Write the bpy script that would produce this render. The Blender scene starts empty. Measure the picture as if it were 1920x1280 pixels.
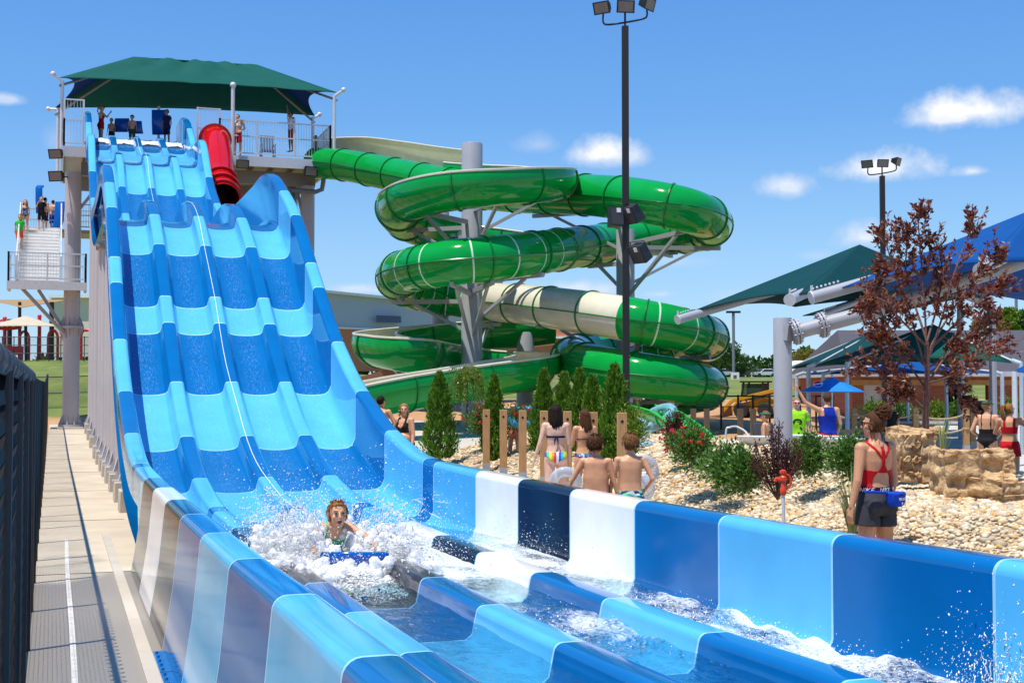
import bpy, bmesh, math, random
import numpy as np
from mathutils import Vector, Matrix, noise as mnoise
S = bpy.context.scene
COL = S.collection
R = math.radians
random.seed(7); rng = np.random.default_rng(7)

# ------------------------------------------------------------------ camera, sky, sun
F = 2500.0
YAW, PITCH = R(18.8), R(2.06)
CAM = Vector((0, 0, 1.85))
camd = bpy.data.cameras.new('camera'); cam = bpy.data.objects.new('camera', camd); COL.objects.link(cam)
camd.lens = 36 * F / 1920; camd.sensor_width = 36; camd.clip_start = .05; camd.clip_end = 3000
cam.location = CAM; cam.rotation_euler = (math.pi / 2 + PITCH, 0, -YAW)
S.camera = cam
RM = Matrix.Rotation(-YAW, 3, 'Z') @ Matrix.Rotation(math.pi / 2 + PITCH, 3, 'X')
def ray(x, y): return RM @ Vector(((x - 960) / F, (640 - y) / F, -1))
def P(x, y, D): return CAM + ray(x, y) * D                 # photo position + distance -> place in the park
def PZ(x, y, z):
    r = ray(x, y); return CAM + r * ((z - CAM.z) / r.z)
def PXp(x, y, X):
    r = ray(x, y); return CAM + r * (X / r.x)
FW = Vector((math.sin(YAW), math.cos(YAW), 0)); RT = Vector((math.cos(YAW), -math.sin(YAW), 0))
def at(D, lat, z): return FW * D + RT * lat + Vector((0, 0, z))

SUN = Vector((-.72, -.34, 2.37)).normalized()
sd = bpy.data.lights.new('sun', 'SUN'); sd.energy = 4.3; sd.angle = R(.53); sd.color = (1, .945, .85)
so = bpy.data.objects.new('sun', sd); COL.objects.link(so); so.rotation_euler = SUN.to_track_quat('Z', 'Y').to_euler(); so.location = (0, 0, 60)
S.view_settings.view_transform = 'Standard'; S.view_settings.look = 'None'; S.view_settings.gamma = 1; S.view_settings.exposure = 0.36
S.view_settings.use_curve_mapping = False
S.cycles.max_bounces = 10; S.cycles.diffuse_bounces = 6; S.cycles.transparent_max_bounces = 24; S.cycles.caustics_reflective = False; S.cycles.caustics_refractive = False

W = bpy.data.worlds.new('World'); S.world = W; W.use_nodes = True
nt = W.node_tree; nt.nodes.clear(); N = nt.nodes; L = nt.links
def wn(t, **k):
    n = N.new(t)
    for a, b in k.items(): setattr(n, a, b)
    return n
sky = wn('ShaderNodeTexSky', sky_type='NISHITA', sun_disc=False, sun_elevation=math.asin(SUN.z), sun_rotation=math.atan2(SUN.x, SUN.y), altitude=200, air_density=1.0, dust_density=.05, ozone_density=3.0)
bg = wn('ShaderNodeBackground'); bg.inputs[1].default_value = .14
hsv = wn('ShaderNodeHueSaturation'); hsv.inputs['Saturation'].default_value = 1.2
tint = wn('ShaderNodeMix', data_type='RGBA'); tint.inputs['Factor'].default_value = .75
tc0 = wn('ShaderNodeTexCoord'); sp0 = wn('ShaderNodeSeparateXYZ'); L.new(tc0.outputs['Generated'], sp0.inputs[0])
el = wn('ShaderNodeValToRGB'); L.new(sp0.outputs['Z'], el.inputs[0]); ee = el.color_ramp.elements
for pos_, c_ in ((0.0, (.36, .60, .88)), (.10, (.27, .53, .88)), (.20, (.135, .375, .82)), (.34, (.075, .27, .74))):
    e_ = ee[0] if pos_ == 0 else ee.new(pos_); e_.position = pos_; e_.color = (*c_, 1)
ee[len(ee) - 1].color = (.05, .20, .62, 1)
vm = wn('ShaderNodeVectorMath', operation='SCALE'); L.new(el.outputs[0], vm.inputs[0]); vm.inputs['Scale'].default_value = 5.8
L.new(sky.outputs[0], hsv.inputs['Color']); L.new(hsv.outputs[0], tint.inputs['A']); L.new(vm.outputs[0], tint.inputs['B']); L.new(tint.outputs['Result'], bg.inputs[0])
tc = wn('ShaderNodeTexCoord'); DIR = tc.outputs['Generated']
nz = wn('ShaderNodeTexNoise'); nz.inputs['Scale'].default_value = 42; nz.inputs['Detail'].default_value = 9; nz.inputs['Roughness'].default_value = .62; L.new(DIR, nz.inputs['Vector'])
nzb = wn('ShaderNodeTexNoise'); nzb.inputs['Scale'].default_value = 14; nzb.inputs['Detail'].default_value = 3; L.new(DIR, nzb.inputs['Vector'])
def mth(op, a, b=None, clamp=False):
    n = wn('ShaderNodeMath', operation=op, use_clamp=clamp)
    for i, v in enumerate((a, b)):
        if v is None: continue
        if isinstance(v, (int, float)): n.inputs[i].default_value = v
        else: L.new(v, n.inputs[i])
    return n.outputs[0]
nsum = mth('ADD', mth('MULTIPLY', nz.outputs[0], 1.5), mth('MULTIPLY', nzb.outputs[0], 1.1))
nsum = mth('SUBTRACT', nsum, 1.3)
total = None; shade = None
for (cx, cy, rx, ry, op) in [(1835, 210, 118, 40, 1), (1790, 222, 90, 22, .9), (1128, 290, 72, 36, 1), (1180, 296, 38, 24, .7), (1645, 318, 98, 36, 1), (1475, 352, 52, 30, .75), (1618, 446, 62, 34, .8), (1824, 322, 34, 14, .75), (1010, 272, 46, 24, .35), (18, 188, 30, 12, .6), (668, 543, 56, 12, .55), (1085, 545, 105, 20, .65), (1255, 492, 85, 16, .3), (105, 262, 26, 36, .25), (1238, 552, 45, 12, .5), (1390, 560, 70, 20, .3), (1530, 480, 40, 14, .3)]:
    c = ray(cx, cy).normalized()
    uu = Vector((0, 0, 1)).cross(c).normalized() * -1; vv = uu.cross(c).normalized()
    if vv.z < 0: vv = -vv
    du = wn('ShaderNodeVectorMath', operation='DOT_PRODUCT'); L.new(DIR, du.inputs[0]); du.inputs[1].default_value = uu * (F / rx)
    dv = wn('ShaderNodeVectorMath', operation='DOT_PRODUCT'); L.new(DIR, dv.inputs[0]); dv.inputs[1].default_value = vv * (F / ry)
    dc = wn('ShaderNodeVectorMath', operation='DOT_PRODUCT'); L.new(DIR, dc.inputs[0]); dc.inputs[1].default_value = c
    v0 = dv.outputs['Value']
    off = float(c.dot(vv) * F / ry)
    # flatter base: stretch below the centre
    low = mth('MULTIPLY', mth('MINIMUM', v0, 0), 1.5); up = mth('MAXIMUM', v0, 0)
    v = mth('ADD', low, up)
    r2 = mth('ADD', mth('MULTIPLY', du.outputs['Value'], du.outputs['Value']), mth('MULTIPLY', v, v))
    m = mth('SUBTRACT', 1.22, mth('SQRT', r2))
    m = mth('ADD', m, mth('MULTIPLY', nsum, 1.05))
    m = mth('MULTIPLY', m, 1.05, True)
    m = mth('MULTIPLY', mth('MULTIPLY', m, op), mth('GREATER_THAN', dc.outputs['Value'], 0.0))
    sh = mth('MULTIPLY', m, mth('ADD', .78, mth('MULTIPLY', v0, .3)), True)
    total = m if total is None else mth('MAXIMUM', total, m)
    shade = sh if shade is None else mth('MAXIMUM', shade, sh)
cr = wn('ShaderNodeValToRGB'); cr.color_ramp.elements[0].color = (.50, .60, .78, 1); cr.color_ramp.elements[1].color = (.98, .97, .97, 1)
L.new(shade, cr.inputs[0])
bg2 = wn('ShaderNodeBackground'); bg2.inputs[1].default_value = .9; L.new(cr.outputs[0], bg2.inputs[0])
mixw = wn('ShaderNodeMixShader'); L.new(total, mixw.inputs[0]); L.new(bg.outputs[0], mixw.inputs[1]); L.new(bg2.outputs[0], mixw.inputs[2])
wo = wn('ShaderNodeOutputWorld'); L.new(mixw.outputs[0], wo.inputs[0])

# ------------------------------------------------------------------ helpers
ORG = {}
def tag(o, label=None, cat=None, group=None, kind=None):
    if label: o['label'] = label
    if cat: o['category'] = cat
    if group: o['group'] = group
    if kind: o['kind'] = kind
    return o
def thing(name, loc, label, cat, group=None, rz=0):
    o = bpy.data.objects.new(name, None); COL.objects.link(o); o.location = loc; o.rotation_euler = (0, 0, rz); o.empty_display_size = .2
    ORG[o.name] = Vector(loc)
    return tag(o, label, cat, group)
def kids(o): return [c for c in o.children]
def dup(o, loc=None, rz=None, label=None, group=None, parent=None, scale=None):
    c = o.copy(); COL.objects.link(c)
    if loc is not None: c.location = loc
    if rz is not None: c.rotation_euler = (0, 0, rz)
    if scale is not None: c.scale = scale if hasattr(scale, '__len__') else (scale,) * 3
    if parent is not None: c.parent = parent
    if label: c['label'] = label
    if group: c['group'] = group
    for ch in list(o.children): dup(ch, parent=c)
    ORG[c.name] = Vector(c.location)
    return c
class MB:
    def __init__(s): s.v = []; s.f = []; s.m = []
    def add(s, vs, fs, mi=0):
        b = len(s.v); s.v += [tuple(v) for v in vs]; s.f += [tuple(i + b for i in f) for f in fs]; s.m += [mi] * len(fs) if isinstance(mi, int) else list(mi); return s
    def box(s, c, d, rz=0, mi=0, M=None, bev=0):
        x, y, z = d[0] / 2, d[1] / 2, d[2] / 2
        vs = [Vector((a * x, b * y, e * z)) for a in (-1, 1) for b in (-1, 1) for e in (-1, 1)]
        T = Matrix.Translation(Vector(c)) @ (M.to_4x4() if M else Matrix.Rotation(rz, 4, 'Z'))
        return s.add([T @ v for v in vs], [(0, 1, 3, 2), (4, 6, 7, 5), (0, 4, 5, 1), (2, 3, 7, 6), (0, 2, 6, 4), (1, 5, 7, 3)], mi)
    def bar(s, a, b, w, h=None, mi=0):
        a, b = Vector(a), Vector(b); h = h or w; d = (b - a); q = d.to_track_quat('Y', 'Z').to_matrix()
        return s.box((a + b) / 2, (w, d.length, h), M=q, mi=mi)
    def tube(s, pts, r, n=8, mi=0, cap=True, closed=False):
        pts = [Vector(p) for p in pts]; k = len(pts); rs = r if hasattr(r, '__len__') else [r] * k
        vs = []; fs = []; up = None
        for i, p in enumerate(pts):
            if closed: t = pts[(i + 1) % k] - pts[i - 1]
            else: t = pts[min(i + 1, k - 1)] - pts[max(i - 1, 0)]
            t = t.normalized() if t.length > 1e-9 else Vector((0, 0, 1))
            if up is None: up = t.orthogonal().normalized()
            up = (up - t * up.dot(t)); up = up.normalized() if up.length > 1e-6 else t.orthogonal().normalized()
            sd_ = t.cross(up)
            for j in range(n):
                a = 2 * math.pi * j / n; vs.append(p + (up * math.cos(a) + sd_ * math.sin(a)) * rs[i])
        for i in range(k if closed else k - 1):
            i2 = (i + 1) % k
            for j in range(n): fs.append((i * n + j, i * n + (j + 1) % n, i2 * n + (j + 1) % n, i2 * n + j))
        if cap and not closed: fs.append(tuple(range(n - 1, -1, -1))); fs.append(tuple((k - 1) * n + j for j in range(n)))
        return s.add(vs, fs, mi)
    def ball(s, c, r, n=10, m=6, mi=0, M=None):
        r = r if hasattr(r, '__len__') else (r, r, r); vs = []; fs = []
        for i in range(m + 1):
            th = math.pi * i / m
            for j in range(n):
                ph = 2 * math.pi * j / n; p = Vector((r[0] * math.sin(th) * math.cos(ph), r[1] * math.sin(th) * math.sin(ph), r[2] * math.cos(th)))
                vs.append(Vector(c) + (M @ p if M else p))
        for i in range(m):
            for j in range(n):
                a, b, c2, d = i * n + j, i * n + (j + 1) % n, (i + 1) * n + (j + 1) % n, (i + 1) * n + j
                if i == 0: fs.append((a, c2, d))
                elif i == m - 1: fs.append((a, b, c2 if False else d))
                else: fs.append((a, b, c2, d))
        return s.add(vs, fs, mi)
    def prism(s, poly, axis, mi=0):
        n = len(poly); a = [Vector(p) for p in poly]; b = [p + Vector(axis) for p in a]
        return s.add(a + b, [tuple(range(n - 1, -1, -1)), tuple(range(n, 2 * n))] + [(i, (i + 1) % n, n + (i + 1) % n, n + i) for i in range(n)], mi)
    def lathe(s, prof, c=(0, 0, 0), n=16, mi=0):
        vs = []; fs = []; k = len(prof)
        for r, z in prof:
            for j in range(n): a = 2 * math.pi * j / n; vs.append((c[0] + r * math.cos(a), c[1] + r * math.sin(a), c[2] + z))
        for i in range(k - 1):
            for j in range(n): fs.append((i * n + j, i * n + (j + 1) % n, (i + 1) * n + (j + 1) % n, (i + 1) * n + j))
        fs.append(tuple(range(n - 1, -1, -1))); fs.append(tuple((k - 1) * n + j for j in range(n)))
        return s.add(vs, fs, mi)
    def build(s, name, mats, parent=None, world=True, smooth=35, bev=0):
        return mkobj(name, s.v, s.f, mats, parent, world, smooth, s.m, bev)
def mkobj(name, v, f, mats, parent=None, world=True, smooth=35, mi=None, bev=0):
    me = bpy.data.meshes.new(name)
    off = ROOT(parent) if (parent is not None and world) else Vector((0, 0, 0))
    if off.length: v = [(a[0] - off.x, a[1] - off.y, a[2] - off.z) for a in v]
    me.from_pydata(v, [], f); 
    mats = mats if isinstance(mats, (list, tuple)) else [mats]
    for m in mats: me.materials.append(m)
    if mi is not None and any(mi): me.polygons.foreach_set('material_index', mi)
    if smooth:
        me.polygons.foreach_set('use_smooth', [True] * len(me.polygons))
        me.update(); me.set_sharp_from_angle(angle=R(smooth))
    me.update()
    o = bpy.data.objects.new(name, me); COL.objects.link(o)
    if parent is not None: o.parent = parent
    if bev:
        b = o.modifiers.new('bevel', 'BEVEL'); b.width = bev; b.segments = 2; b.limit_method = 'ANGLE'; b.harden_normals = False
    return o
def ROOT(p):
    while p.parent is not None: p = p.parent
    return ORG.get(p.name, Vector(p.location))
def tops(o, *a, **k): return tag(o, *a, **k)

# ------------------------------------------------------------------ materials
MATS = {}
def M(name, col, rough=.5, var=.12, scale=6, bump=0, bscale=40, metal=0, spec=.5, coat=0, sss=0, stretch=None, alpha=1, trans=0, col2=None, contrast=.25):
    if name in MATS: return MATS[name]
    m = bpy.data.materials.new(name); m.use_nodes = True; t = m.node_tree; b = t.nodes['Principled BSDF']
    b.inputs['Roughness'].default_value = rough; b.inputs['Metallic'].default_value = metal; b.inputs['Specular IOR Level'].default_value = spec
    b.inputs['Coat Weight'].default_value = coat; b.inputs['Coat Roughness'].default_value = .05; b.inputs['Alpha'].default_value = alpha
    b.inputs['Transmission Weight'].default_value = trans
    if sss: b.inputs['Subsurface Weight'].default_value = sss; b.inputs['Subsurface Radius'].default_value = (.02, .008, .004); b.inputs['Subsurface Scale'].default_value = 1
    tc = t.nodes.new('ShaderNodeTexCoord'); src = tc.outputs['Object']
    if stretch:
        mp = t.nodes.new('ShaderNodeMapping'); mp.inputs['Scale'].default_value = stretch; t.links.new(src, mp.inputs[0]); src = mp.outputs[0]
    n = t.nodes.new('ShaderNodeTexNoise'); n.inputs['Scale'].default_value = scale; n.inputs['Detail'].default_value = 6; n.inputs['Roughness'].default_value = .6
    t.links.new(src, n.inputs['Vector'])
    c = t.nodes.new('ShaderNodeValToRGB'); e = c.color_ramp.elements
    e[0].position = .5 - contrast; e[1].position = .5 + contrast
    e[0].color = (*[x * (1 - var) for x in col], 1)
    e[1].color = (*(col2 if col2 else [min(1, x * (1 + var)) for x in col]), 1)
    t.links.new(n.outputs[0], c.inputs[0]); t.links.new(c.outputs[0], b.inputs['Base Color'])
    if bump:
        n2 = t.nodes.new('ShaderNodeTexNoise'); n2.inputs['Scale'].default_value = bscale; n2.inputs['Detail'].default_value = 4
        t.links.new(src, n2.inputs['Vector'])
        bp = t.nodes.new('ShaderNodeBump'); bp.inputs['Strength'].default_value = bump; bp.inputs['Distance'].default_value = .02
        t.links.new(n2.outputs[0], bp.inputs['Height']); t.links.new(bp.outputs[0], b.inputs['Normal'])
    MATS[name] = m; return m
def gel(name, col, wet=False):
    # glossy gelcoat; when wet, beads and streaks of running water with sparkle painted pale
    m = M(name, col, .10, .10, 1.6, coat=0, spec=.36, bump=.035, bscale=2.2)
    t = m.node_tree; b = t.nodes['Principled BSDF']
    if wet:
        tc = t.nodes.new('ShaderNodeTexCoord')
        mp = t.nodes.new('ShaderNodeMapping'); mp.inputs['Scale'].default_value = (26, 5, 5); t.links.new(tc.outputs['Object'], mp.inputs[0])
        v = t.nodes.new('ShaderNodeTexNoise'); v.inputs['Scale'].default_value = 2.0; v.inputs['Detail'].default_value = 8; v.inputs['Roughness'].default_value = .8; t.links.new(mp.outputs[0], v.inputs['Vector'])
        r = t.nodes.new('ShaderNodeValToRGB'); r.color_ramp.elements[0].position = .52; r.color_ramp.elements[1].position = .80; r.color_ramp.elements[1].color = (.6, .6, .6, 1)
        t.links.new(v.outputs[0], r.inputs[0])
        bp = t.nodes.new('ShaderNodeBump'); bp.inputs['Strength'].default_value = .35; bp.inputs['Distance'].default_value = .012; t.links.new(v.outputs[0], bp.inputs['Height']); t.links.new(bp.outputs[0], b.inputs['Normal'])
        at_ = t.nodes.new('ShaderNodeAttribute'); at_.attribute_name = 'flow'; at_.attribute_type = 'GEOMETRY'
        mu = t.nodes.new('ShaderNodeMath'); mu.operation = 'MULTIPLY'; t.links.new(r.outputs[0], mu.inputs[0]); t.links.new(at_.outputs['Fac'], mu.inputs[1])
        mx = t.nodes.new('ShaderNodeMix'); mx.data_type = 'RGBA'; base = b.inputs['Base Color'].links[0].from_socket
        t.links.new(mu.outputs[0], mx.inputs['Factor']); t.links.new(base, mx.inputs['A']); mx.inputs['B'].default_value = (.55, .75, .9, 1); t.links.new(mx.outputs['Result'], b.inputs['Base Color'])
    return m
DK = (.001, .132, .385); LT = (.095, .46, .76)
G_dk = gel('gel_dark_blue', DK); G_lt = gel('gel_light_blue', LT); G_wh = gel('gel_white', (.88, .88, .87)); G_bk = gel('gel_black', (.006, .011, .022))
W_dk = gel('wet_dark_blue', DK, True); W_lt = gel('wet_light_blue', LT, True); W_wh = gel('wet_white', (.82, .84, .85), True); W_bk = gel('wet_black', (.006, .012, .025), True)
seamm = M('joint_sealant', (.32, .62, .85), .4)
GEL = [G_dk, G_lt, G_wh, G_bk, seamm]; WET = [W_dk, W_lt, W_wh, W_bk, seamm]
steel = M('grey_steel_paint', (.36, .37, .40), .42, .06, 3)
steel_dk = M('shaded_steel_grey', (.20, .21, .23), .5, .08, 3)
galv = M('galvanised_rail', (.62, .64, .66), .42, .1, 12, metal=.08)
blackp = M('black_powder_coat', (.010, .0105, .012), .55, .2, 10)
conc = M('concrete', (.50, .44, .36), .85, .14, 1.3, bump=.15, bscale=60)
whiteplas = M('white_plastic', (.8, .8, .8), .4, .05)
rubber = M('black_rubber', (.02, .02, .022), .7)

# ------------------------------------------------------------------ the racing slide
def hermite(tab):
    xs = np.array([a for a, _ in tab], float); ys = np.array([b for _, b in tab], float); d = np.diff(ys) / np.diff(xs)
    m = np.zeros(len(xs)); m[0] = d[0]; m[-1] = d[-1]
    for i in range(1, len(xs) - 1): m[i] = 0 if d[i - 1] * d[i] <= 0 else 2 * d[i - 1] * d[i] / (d[i - 1] + d[i])
    def f(x):
        x = min(max(x, xs[0]), xs[-1]); i = min(int(np.searchsorted(xs, x, 'right')) - 1, len(xs) - 2); i = max(i, 0)
        h = xs[i + 1] - xs[i]; t = (x - xs[i]) / h
        return float((2 * t**3 - 3 * t**2 + 1) * ys[i] + (t**3 - 2 * t**2 + t) * h * m[i] + (-2 * t**3 + 3 * t**2) * ys[i + 1] + (t**3 - t**2) * h * m[i + 1])
    return f
RTOP = hermite([(2, .42), (3, .405), (5.92, .375), (7.49, .345), (9.04, .33), (10.59, .317), (12.12, .31), (13.67, .308), (15.21, .308), (17.09, .32), (17.66, .337), (19.88, .56), (22.01, 1.10), (24.10, 1.985), (26.03, 3.126), (26.88, 3.68), (28.76, 4.90), (30.35, 5.715), (31.8, 6.2), (33.6, 6.42), (35, 6.36), (37, 6.25), (39, 6.28), (41.5, 6.6), (44, 7.45), (45.3, 8.02), (46.7, 8.75), (48.7, 9.95), (49.6, 10.32), (50.5, 10.5), (52, 10.68), (53, 10.98), (55.65, 12.0), (56.5, 12.22), (57.5, 12.35), (60, 12.35)])
RH = hermite([(2, .25), (16, .25), (18, .22), (28, .22), (29.8, .24), (31.5, .42), (33.6, .6), (36, .45), (39, .3), (43, .22), (47.5, .24), (49.5, .36), (51, .3), (52.5, .22), (60, .2)])
WH = hermite([(2, .57), (18, .575), (20, .67), (21.5, .73), (28.4, .74), (30.66, .66), (32.5, .78), (34.4, .78), (37, .9), (40, .82), (43.8, .45), (46, .45), (47.5, .55), (48.7, .75), (50, .6), (52, .45), (53.2, .75), (55, .9), (60, .9)])
FLOOR = lambda y: RTOP(y) - RH(y)
LX = .90; PIT = .955; RW = .25; RX = [LX + PIT * i for i in range(5)]        # left edges of left wall, 3 dividers, right wall
SEG = [(-9, 2.85, 0), (2.85, 4.4, 0), (4.4, 5.92, 1), (5.92, 7.49, 0), (7.49, 9.04, 1), (9.04, 10.59, 0), (10.59, 12.12, 'a'), (12.12, 13.67, 'b'), (13.67, 15.21, 'a'), (15.21, 17.09, 1), (17.09, 17.66, 0), (17.66, 19.88, 1), (19.88, 22.01, 0), (22.01, 24.10, 1), (24.10, 26.03, 0), (26.03, 26.88, 1), (26.88, 28.76, 0), (28.76, 30.35, 1), (30.35, 42, 0), (42, 44, 1), (44, 46.6, 0), (46.6, 49.3, 1), (49.3, 50.5, 0), (50.5, 54, 1), (54, 55.7, 0), (55.7, 57.2, 1), (57.2, 99, 0)]
SEAMS = [a for a, b, c in SEG[1:]]
def segcol(y, side):
    for a, b, c in SEG:
        if a <= y < b:
            if c == 'a': return 3 if side == 'L' else 2
            if c == 'b': return 2 if side == 'L' else 3
            return c
ST = sorted(set([round(v, 3) for v in np.arange(2.3, 59.01, .45)] ))
ST = [y for y in ST if min(abs(y - s) for s in SEAMS) > .12]
for s in SEAMS: ST += [s - .012, s + .012]
ST = sorted(y for y in ST if 2.2 < y < 59.2)
def loft(name, mats, sect, side, parent, y0=2.2, y1=59.2, closed=False, flow=None, smooth=50):
    ys = [y for y in ST if y0 <= y <= y1]; rows = [sect(y) for y in ys]; n = len(rows[0]); v = []; f = []; mi = []; fl = []
    for y, r in zip(ys, rows):
        for q in r: v.append((q[0], y, q[1])); fl.append(q[2] if len(q) > 2 else 0)
    for i in range(len(ys) - 1):
        ym = (ys[i] + ys[i + 1]) / 2; seam = ys[i + 1] - ys[i] < .03
        for j in range(n if closed else n - 1):
            f.append((i * n + j, i * n + (j + 1) % n, (i + 1) * n + (j + 1) % n, (i + 1) * n + j)); mi.append(4 if seam else segcol(ym, side))
    if closed: f.append(tuple(range(n))); mi.append(0); f.append(tuple((len(ys) - 1) * n + j for j in range(n - 1, -1, -1))); mi.append(0)
    o = mkobj(name, v, f, mats, parent, True, smooth, mi)
    if flow:
        a = o.data.attributes.new('flow', 'FLOAT', 'POINT'); a.data.foreach_set('value', fl)
    return o
slide = thing('water_slide', (LX + 2, 30, -.4), 'tall four lane racing slide with bands of light and dark blue and white', 'water slide')
def arc(cx, cz, rx, rz, a0, a1, n): return [(cx + rx * math.cos(R(a0 + (a1 - a0) * i / n)), cz + rz * math.sin(R(a0 + (a1 - a0) * i / n))) for i in range(n + 1)]
def walkz(y): return float(np.interp(y, [0, 6, 13, 25, 40, 57, 62], [-.16, -.16, -.16, -.16, -.14, .30, .34]))
def sect_left(y):
    zt = RTOP(y) + WH(y); zf = FLOOR(y); x0 = LX; w = .24; rr = .07
    lo = walkz(y) + .02 if y < 15.3 else max(walkz(y) + .1, zt - (.40 + .12 * math.exp(-((y - 34) / 3.2)**2)))
    if 15.3 <= y < 16.2: lo = zt - 1.0
    flare = .06 if y < 15.3 else 0
    return [(x0 - flare * 2.0, lo), (x0 - flare * .8, lo + (zt - lo) * .45)] + arc(x0 + rr, zt - rr, rr, rr, 180, 90, 5) + arc(x0 + w - rr, zt - rr, rr, rr, 90, 0, 5) + [(x0 + w, zf + .16), (x0 + w + .05, zf + .05), (x0 + w + .12, zf)]
def sect_right(y):
    zt = RTOP(y) + WH(y); zf = FLOOR(y); x0 = RX[4]; w = .26; rr = .08
    lo = -.3 if y < 17 else zt - .45
    return [(x0 - .12, zf), (x0 - .05, zf + .05), (x0, zf + .16)] + arc(x0 + rr, zt - rr, rr, rr, 180, 90, 5) + arc(x0 + w - rr, zt - rr, rr, rr, 90, 0, 5) + [(x0 + w, (zt + lo) / 2), (x0 + w, lo)]
loft('left_side_wall', GEL, sect_left, 'L', slide)
loft('right_side_wall', GEL, sect_right, 'R', slide)
for k in (1, 2, 3):
    def sect(y, x0=RX[k]):
        zt = RTOP(y); zf = FLOOR(y); rr = .06; zb = zf + .03
        return [(x0 - .09, zf), (x0 - .03, zb + .02)] + arc(x0 + rr, zt - rr, rr, rr, 175, 90, 4) + arc(x0 + RW - rr, zt - rr, rr, rr, 90, 5, 4) + [(x0 + RW + .03, zb + .02), (x0 + RW + .09, zf)]
    loft('lane_divider', GEL, sect, 'L' if k < 3 else 'R', slide, y1=58.3)
for k in range(4):
    a = RX[k] + (.24 if k == 0 else RW); b = RX[k + 1]
    def sect(y, a=a, b=b):
        zf = FLOOR(y); dip = .055 * min(1, max(0, (y - 17) / 4)); out = []
        for i in range(11):
            t = -1 + 2 * i / 10; out.append((a + (b - a) * (t + 1) / 2, zf + dip * (abs(t)**2.4 - .55) + .012, max(0, 1 - (abs(t) * 1.5)**2)))
        return out
    loft('lane_floor', WET, sect, 'L' if k < 2 else 'R', slide, y1=58.5, flow=True)
# underside shell, base flange, hose along the middle divider
mb = MB()
for y0, y1, z in ((2.5, 10.5, 0),):
    for i in range(10):
        ya = y0 + (y1 - y0) * i / 10 + .01; yb = y0 + (y1 - y0) * (i + 1) / 10 - .01
        mb.box((LX - .155, (ya + yb) / 2, walkz((ya + yb) / 2) + .02), (.09, yb - ya, .03))
        for q in range(5): mb.lathe([(.012, 0), (.012, .012)], (LX - .175, ya + (yb - ya) * (q + .5) / 5, walkz(ya) + .035), 6)
mb.build('base_flange', G_dk, slide)
mb = MB(); mb.tube([(RX[2] + .1 + .012 * math.sin(y * 1.7), y, RTOP(y) + .012) for y in np.arange(16.2, 56, .5)], .006, 6)
mb.build('hose', M('white_hose', (.85, .85, .85), .4), slide)
def under(y): return FLOOR(y) - .10
v = []; f = []
for i, y in enumerate(ys := [y for y in np.arange(16, 58.6, .6)]):
    v += [(LX + .02, y, under(y)), (LX + .3, y, under(y) - .12), (RX[4], y, under(y) - .12), (RX[4] + .24, y, under(y))]
for i in range(len(ys) - 1):
    for j in range(3): f.append((i * 4 + j, (i + 1) * 4 + j, (i + 1) * 4 + j + 1, i * 4 + j + 1))
mkobj('underside_shell', v, f, G_dk, slide)
# support columns with gussets and footings
colgrey = M('column_grey_paint', (.47, .45, .46), .45, .05, 2)
for y in (18.6, 20.9, 23.0, 25.1, 27.6, 30.1, 32.3, 34.5, 37.5, 40.4, 45, 49, 53):
    for x in (1.25, 4.6):
        zb = walkz(y) + .36; zt = under(y) - .16
        if zt - zb < .3: continue
        r = .10 if y < 24 else .17
        c = MB(); c.lathe([(r, 0), (r, zt - zb)], (x, y, zb), 20); c.lathe([(r + .14, 0), (r + .14, .03)], (x, y, zb), 20)
        for q in range(8):
            a = q * math.pi / 4; d = Vector((math.cos(a), math.sin(a), 0)); t = Vector((-d.y, d.x, 0)) * .012
            p0 = Vector((x, y, zb + .03)); c.prism([p0 + d * r - t, p0 + d * (r + .12) - t, p0 + d * r + Vector((0, 0, .28)) - t], t * 2)
        c.box((x, y, zt + .05), (.5, .24, .1))
        o = c.build('support_column', colgrey, slide)
        fb = MB(); fb.box((x, y, zb - .3), (.56, .56, .6)); fb.build('concrete_footing', conc, o, bev=.02)

# ------------------------------------------------------------------ start tower
tower = thing('slide_tower', (5.5, 58, 0), 'grey steel slide tower carrying the start platform high above the ground', 'tower')
DZ = 11.5
deckm = M('deck_grey', (.42, .41, .40), .7, .1, 4)
mb = MB(); mb.box((5.45, 59.2, DZ - .05), (10.7, 7.2, .1)); mb.build('deck', deckm, tower)
mb = MB()
for yy in (55.55, 62.85): mb.box((5.45, yy, DZ - .2), (10.75, .1, .42))
for xx in (.06, 10.84): mb.box((xx, 59.2, DZ - .2), (.1, 7.2, .42))
mb.build('edge_beam', galv, tower)
mb = MB()
for i in range(12): mb.box((.9 + i * .85, 59.2, DZ - .2), (.08, 7.1, .2))
mb.build('joist', M('brown_joist', (.22, .16, .11), .7, .2, 6), tower)
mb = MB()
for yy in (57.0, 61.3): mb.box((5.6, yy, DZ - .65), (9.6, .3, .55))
mb.build('girder', steel_dk, tower)
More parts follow.
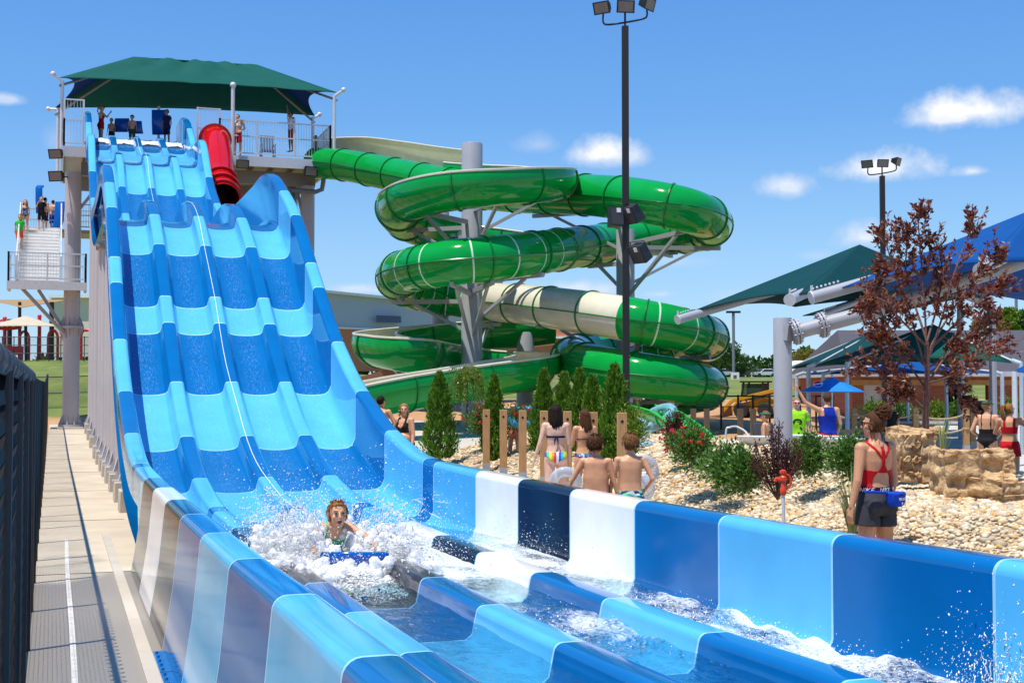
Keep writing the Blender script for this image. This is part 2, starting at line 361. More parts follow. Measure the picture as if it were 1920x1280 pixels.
for (x, y, r, zb) in ((.5, 56.6, .32, .35), (10.1, 57, .3, .1), (.5, 61.3, .3, .3), (10.1, 61.3, .3, .2), (9.2, 59.0, .22, .2)):
    c = MB(); c.lathe([(r, 0), (r, DZ - .9 - zb)], (x, y, zb), 24)
    for fz in (zb, 4.3):
        c.lathe([(r + .16, 0), (r + .16, .05), (r + .16, .1)], (x, y, fz), 24)
        for q in range(10):
            a = q * math.pi / 5; d = Vector((math.cos(a), math.sin(a), 0)); t = Vector((-d.y, d.x, 0)) * .015
            for sg in (1, -1):
                if sg < 0 and fz == zb: continue
                p0 = Vector((x, y, fz + .05 + .05 * sg)); c.prism([p0 + d * r - t, p0 + d * (r + .15) - t, p0 + d * r + Vector((0, 0, .4 * sg)) - t], t * 2)
    o = c.build('tower_column', colgrey if x < 5 else steel, tower)
    fb = MB(); fb.box((x, y, zb - .4), (1.0, 1.0, .8)); fb.build('concrete_footing', conc, o, bev=.03)
mb = MB(); mb.bar((10.1, 57, 8.4), (8.6, 57, DZ - .9), .12); mb.bar((10.1, 57, 8.4), (10.1, 59.5, DZ - .9), .12); mb.bar((.5, 56.6, 8.8), (1.8, 56.6, DZ - .9), .12); mb.build('brace', steel, tower)
pipem = M('drain_pipe_grey', (.13, .16, .19), .45)
mb = MB(); mb.tube([(9.3, 56.3, 10.3), (10.3, 56.2, 10.25), (10.55, 56.1, 10.35), (10.6, 56.05, 10.7), (10.6, 56.05, 11.1)], .1, 10); mb.tube([(9.55, 57.5, 10.8), (9.5, 57.5, 6), (9.5, 57.5, 1)], .14, 10); mb.build('drain_pipe', pipem, tower)
def railing(p0, p1, h=1.1, parent=None, n=None, post=.07, name='railing', mat=None, bal=.11):
    p0, p1 = Vector(p0), Vector(p1); d = p1 - p0; Lh = math.hypot(d.x, d.y); m = MB(); np_ = max(2, int(round(Lh / 1.5)) + 1); up = Vector((0, 0, 1))
    for i in range(np_): q = p0 + d * (i / (np_ - 1)); m.bar(q, q + up * h, post)
    for z in (h - .03, h * .55, .12): m.bar(p0 + up * z, p1 + up * z, .05)
    nb = max(2, int(Lh / bal))
    for i in range(1, nb): q = p0 + d * (i / nb); m.bar(q + up * .12, q + up * (h - .03), .016)
    return m.build(name, mat or galv, parent, smooth=0)
zr = DZ + .02
railing((.12, 55.6, zr), (.85, 55.6, zr), 1.9, tower); railing((.12, 55.6, zr), (.12, 62.7, zr), 1.1, tower)
railing((5.3, 55.6, zr), (6.2, 55.6, zr), 1.9, tower); railing((6.2, 55.6, zr), (10.8, 55.6, zr), 1.5, tower)
railing((10.8, 55.6, zr), (10.8, 58.4, zr), 1.5, tower); railing((.12, 62.7, zr), (10.8, 62.7, zr), 1.2, tower)
mb = MB()
for x in (7.2, 8.6): mb.box((x, 58.6, DZ + .5), (1.3, .05, 1.0))
mb.build('inner_gate', M('dark_green_rail', (.02, .09, .09), .5), tower) if False else None
def flood(loc, aim, name='flood_light', s=1.0, parent=None):
    m = MB(); q = Vector(aim).to_track_quat('Y', 'Z').to_matrix(); c = Vector(loc)
    def T(p): return c + q @ (Vector(p) * s)
    o = None
    vs = [T(p) for p in ((-.16, -.06, -.1), (.16, -.06, -.1), (.16, -.06, .1), (-.16, -.06, .1), (-.22, .1, -.15), (.22, .1, -.15), (.22, .1, .15), (-.22, .1, .15))]
    m.add(vs, [(0, 1, 2, 3), (7, 6, 5, 4), (0, 4, 5, 1), (1, 5, 6, 2), (2, 6, 7, 3), (3, 7, 4, 0)])
    for i in range(6): m.bar(T((-.13 + i * .052, -.11, -.08)), T((-.13 + i * .052, -.11, .08)), .012 * s, .07 * s)
    return m, T
def add_flood(parent, loc, aim, bracket_to, s=1.0):
    m, T = flood(loc, aim, s=s); m.bar(Vector(loc), bracket_to, .03 * s)
    o = m.build('flood_light', blackp, parent, smooth=0)
    g = MB(); g.add([T(p) for p in ((-.18, .103, -.12), (.18, .103, -.12), (.18, .103, .12), (-.18, .103, .12))], [(3, 2, 1, 0)]); g.build('lens', M('lamp_lens', (.16, .16, .15), .2, .1), o)
    return o
add_flood(tower, (-.15, 55.3, 11.15), (-.5, -1, -.4), (.1, 55.7, 11.2), 1.3); add_flood(tower, (-.12, 55.9, 10.35), (-.6, -1, -.3), (.3, 56.4, 10.4), 1.4)
add_flood(tower, (7.1, 55.4, 11.15), (0, -1, -.3), (7.1, 55.6, 11.3), 1.2); add_flood(tower, (9.9, 55.4, 11.0), (.3, -1, -.3), (9.9, 55.6, 11.3), 1.4)

# shade canopy on the tower
canopy = thing('shade_canopy', (5.5, 58, DZ), 'large dark green hip roofed fabric canopy with blue end panels over the slide tower', 'shade canopy')
def fabric(name, col, trn=.35):
    m = M(name, col, .75, .08, 2, bump=.1, bscale=120, spec=.2); t = m.node_tree; b = t.nodes['Principled BSDF']; o = t.nodes['Material Output']
    tr = t.nodes.new('ShaderNodeBsdfTranslucent'); t.links.new(b.inputs['Base Color'].links[0].from_socket, tr.inputs['Color'])
    mx = t.nodes.new('ShaderNodeMixShader'); mx.inputs[0].default_value = trn; t.links.new(b.outputs[0], mx.inputs[1]); t.links.new(tr.outputs[0], mx.inputs[2]); t.links.new(mx.outputs[0], o.inputs[0])
    return m
fgreen = fabric('green_shade_fabric', (.008, .135, .108)); fblue = fabric('blue_shade_fabric', (.004, .045, .22)); fteal = fabric('teal_shade_fabric', (.006, .075, .085))
def sheet(name, A, B, C, D_, mat, parent, nu=14, nv=8, sag=0., edge=0., wrinkle=.0, thick=.02, world=True):
    # bilinear fabric panel A-B (eave) to D-C (ridge), with the free eave pulled in and a soft sag
    A, B, C, D_ = map(Vector, (A, B, C, D_)); v = []; f = []
    for j in range(nv + 1):
        for i in range(nu + 1):
            u, w = i / nu, j / nv; p = (A * (1 - u) + B * u) * (1 - w) + (D_ * (1 - u) + C * u) * w
            cen = (C + D_) / 2
            p = p + (cen - (A + B) / 2) * (edge * 4 * u * (1 - u) * (1 - w)**1.5)
            p.z -= sag * 16 * u * (1 - u) * w * (1 - w) / 4
            if wrinkle: p.z += wrinkle * mnoise.noise(Vector((u * 9 + A.x, w * 2.2 + A.y, 0))) * (4 * u * (1 - u)) * (.3 + w)
            v.append(p)
    n = nu + 1
    for j in range(nv):
        for i in range(nu): f.append((j * n + i, j * n + i + 1, (j + 1) * n + i + 1, (j + 1) * n + i))
    o = mkobj(name, v, f, mat, parent, world, 80)
    sm = o.modifiers.new('thick', 'SOLIDIFY'); sm.thickness = thick; sm.offset = 0
    return o
c1 = P(112, 146, 53.2); c2 = P(632, 174, 56.0); c3 = P(590, 217, 60.5); c4 = P(104, 202, 59.2); r1 = P(250, 107, 56.5); r2 = P(482, 122, 58.5)
sheet('front_panel', c1, c2, r2, r1, fgreen, canopy, 30, 12, .25, .08, .22)
sheet('back_panel', c3, c4, r1, r2, fgreen, canopy, 24, 10, .1, .06, .06)
sheet('end_panel', c4, c1, r1, r1, fblue, canopy, 14, 10, .1, .22); sheet('end_panel', c2, c3, r2, r2, fblue, canopy, 14, 10, .1, .22)
midf = (c1 + c2) / 2 + (c2 - c1) * .1; midf = P(437, 160, 54.9)
for c, e in ((c1, Vector((-.25, -.15, .1))), (c2, Vector((.25, -.15, .1))), (c3, Vector((.25, .15, .1))), (c4, Vector((-.3, .15, -.05)))):
    q = c - e * .4; m = MB(); m.tube([Vector((q.x, q.y, DZ)), q + Vector((0, 0, -.05))], .07, 10); m.tube([q + Vector((0, 0, -.1)), c + e], .06, 8); m.ball(c + e, .11); m.build('post', galv, canopy)
m = MB(); m.tube([Vector((midf.x, midf.y, DZ)), midf], .08, 10); m.ball(midf, .13); m.build('post', galv, canopy); m = MB(); m.tube([midf + Vector((-2.6, 5.2, -2.6)), midf + Vector((-2.6, 5.2, 0))], .06); m.build('post', galv, canopy)
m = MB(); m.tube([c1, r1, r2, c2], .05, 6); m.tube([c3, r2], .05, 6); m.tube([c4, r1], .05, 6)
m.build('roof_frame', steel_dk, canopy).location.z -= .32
# ------------------------------------------------------------------ ground
def sstep(a, b, x): t = min(1, max(0, (x - a) / (b - a))); return t * t * (3 - 2 * t)
def terr(x, y):
    D = x * math.sin(YAW) + y * math.cos(YAW); lat = x * math.cos(YAW) - y * math.sin(YAW)
    right = -.6 + 1.3 * sstep(20, 46, D) + .7 * sstep(46, 62, D) + 1.05 * sstep(62, 84, D) + .0106 * min(160, max(0, D - 84)) + .0024 * max(0, min(D, 250) - 130)
    left = -.45 + .75 * sstep(44, 58, D) + 3.4 * sstep(60, 84, D)
    k = sstep(-7.5, -3.5, lat)
    if D > 60: k = sstep(-26, -4, lat)
    return left * (1 - k) + right * k - .0024 * max(0, D - 130) + .04 * mnoise.noise(Vector((x * .1, y * .1, 0)))
def deckz(x, y):
    D = x * math.sin(YAW) + y * math.cos(YAW); return -.02 + .74 * sstep(24, 45, D)
def gridmesh(name, xs, ys, zf, mats, parent=None, mif=None, smooth=60):
    v = [(x, y, zf(x, y)) for y in ys for x in xs]; n = len(xs); f = []; mi = []
    for j in range(len(ys) - 1):
        for i in range(n - 1):
            f.append((j * n + i, j * n + i + 1, (j + 1) * n + i + 1, (j + 1) * n + i))
            mi.append(mif((xs[i] + xs[i + 1]) / 2, (ys[j] + ys[j + 1]) / 2) if mif else 0)
    return mkobj(name, v, f, mats, parent, True, smooth, mi)
def groundmat():
    m = M('grass_and_soil', (.09, .155, .018), .9, .25, .5, col2=(.22, .25, .045), bump=.4, bscale=14); t = m.node_tree; b = t.nodes['Principled BSDF']
    geo = t.nodes.new('ShaderNodeNewGeometry'); sp = t.nodes.new('ShaderNodeSeparateXYZ'); t.links.new(geo.outputs['Position'], sp.inputs[0])
    dt = t.nodes.new('ShaderNodeVectorMath'); dt.operation = 'DOT_PRODUCT'; t.links.new(geo.outputs['Position'], dt.inputs[0]); dt.inputs[1].default_value = FW
    n = t.nodes.new('ShaderNodeTexNoise'); n.inputs['Scale'].default_value = .35; n.inputs['Detail'].default_value = 5; t.links.new(geo.outputs['Position'], n.inputs['Vector'])
    ad = t.nodes.new('ShaderNodeMath'); ad.operation = 'MULTIPLY_ADD'; t.links.new(n.outputs[0], ad.inputs[0]); ad.inputs[1].default_value = 5; t.links.new(dt.outputs['Value'], ad.inputs[2])
    mr = t.nodes.new('ShaderNodeMapRange'); mr.inputs['From Min'].default_value = 64; mr.inputs['From Max'].default_value = 65.5; t.links.new(ad.outputs[0], mr.inputs[0])
    soil = t.nodes.new('ShaderNodeValToRGB'); soil.color_ramp.elements[0].color = (.38, .18, .07, 1); soil.color_ramp.elements[1].color = (.56, .33, .16, 1)
    n2 = t.nodes.new('ShaderNodeTexNoise'); n2.inputs['Scale'].default_value = 1.2; n2.inputs['Detail'].default_value = 7; t.links.new(geo.outputs['Position'], n2.inputs['Vector']); t.links.new(n2.outputs[0], soil.inputs[0])
    mx = t.nodes.new('ShaderNodeMix'); mx.data_type = 'RGBA'; g = b.inputs['Base Color'].links[0].from_socket
    t.links.new(mr.outputs[0], mx.inputs['Factor']); t.links.new(soil.outputs[0], mx.inputs['A']); t.links.new(g, mx.inputs['B']); t.links.new(mx.outputs['Result'], b.inputs['Base Color'])
    return m
gx = [-1500, -700, -300, -160] + list(np.arange(-100, 131, 4.0)) + [160, 220, 300, 500, 900, 1500]
gy = [-300, -100, -40] + list(np.arange(-20, 150, 4.0)) + [180, 240, 320, 500, 900, 1600]
tag(gridmesh('ground', gx, gy, terr, groundmat()), kind='structure')
# walkway under and left of the slide
def walkmat():
    m = M('walkway_concrete', (.52, .43, .31), .8, .12, .9, col2=(.64, .54, .40), bump=.12, bscale=90); t = m.node_tree; b = t.nodes['Principled BSDF']
    geo = t.nodes.new('ShaderNodeNewGeometry')
    n = t.nodes.new('ShaderNodeTexNoise'); n.inputs['Scale'].default_value = .55; n.inputs['Detail'].default_value = 6; t.links.new(geo.outputs['Position'], n.inputs['Vector'])
    sp = t.nodes.new('ShaderNodeSeparateXYZ'); t.links.new(geo.outputs['Position'], sp.inputs[0])
    ad = t.nodes.new('ShaderNodeMath'); ad.operation = 'MULTIPLY_ADD'; t.links.new(n.outputs[0], ad.inputs[0]); ad.inputs[1].default_value = -9.0; t.links.new(sp.outputs['Y'], ad.inputs[2])
    mr = t.nodes.new('ShaderNodeMapRange'); mr.inputs['From Min'].default_value = 10.5; mr.inputs['From Max'].default_value = 11.5; t.links.new(ad.outputs[0], mr.inputs[0])
    g = b.inputs['Base Color'].links[0].from_socket
    wet = t.nodes.new('ShaderNodeMix'); wet.data_type = 'RGBA'; wet.inputs['A'].default_value = (.33, .285, .22, 1); t.links.new(mr.outputs[0], wet.inputs['Factor']); t.links.new(g, wet.inputs['B'])
    t.links.new(wet.outputs['Result'], b.inputs['Base Color'])
    rr = t.nodes.new('ShaderNodeMapRange'); rr.inputs['To Min'].default_value = .38; rr.inputs['To Max'].default_value = .85; t.links.new(mr.outputs[0], rr.inputs[0]); t.links.new(rr.outputs[0], b.inputs['Roughness'])
    return m
ysw = list(np.arange(-1, 63, 1.0))
tag(gridmesh('walkway', [-.32, -.1, .15, .4, .6, .95, 1.6, 3, 5.2], ysw, lambda x, y: walkz(y), walkmat()), kind='structure')
mb = MB()
for y in np.arange(3, 62, 6.2): mb.box((.35, y, walkz(y) + .0032), (1.3, .012, .004))
tag(mb.build('walkway_joint', M('joint_dark', (.10, .085, .07), .9)), kind='structure')
v = []; f = []
for i, y in enumerate(np.arange(1, 19.6, 1)): x = .13 + .006 * math.sin(y * .7); v += [(x - .022, y, walkz(y) + .006), (x + .022, y, walkz(y) + .006)]
for i in range(len(v) // 2 - 1): f.append((2 * i, 2 * i + 1, 2 * i + 3, 2 * i + 2))
tag(mkobj('walkway_line', v, f, M('worn_white_line', (.72, .68, .6), .7, .2, 9)), kind='structure')
# raised kerb along the slide foot
v = []; f = []
for i, y in enumerate(np.arange(2, 19.6, .5)):
    z = walkz(y); v += [(.60, y, z - .02), (.60, y, z + .02), (.70, y, z + .02), (.70, y, z - .02)]
for i in range(len(v) // 4 - 1):
    for j in range(3): f.append((i * 4 + j, i * 4 + 4 + j, i * 4 + 5 + j, i * 4 + 1 + j))
tag(mkobj('kerb', v, f, conc, smooth=0), kind='structure')
# pool deck right of the slide
deckc = M('pool_deck_concrete', (.52, .49, .44), .8, .08, .7, bump=.1, bscale=80)
tag(gridmesh('pool_deck', list(np.arange(5.2, 44, 2.4)), list(np.arange(-3, 50, 2.4)), lambda x, y: deckz(x, y) if not (x > 14 and y > 34 and x < 26) else deckz(x, y) - 1, deckc), kind='structure')

# ------------------------------------------------------------------ chain link fence beside the camera
fence = thing('chain_link_fence', (-.2, 20, walkz(20)), 'tall black vinyl coated chain link fence running along the concrete walkway', 'fence')
def chainmat(name, col, cell=.05, wire=.16):
    m = M(name, col, .45, .1, 8); t = m.node_tree; b = t.nodes['Principled BSDF']; tc = t.nodes.new('ShaderNodeTexCoord')
    sp = t.nodes.new('ShaderNodeSeparateXYZ'); t.links.new(tc.outputs['UV'], sp.inputs[0]); outs = []
    for sg in (1, -1):
        a = t.nodes.new('ShaderNodeMath'); a.operation = 'MULTIPLY_ADD'; t.links.new(sp.outputs['Y'], a.inputs[0]); a.inputs[1].default_value = sg; t.links.new(sp.outputs['X'], a.inputs[2])
        d = t.nodes.new('ShaderNodeMath'); d.operation = 'DIVIDE'; t.links.new(a.outputs[0], d.inputs[0]); d.inputs[1].default_value = cell * 1.414
        fr = t.nodes.new('ShaderNodeMath'); fr.operation = 'FRACT'; t.links.new(d.outputs[0], fr.inputs[0])
        l = t.nodes.new('ShaderNodeMath'); l.operation = 'LESS_THAN'; t.links.new(fr.outputs[0], l.inputs[0]); l.inputs[1].default_value = wire; outs.append(l.outputs[0])
    mxx = t.nodes.new('ShaderNodeMath'); mxx.operation = 'MAXIMUM'; t.links.new(outs[0], mxx.inputs[0]); t.links.new(outs[1], mxx.inputs[1]); t.links.new(mxx.outputs[0], b.inputs['Alpha'])
    return m
chain_near = chainmat('black_chain_link', (.012, .012, .014), .05, .11); chain_far = chainmat('black_chain_link_far', (.02, .02, .022), .06, .10)
def mesh_panel(name, pts, h0, h1, mat, parent):
    v = []; f = []; s = 0; uv = []
    for i, p in enumerate(pts):
        p = Vector(p)
        if i: s += (p - Vector(pts[i - 1])).length
        v += [p + Vector((0, 0, h0)), p + Vector((0, 0, h1))]; uv += [(s, h0), (s, h1)]
    for i in range(len(pts) - 1): f.append((2 * i, 2 * i + 2, 2 * i + 3, 2 * i + 1))
    o = mkobj(name, v, f, mat, parent, True, 0); ul = o.data.uv_layers.new(name='uv')
    for l in o.data.loops: ul.data[l.index].uv = uv[l.vertex_index]
    return o
FX = lambda y: -.20 - .004 * (y - 9)
def ftop(y): return float(np.interp(y, [0, 4, 10, 20, 40, 57], [1.97, 1.97, 1.98, 2.0, 2.08, 2.5]))
fy = list(np.arange(1.6, 57.1, 2.4))
mesh_panel('mesh', [(FX(y), y, walkz(y)) for y in fy if y > 15], .03, 2.12, chain_near, fence)
def woven(y0, y1, parent, cell=.052, w=.0021):
    v = []; f = []; n = int((y1 - y0) / cell); nz_ = int(2.1 / cell)
    for i in range(n):
        for j in range(nz_ + 1):
            yy = y0 + cell * (i + (j % 2) * 1.0); z = walkz(yy) + .03 + j * cell; x = FX(yy) + (.004 if j % 2 else -.004)
            v += [(x - w, yy, z - w), (x + w, yy, z + w), (x, yy - w, z), (x, yy + w, z)]
        b = i * (nz_ + 1) * 4
        for j in range(nz_):
            a = b + j * 4; c = a + 4
            f += [(a, a + 1, c + 1, c), (a + 2, a + 3, c + 3, c + 2)]
    return mkobj('mesh', v, f, M('black_vinyl_wire', (.02, .021, .024), .35, .1, 8), parent, True, 0)
woven(1.6, 16.2, fence)
for i, y in enumerate(np.arange(3.4, 57.1, 1.9)):
    m = MB(); z0 = walkz(y); m.tube([(FX(y) + .0, y, z0), (FX(y) + .0, y, ftop(y) - .05)], .03, 10); m.ball((FX(y), y, ftop(y) - .05), .032, 8, 5); m.build('post', blackp, fence)
m = MB(); m.tube([(FX(y) - .02, y, ftop(y) - .05) for y in fy], .024, 8); m.build('top_rail', blackp, fence)
m = MB(); m.tube([(FX(y) - .02, y, walkz(y) + .08) for y in fy], .015, 6); m.build('bottom_wire', blackp, fence)
# loose coil of dark sheathing wound along the top of the first bays
m = MB(); pts = []
for k in range(0, 900): y = 1.8 + k * .012; a = k * .52; pts.append((FX(y) - .02 + .045 * math.cos(a), y, ftop(y) - .02 + .05 * math.sin(a)))
m.tube(pts, .0075, 5); m.build('tie_wire_coil', M('grey_black_vinyl', (.05, .055, .06), .3), fence)
# far fence on the grass bank behind the tower
ff = thing('bank_fence', (-3, 64, terr(-3, 64)), 'low black chain link fence crossing the grass bank behind the tower', 'fence')
pts = [at(66, l, 0) for l in np.arange(-34, -8, 3)]; pts = [Vector((p.x, p.y, terr(p.x, p.y))) for p in pts]
mesh_panel('mesh', pts, .02, 1.6, chain_far, ff)
m = MB()
for h in (1.6, .8): m.tube([p + Vector((0, 0, h)) for p in pts], .03, 6)
m.build('rail', blackp, ff, smooth=50)
for p in pts: m = MB(); m.tube([p, p + Vector((0, 0, 1.65))], .04, 6); m.build('post', blackp, ff)

# ------------------------------------------------------------------ staircase of the tower
stairs = thing('staircase', (-.5, 54, 0), 'white stairs with a railed landing climbing to the slide tower', 'staircase')
LZ = P(90, 546, 54.4).z
a0 = P(20, 546, 54.8); a1 = P(154, 550, 55.3)
xa, xb = a0.x, 1.0; yl = 55.5
m = MB(); m.box(((xa + xb) / 2, yl + .75, LZ + .1), (xb - xa, 1.5, .12)); m.build('landing', deckm, stairs)
m = MB(); m.box(((xa + xb) / 2, yl, LZ + .08), (xb - xa + .1, .1, .32)); m.box((xb, yl + .75, LZ + .08), (.1, 1.4, .32)); m.box((xa, yl + .75, LZ + .08), (.1, 1.4, .32)); m.build('edge_beam', galv, stairs)
zl = LZ + .24
railing((xa, yl, zl), (xb, yl, zl), 1.15, stairs); railing((xb, yl, zl), (xb, yl + 1.4, zl), 1.15, stairs); railing((xa, yl, zl), (xa, yl + 1.4, zl), 1.15, stairs)
m = MB(); nst = 17; yt = yl + 1.5; x0, x1 = xa + .3, P(112, 440, 58).x
tread, rise = .33, .172
for i in range(nst):
    m.box(((x0 + x1) / 2, yt + tread * (i + .5), zl + rise * (i + .5)), (x1 - x0, tread, rise * .99))
m.build('steps', M('white_step', (.88, .88, .86), .6, .08, 3), stairs, smooth=0)
nm_ = MB()
for i in range(nst): nm_.box(((x0 + x1) / 2, yt + tread * i - .012, zl + rise * (i + 1) - .03), (x1 - x0 - .06, .02, .05))  # added grey strips stand for the shade lines between steps
nm_.build('step_shade_line', M('grey_step_shade', (.55, .55, .55), .7), stairs, smooth=0)
p0 = Vector((x0, yt, zl)); p1 = Vector((x0, yt + tread * nst, zl + rise * nst)); sx = Vector((x1 - x0, 0, 0))
for q in (Vector((-.06, 0, 0)), sx + Vector((.06, 0, 0))):
    m = MB(); m.bar(p0 + q, p1 + q, .08, .35); m.build('stringer', galv, stairs); railing(p0 + q, p1 + q, 1.15, stairs, bal=.2)
p2 = p1 + Vector((0, 2.2, 0)); m = MB(); m.box((p1 + sx / 2 + Vector((.6, 1.1, -.1))), (3.4, 2.2, .15)); m.build('upper_landing', deckm, stairs)
railing(p1 + Vector((-.06, 0, 0)), p2 + Vector((-.06, 0, 0)), 1.15, stairs); railing(p2, p2 + sx + Vector((1.5, 0, 0)), 1.15, stairs); railing(p1 + sx + Vector((.4, 0, 0)), p1 + sx + Vector((1.8, 0, 0)), 1.15, stairs)
m = MB(); m.bar((xa + .5, yl + .3, LZ - .02), (.35, 56.4, LZ - 1.9), .12); m.build('brace', steel, stairs); m = MB(); m.bar((xa + 1.1, yl + .9, LZ - .02), (.4, 56.6, LZ - 1.9), .12); m.build('brace', steel, stairs)
m = MB(); m.box((.5, 56.6, LZ - 1.0), (.5, .5, 1.9)); m.build('mast', colgrey, stairs)

# ------------------------------------------------------------------ tube slides
def catmull(pts, per=6):
    pts = [Vector(p) for p in pts]; out = []
    ext = [pts[0] * 2 - pts[1]] + pts + [pts[-1] * 2 - pts[-2]]
    for i in range(1, len(ext) - 2):
        a, b, c, d = ext[i - 1:i + 3]
        for k in range(per):
            t = k / per; out.append(.5 * ((2 * b) + (c - a) * t + (2 * a - 5 * b + 4 * c - d) * t * t + (3 * b - a - 3 * c + d) * t**3))
    out.append(pts[-1].copy()); return out
def resample(pts, step):
    L_ = [0]
    for i in range(1, len(pts)): L_.append(L_[-1] + (pts[i] - pts[i - 1]).length)
    n = max(2, int(L_[-1] / step)); out = []; j = 0
    for k in range(n + 1):
        s = L_[-1] * k / n
        while j < len(L_) - 2 and L_[j + 1] < s: j += 1
        t = (s - L_[j]) / max(1e-9, L_[j + 1] - L_[j]); out.append(pts[j].lerp(pts[j + 1], t))
    return out, L_[-1]
def frames(pts):
    out = []
    for i, p in enumerate(pts):
        t = (pts[min(i + 1, len(pts) - 1)] - pts[max(i - 1, 0)]).normalized(); up = Vector((0, 0, 1)); up = up - t * up.dot(t)
        up = up.normalized() if up.length > .15 else Vector((0, -1, 0)); up = (up - t * up.dot(t)).normalized(); out.append((p, t, up, t.cross(up)))
    return out
def flume(pts, r, name, mats, parent, a0=0, a1=360, n=28, mif=None, rf=None, smooth=50):
    fr = frames(pts); v = []; f = []; mi = []; full = a1 - a0 >= 359; k = n if full else n + 1
    for i, (p, t, up, sd_) in enumerate(fr):
        rr = rf(i) if rf else r
        for j in range(k):
            a = R(a0 + (a1 - a0) * j / n); v.append(p + (up * -math.cos(a) + sd_ * math.sin(a)) * rr)
    for i in range(len(fr) - 1):
        for j in range(n):
            j2 = (j + 1) % k; f.append((i * k + j, (i + 1) * k + j, (i + 1) * k + j2, i * k + j2)); mi.append(mif(i, len(fr)) if mif else 0)
    return mkobj(name, v, f, mats, parent, True, smooth, mi)
ggreen = gel('gel_green', (.003, .30, .045)); gcream = gel('gel_cream', (.66, .63, .50)); gdkg = M('gel_dark_green_flange', (.002, .17, .03), .3); gstripe = M('pale_green_stripe', (.55, .75, .55), .4)
gred = gel('gel_red', (.55, .004, .006)); gredd = M('red_flange', (.45, .004, .006), .25)
# red tube
red = thing('red_tube_slide', (6.2, 52, 8), 'short glossy red tube slide dropping from the tower beside the blue lanes', 'tube slide')
rp, _ = resample(catmull([P(398, 268, 56.2), P(401, 262, 54.6), P(405, 266, 53.2), P(408, 290, 52.0), P(412, 330, 50.6), P(416, 352, 49.6), P(419, 372, 48.5)], 10), .12)
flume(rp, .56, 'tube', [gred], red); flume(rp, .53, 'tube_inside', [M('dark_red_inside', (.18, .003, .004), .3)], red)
def ring(pts, frac, r, w, name, mat, parent, a0=0, a1=360):
    i = min(len(pts) - 2, max(1, int(frac * (len(pts) - 1)))); fr = frames(pts)[i]; p, t, up, sd_ = fr; v = []; f = []; n = 32; full = a1 - a0 >= 359
    prof = [(r[0], -w / 2), (r[1], -w / 2), (r[1], w / 2), (r[0], w / 2)]
    for j in range(n + (0 if full else 1)):
        a = R(a0 + (a1 - a0) * j / n)
        for rr, s in prof: v.append(p + t * s + (up * -math.cos(a) + sd_ * math.sin(a)) * rr)
    k = n if full else n + 1
    for j in range(n):
        j2 = (j + 1) % k
        for q in range(4): f.append((j * 4 + q, j * 4 + (q + 1) % 4, j2 * 4 + (q + 1) % 4, j2 * 4 + q))
    return mkobj(name, v, f, mat, parent, True, 30)
for fr_, w, e in ((.30, .10, .10), (.80, .1, .1), (.90, .12, .12), (.985, .16, .10)): ring(rp, fr_, (.55, .56 + e), w, 'joint_flange', gredd, red)
m = MB(); m.tube([p + u * .57 for p, t, u, s in frames(rp)][10:], .02, 6); m.build('seam_flange', gredd, red)

# green slides
def Zp(x, y, D): return P(640 + x / 2.2855, 240 + y / 2.2855, D)
col_L = Zp(560, 300, 42); col_R = Zp(1217, 500, 43.5)
gt = thing('green_tube_slide', (col_R.x, col_R.y, 0), 'long closed green tube slide with pale stripes and one cream section, coiling round grey columns', 'tube slide')
T1 = [(-110, 150, 57), (20, 160, 55.5), (150, 185, 53.5), (300, 215, 51.5), (450, 245, 49.5), (600, 268, 47.8), (760, 282, 46), (1000, 285, 43.2), (1200, 300, 40.8), (1360, 325, 39.6), (1490, 355, 39.6), (1570, 390, 41.2), (1585, 425, 43.6), (1530, 448, 46), (1400, 462, 47.3), (1230, 478, 46.6), (1080, 500, 44.4), (940, 520, 41.8), (800, 540, 39.6), (640, 558, 38.4), (480, 575, 38.2), (345, 597, 39.0), (258, 622, 40.8), (240, 650, 43.2), (300, 690, 45.4), (420, 718, 46.4), (540, 733, 46.2), (660, 745, 45), (800, 758, 43.2), (960, 778, 41.4), (1120, 800, 40), (1280, 828, 39.2), (1420, 855, 39.4), (1525, 880, 40.6), (1575, 905, 42.8), (1530, 930, 45.4), (1400, 942, 47.2), (1240, 945, 47.6), (1100, 955, 46.6), (1010, 968, 44.8), (985, 985, 42.8), (1040, 1010, 41), (1160, 1035, 39.8), (1300, 1060, 39.2), (1430, 1080, 39.4), (1530, 1098, 40.6), (1570, 1115, 42.8), (1500, 1140, 45.2), (1350, 1165, 46.5), (1240, 1185, 46.8)]
tp, TL = resample(catmull([Zp(*q) for q in T1], 12), .14)
RT_ = .66
# pale stripes: two between joints along the stretches that carry them
proj = lambda p: (lambda q: (q.x * F / -q.z + 960, 640 - q.y * F / -q.z))(RM.transposed() @ (p - CAM))
zi = [proj(p) for p in tp]; zi = [((a - 640) * 2.2855, (b - 240) * 2.2855) for a, b in zi]
def nearest(zx, zy, lo=0, hi=1): 
    r_ = range(int(lo * len(tp)), int(hi * len(tp))); return min(r_, key=lambda i: (zi[i][0] - zx)**2 + (zi[i][1] - zy)**2)
i_s0, i_c0, i_c1, i_s1 = nearest(930, 520, .3, .6), nearest(660, 745, .4, .8), nearest(1232, 820, .4, .85), nearest(1560, 930, .5, .9)
def tubemat(i, n):
    if i_c0 <= i < i_c1: return 1
    return 0
flume(tp, RT_, 'tube', [ggreen, gcream, gstripe], gt, mif=tubemat)
NR = int(TL / 2.0)
for k in range(1, NR): ring(tp, k / NR, (RT_ - .01, RT_ + .04), .04, 'joint_flange', gdkg, gt)
for i in range(i_s0, i_s1 + 34, 8):
    if i_c0 - 2 <= i < i_c1 + 2: continue
    ring(tp, i / (len(tp) - 1), (RT_ - .01, RT_ + .006), .05, 'stripe', gstripe, gt)
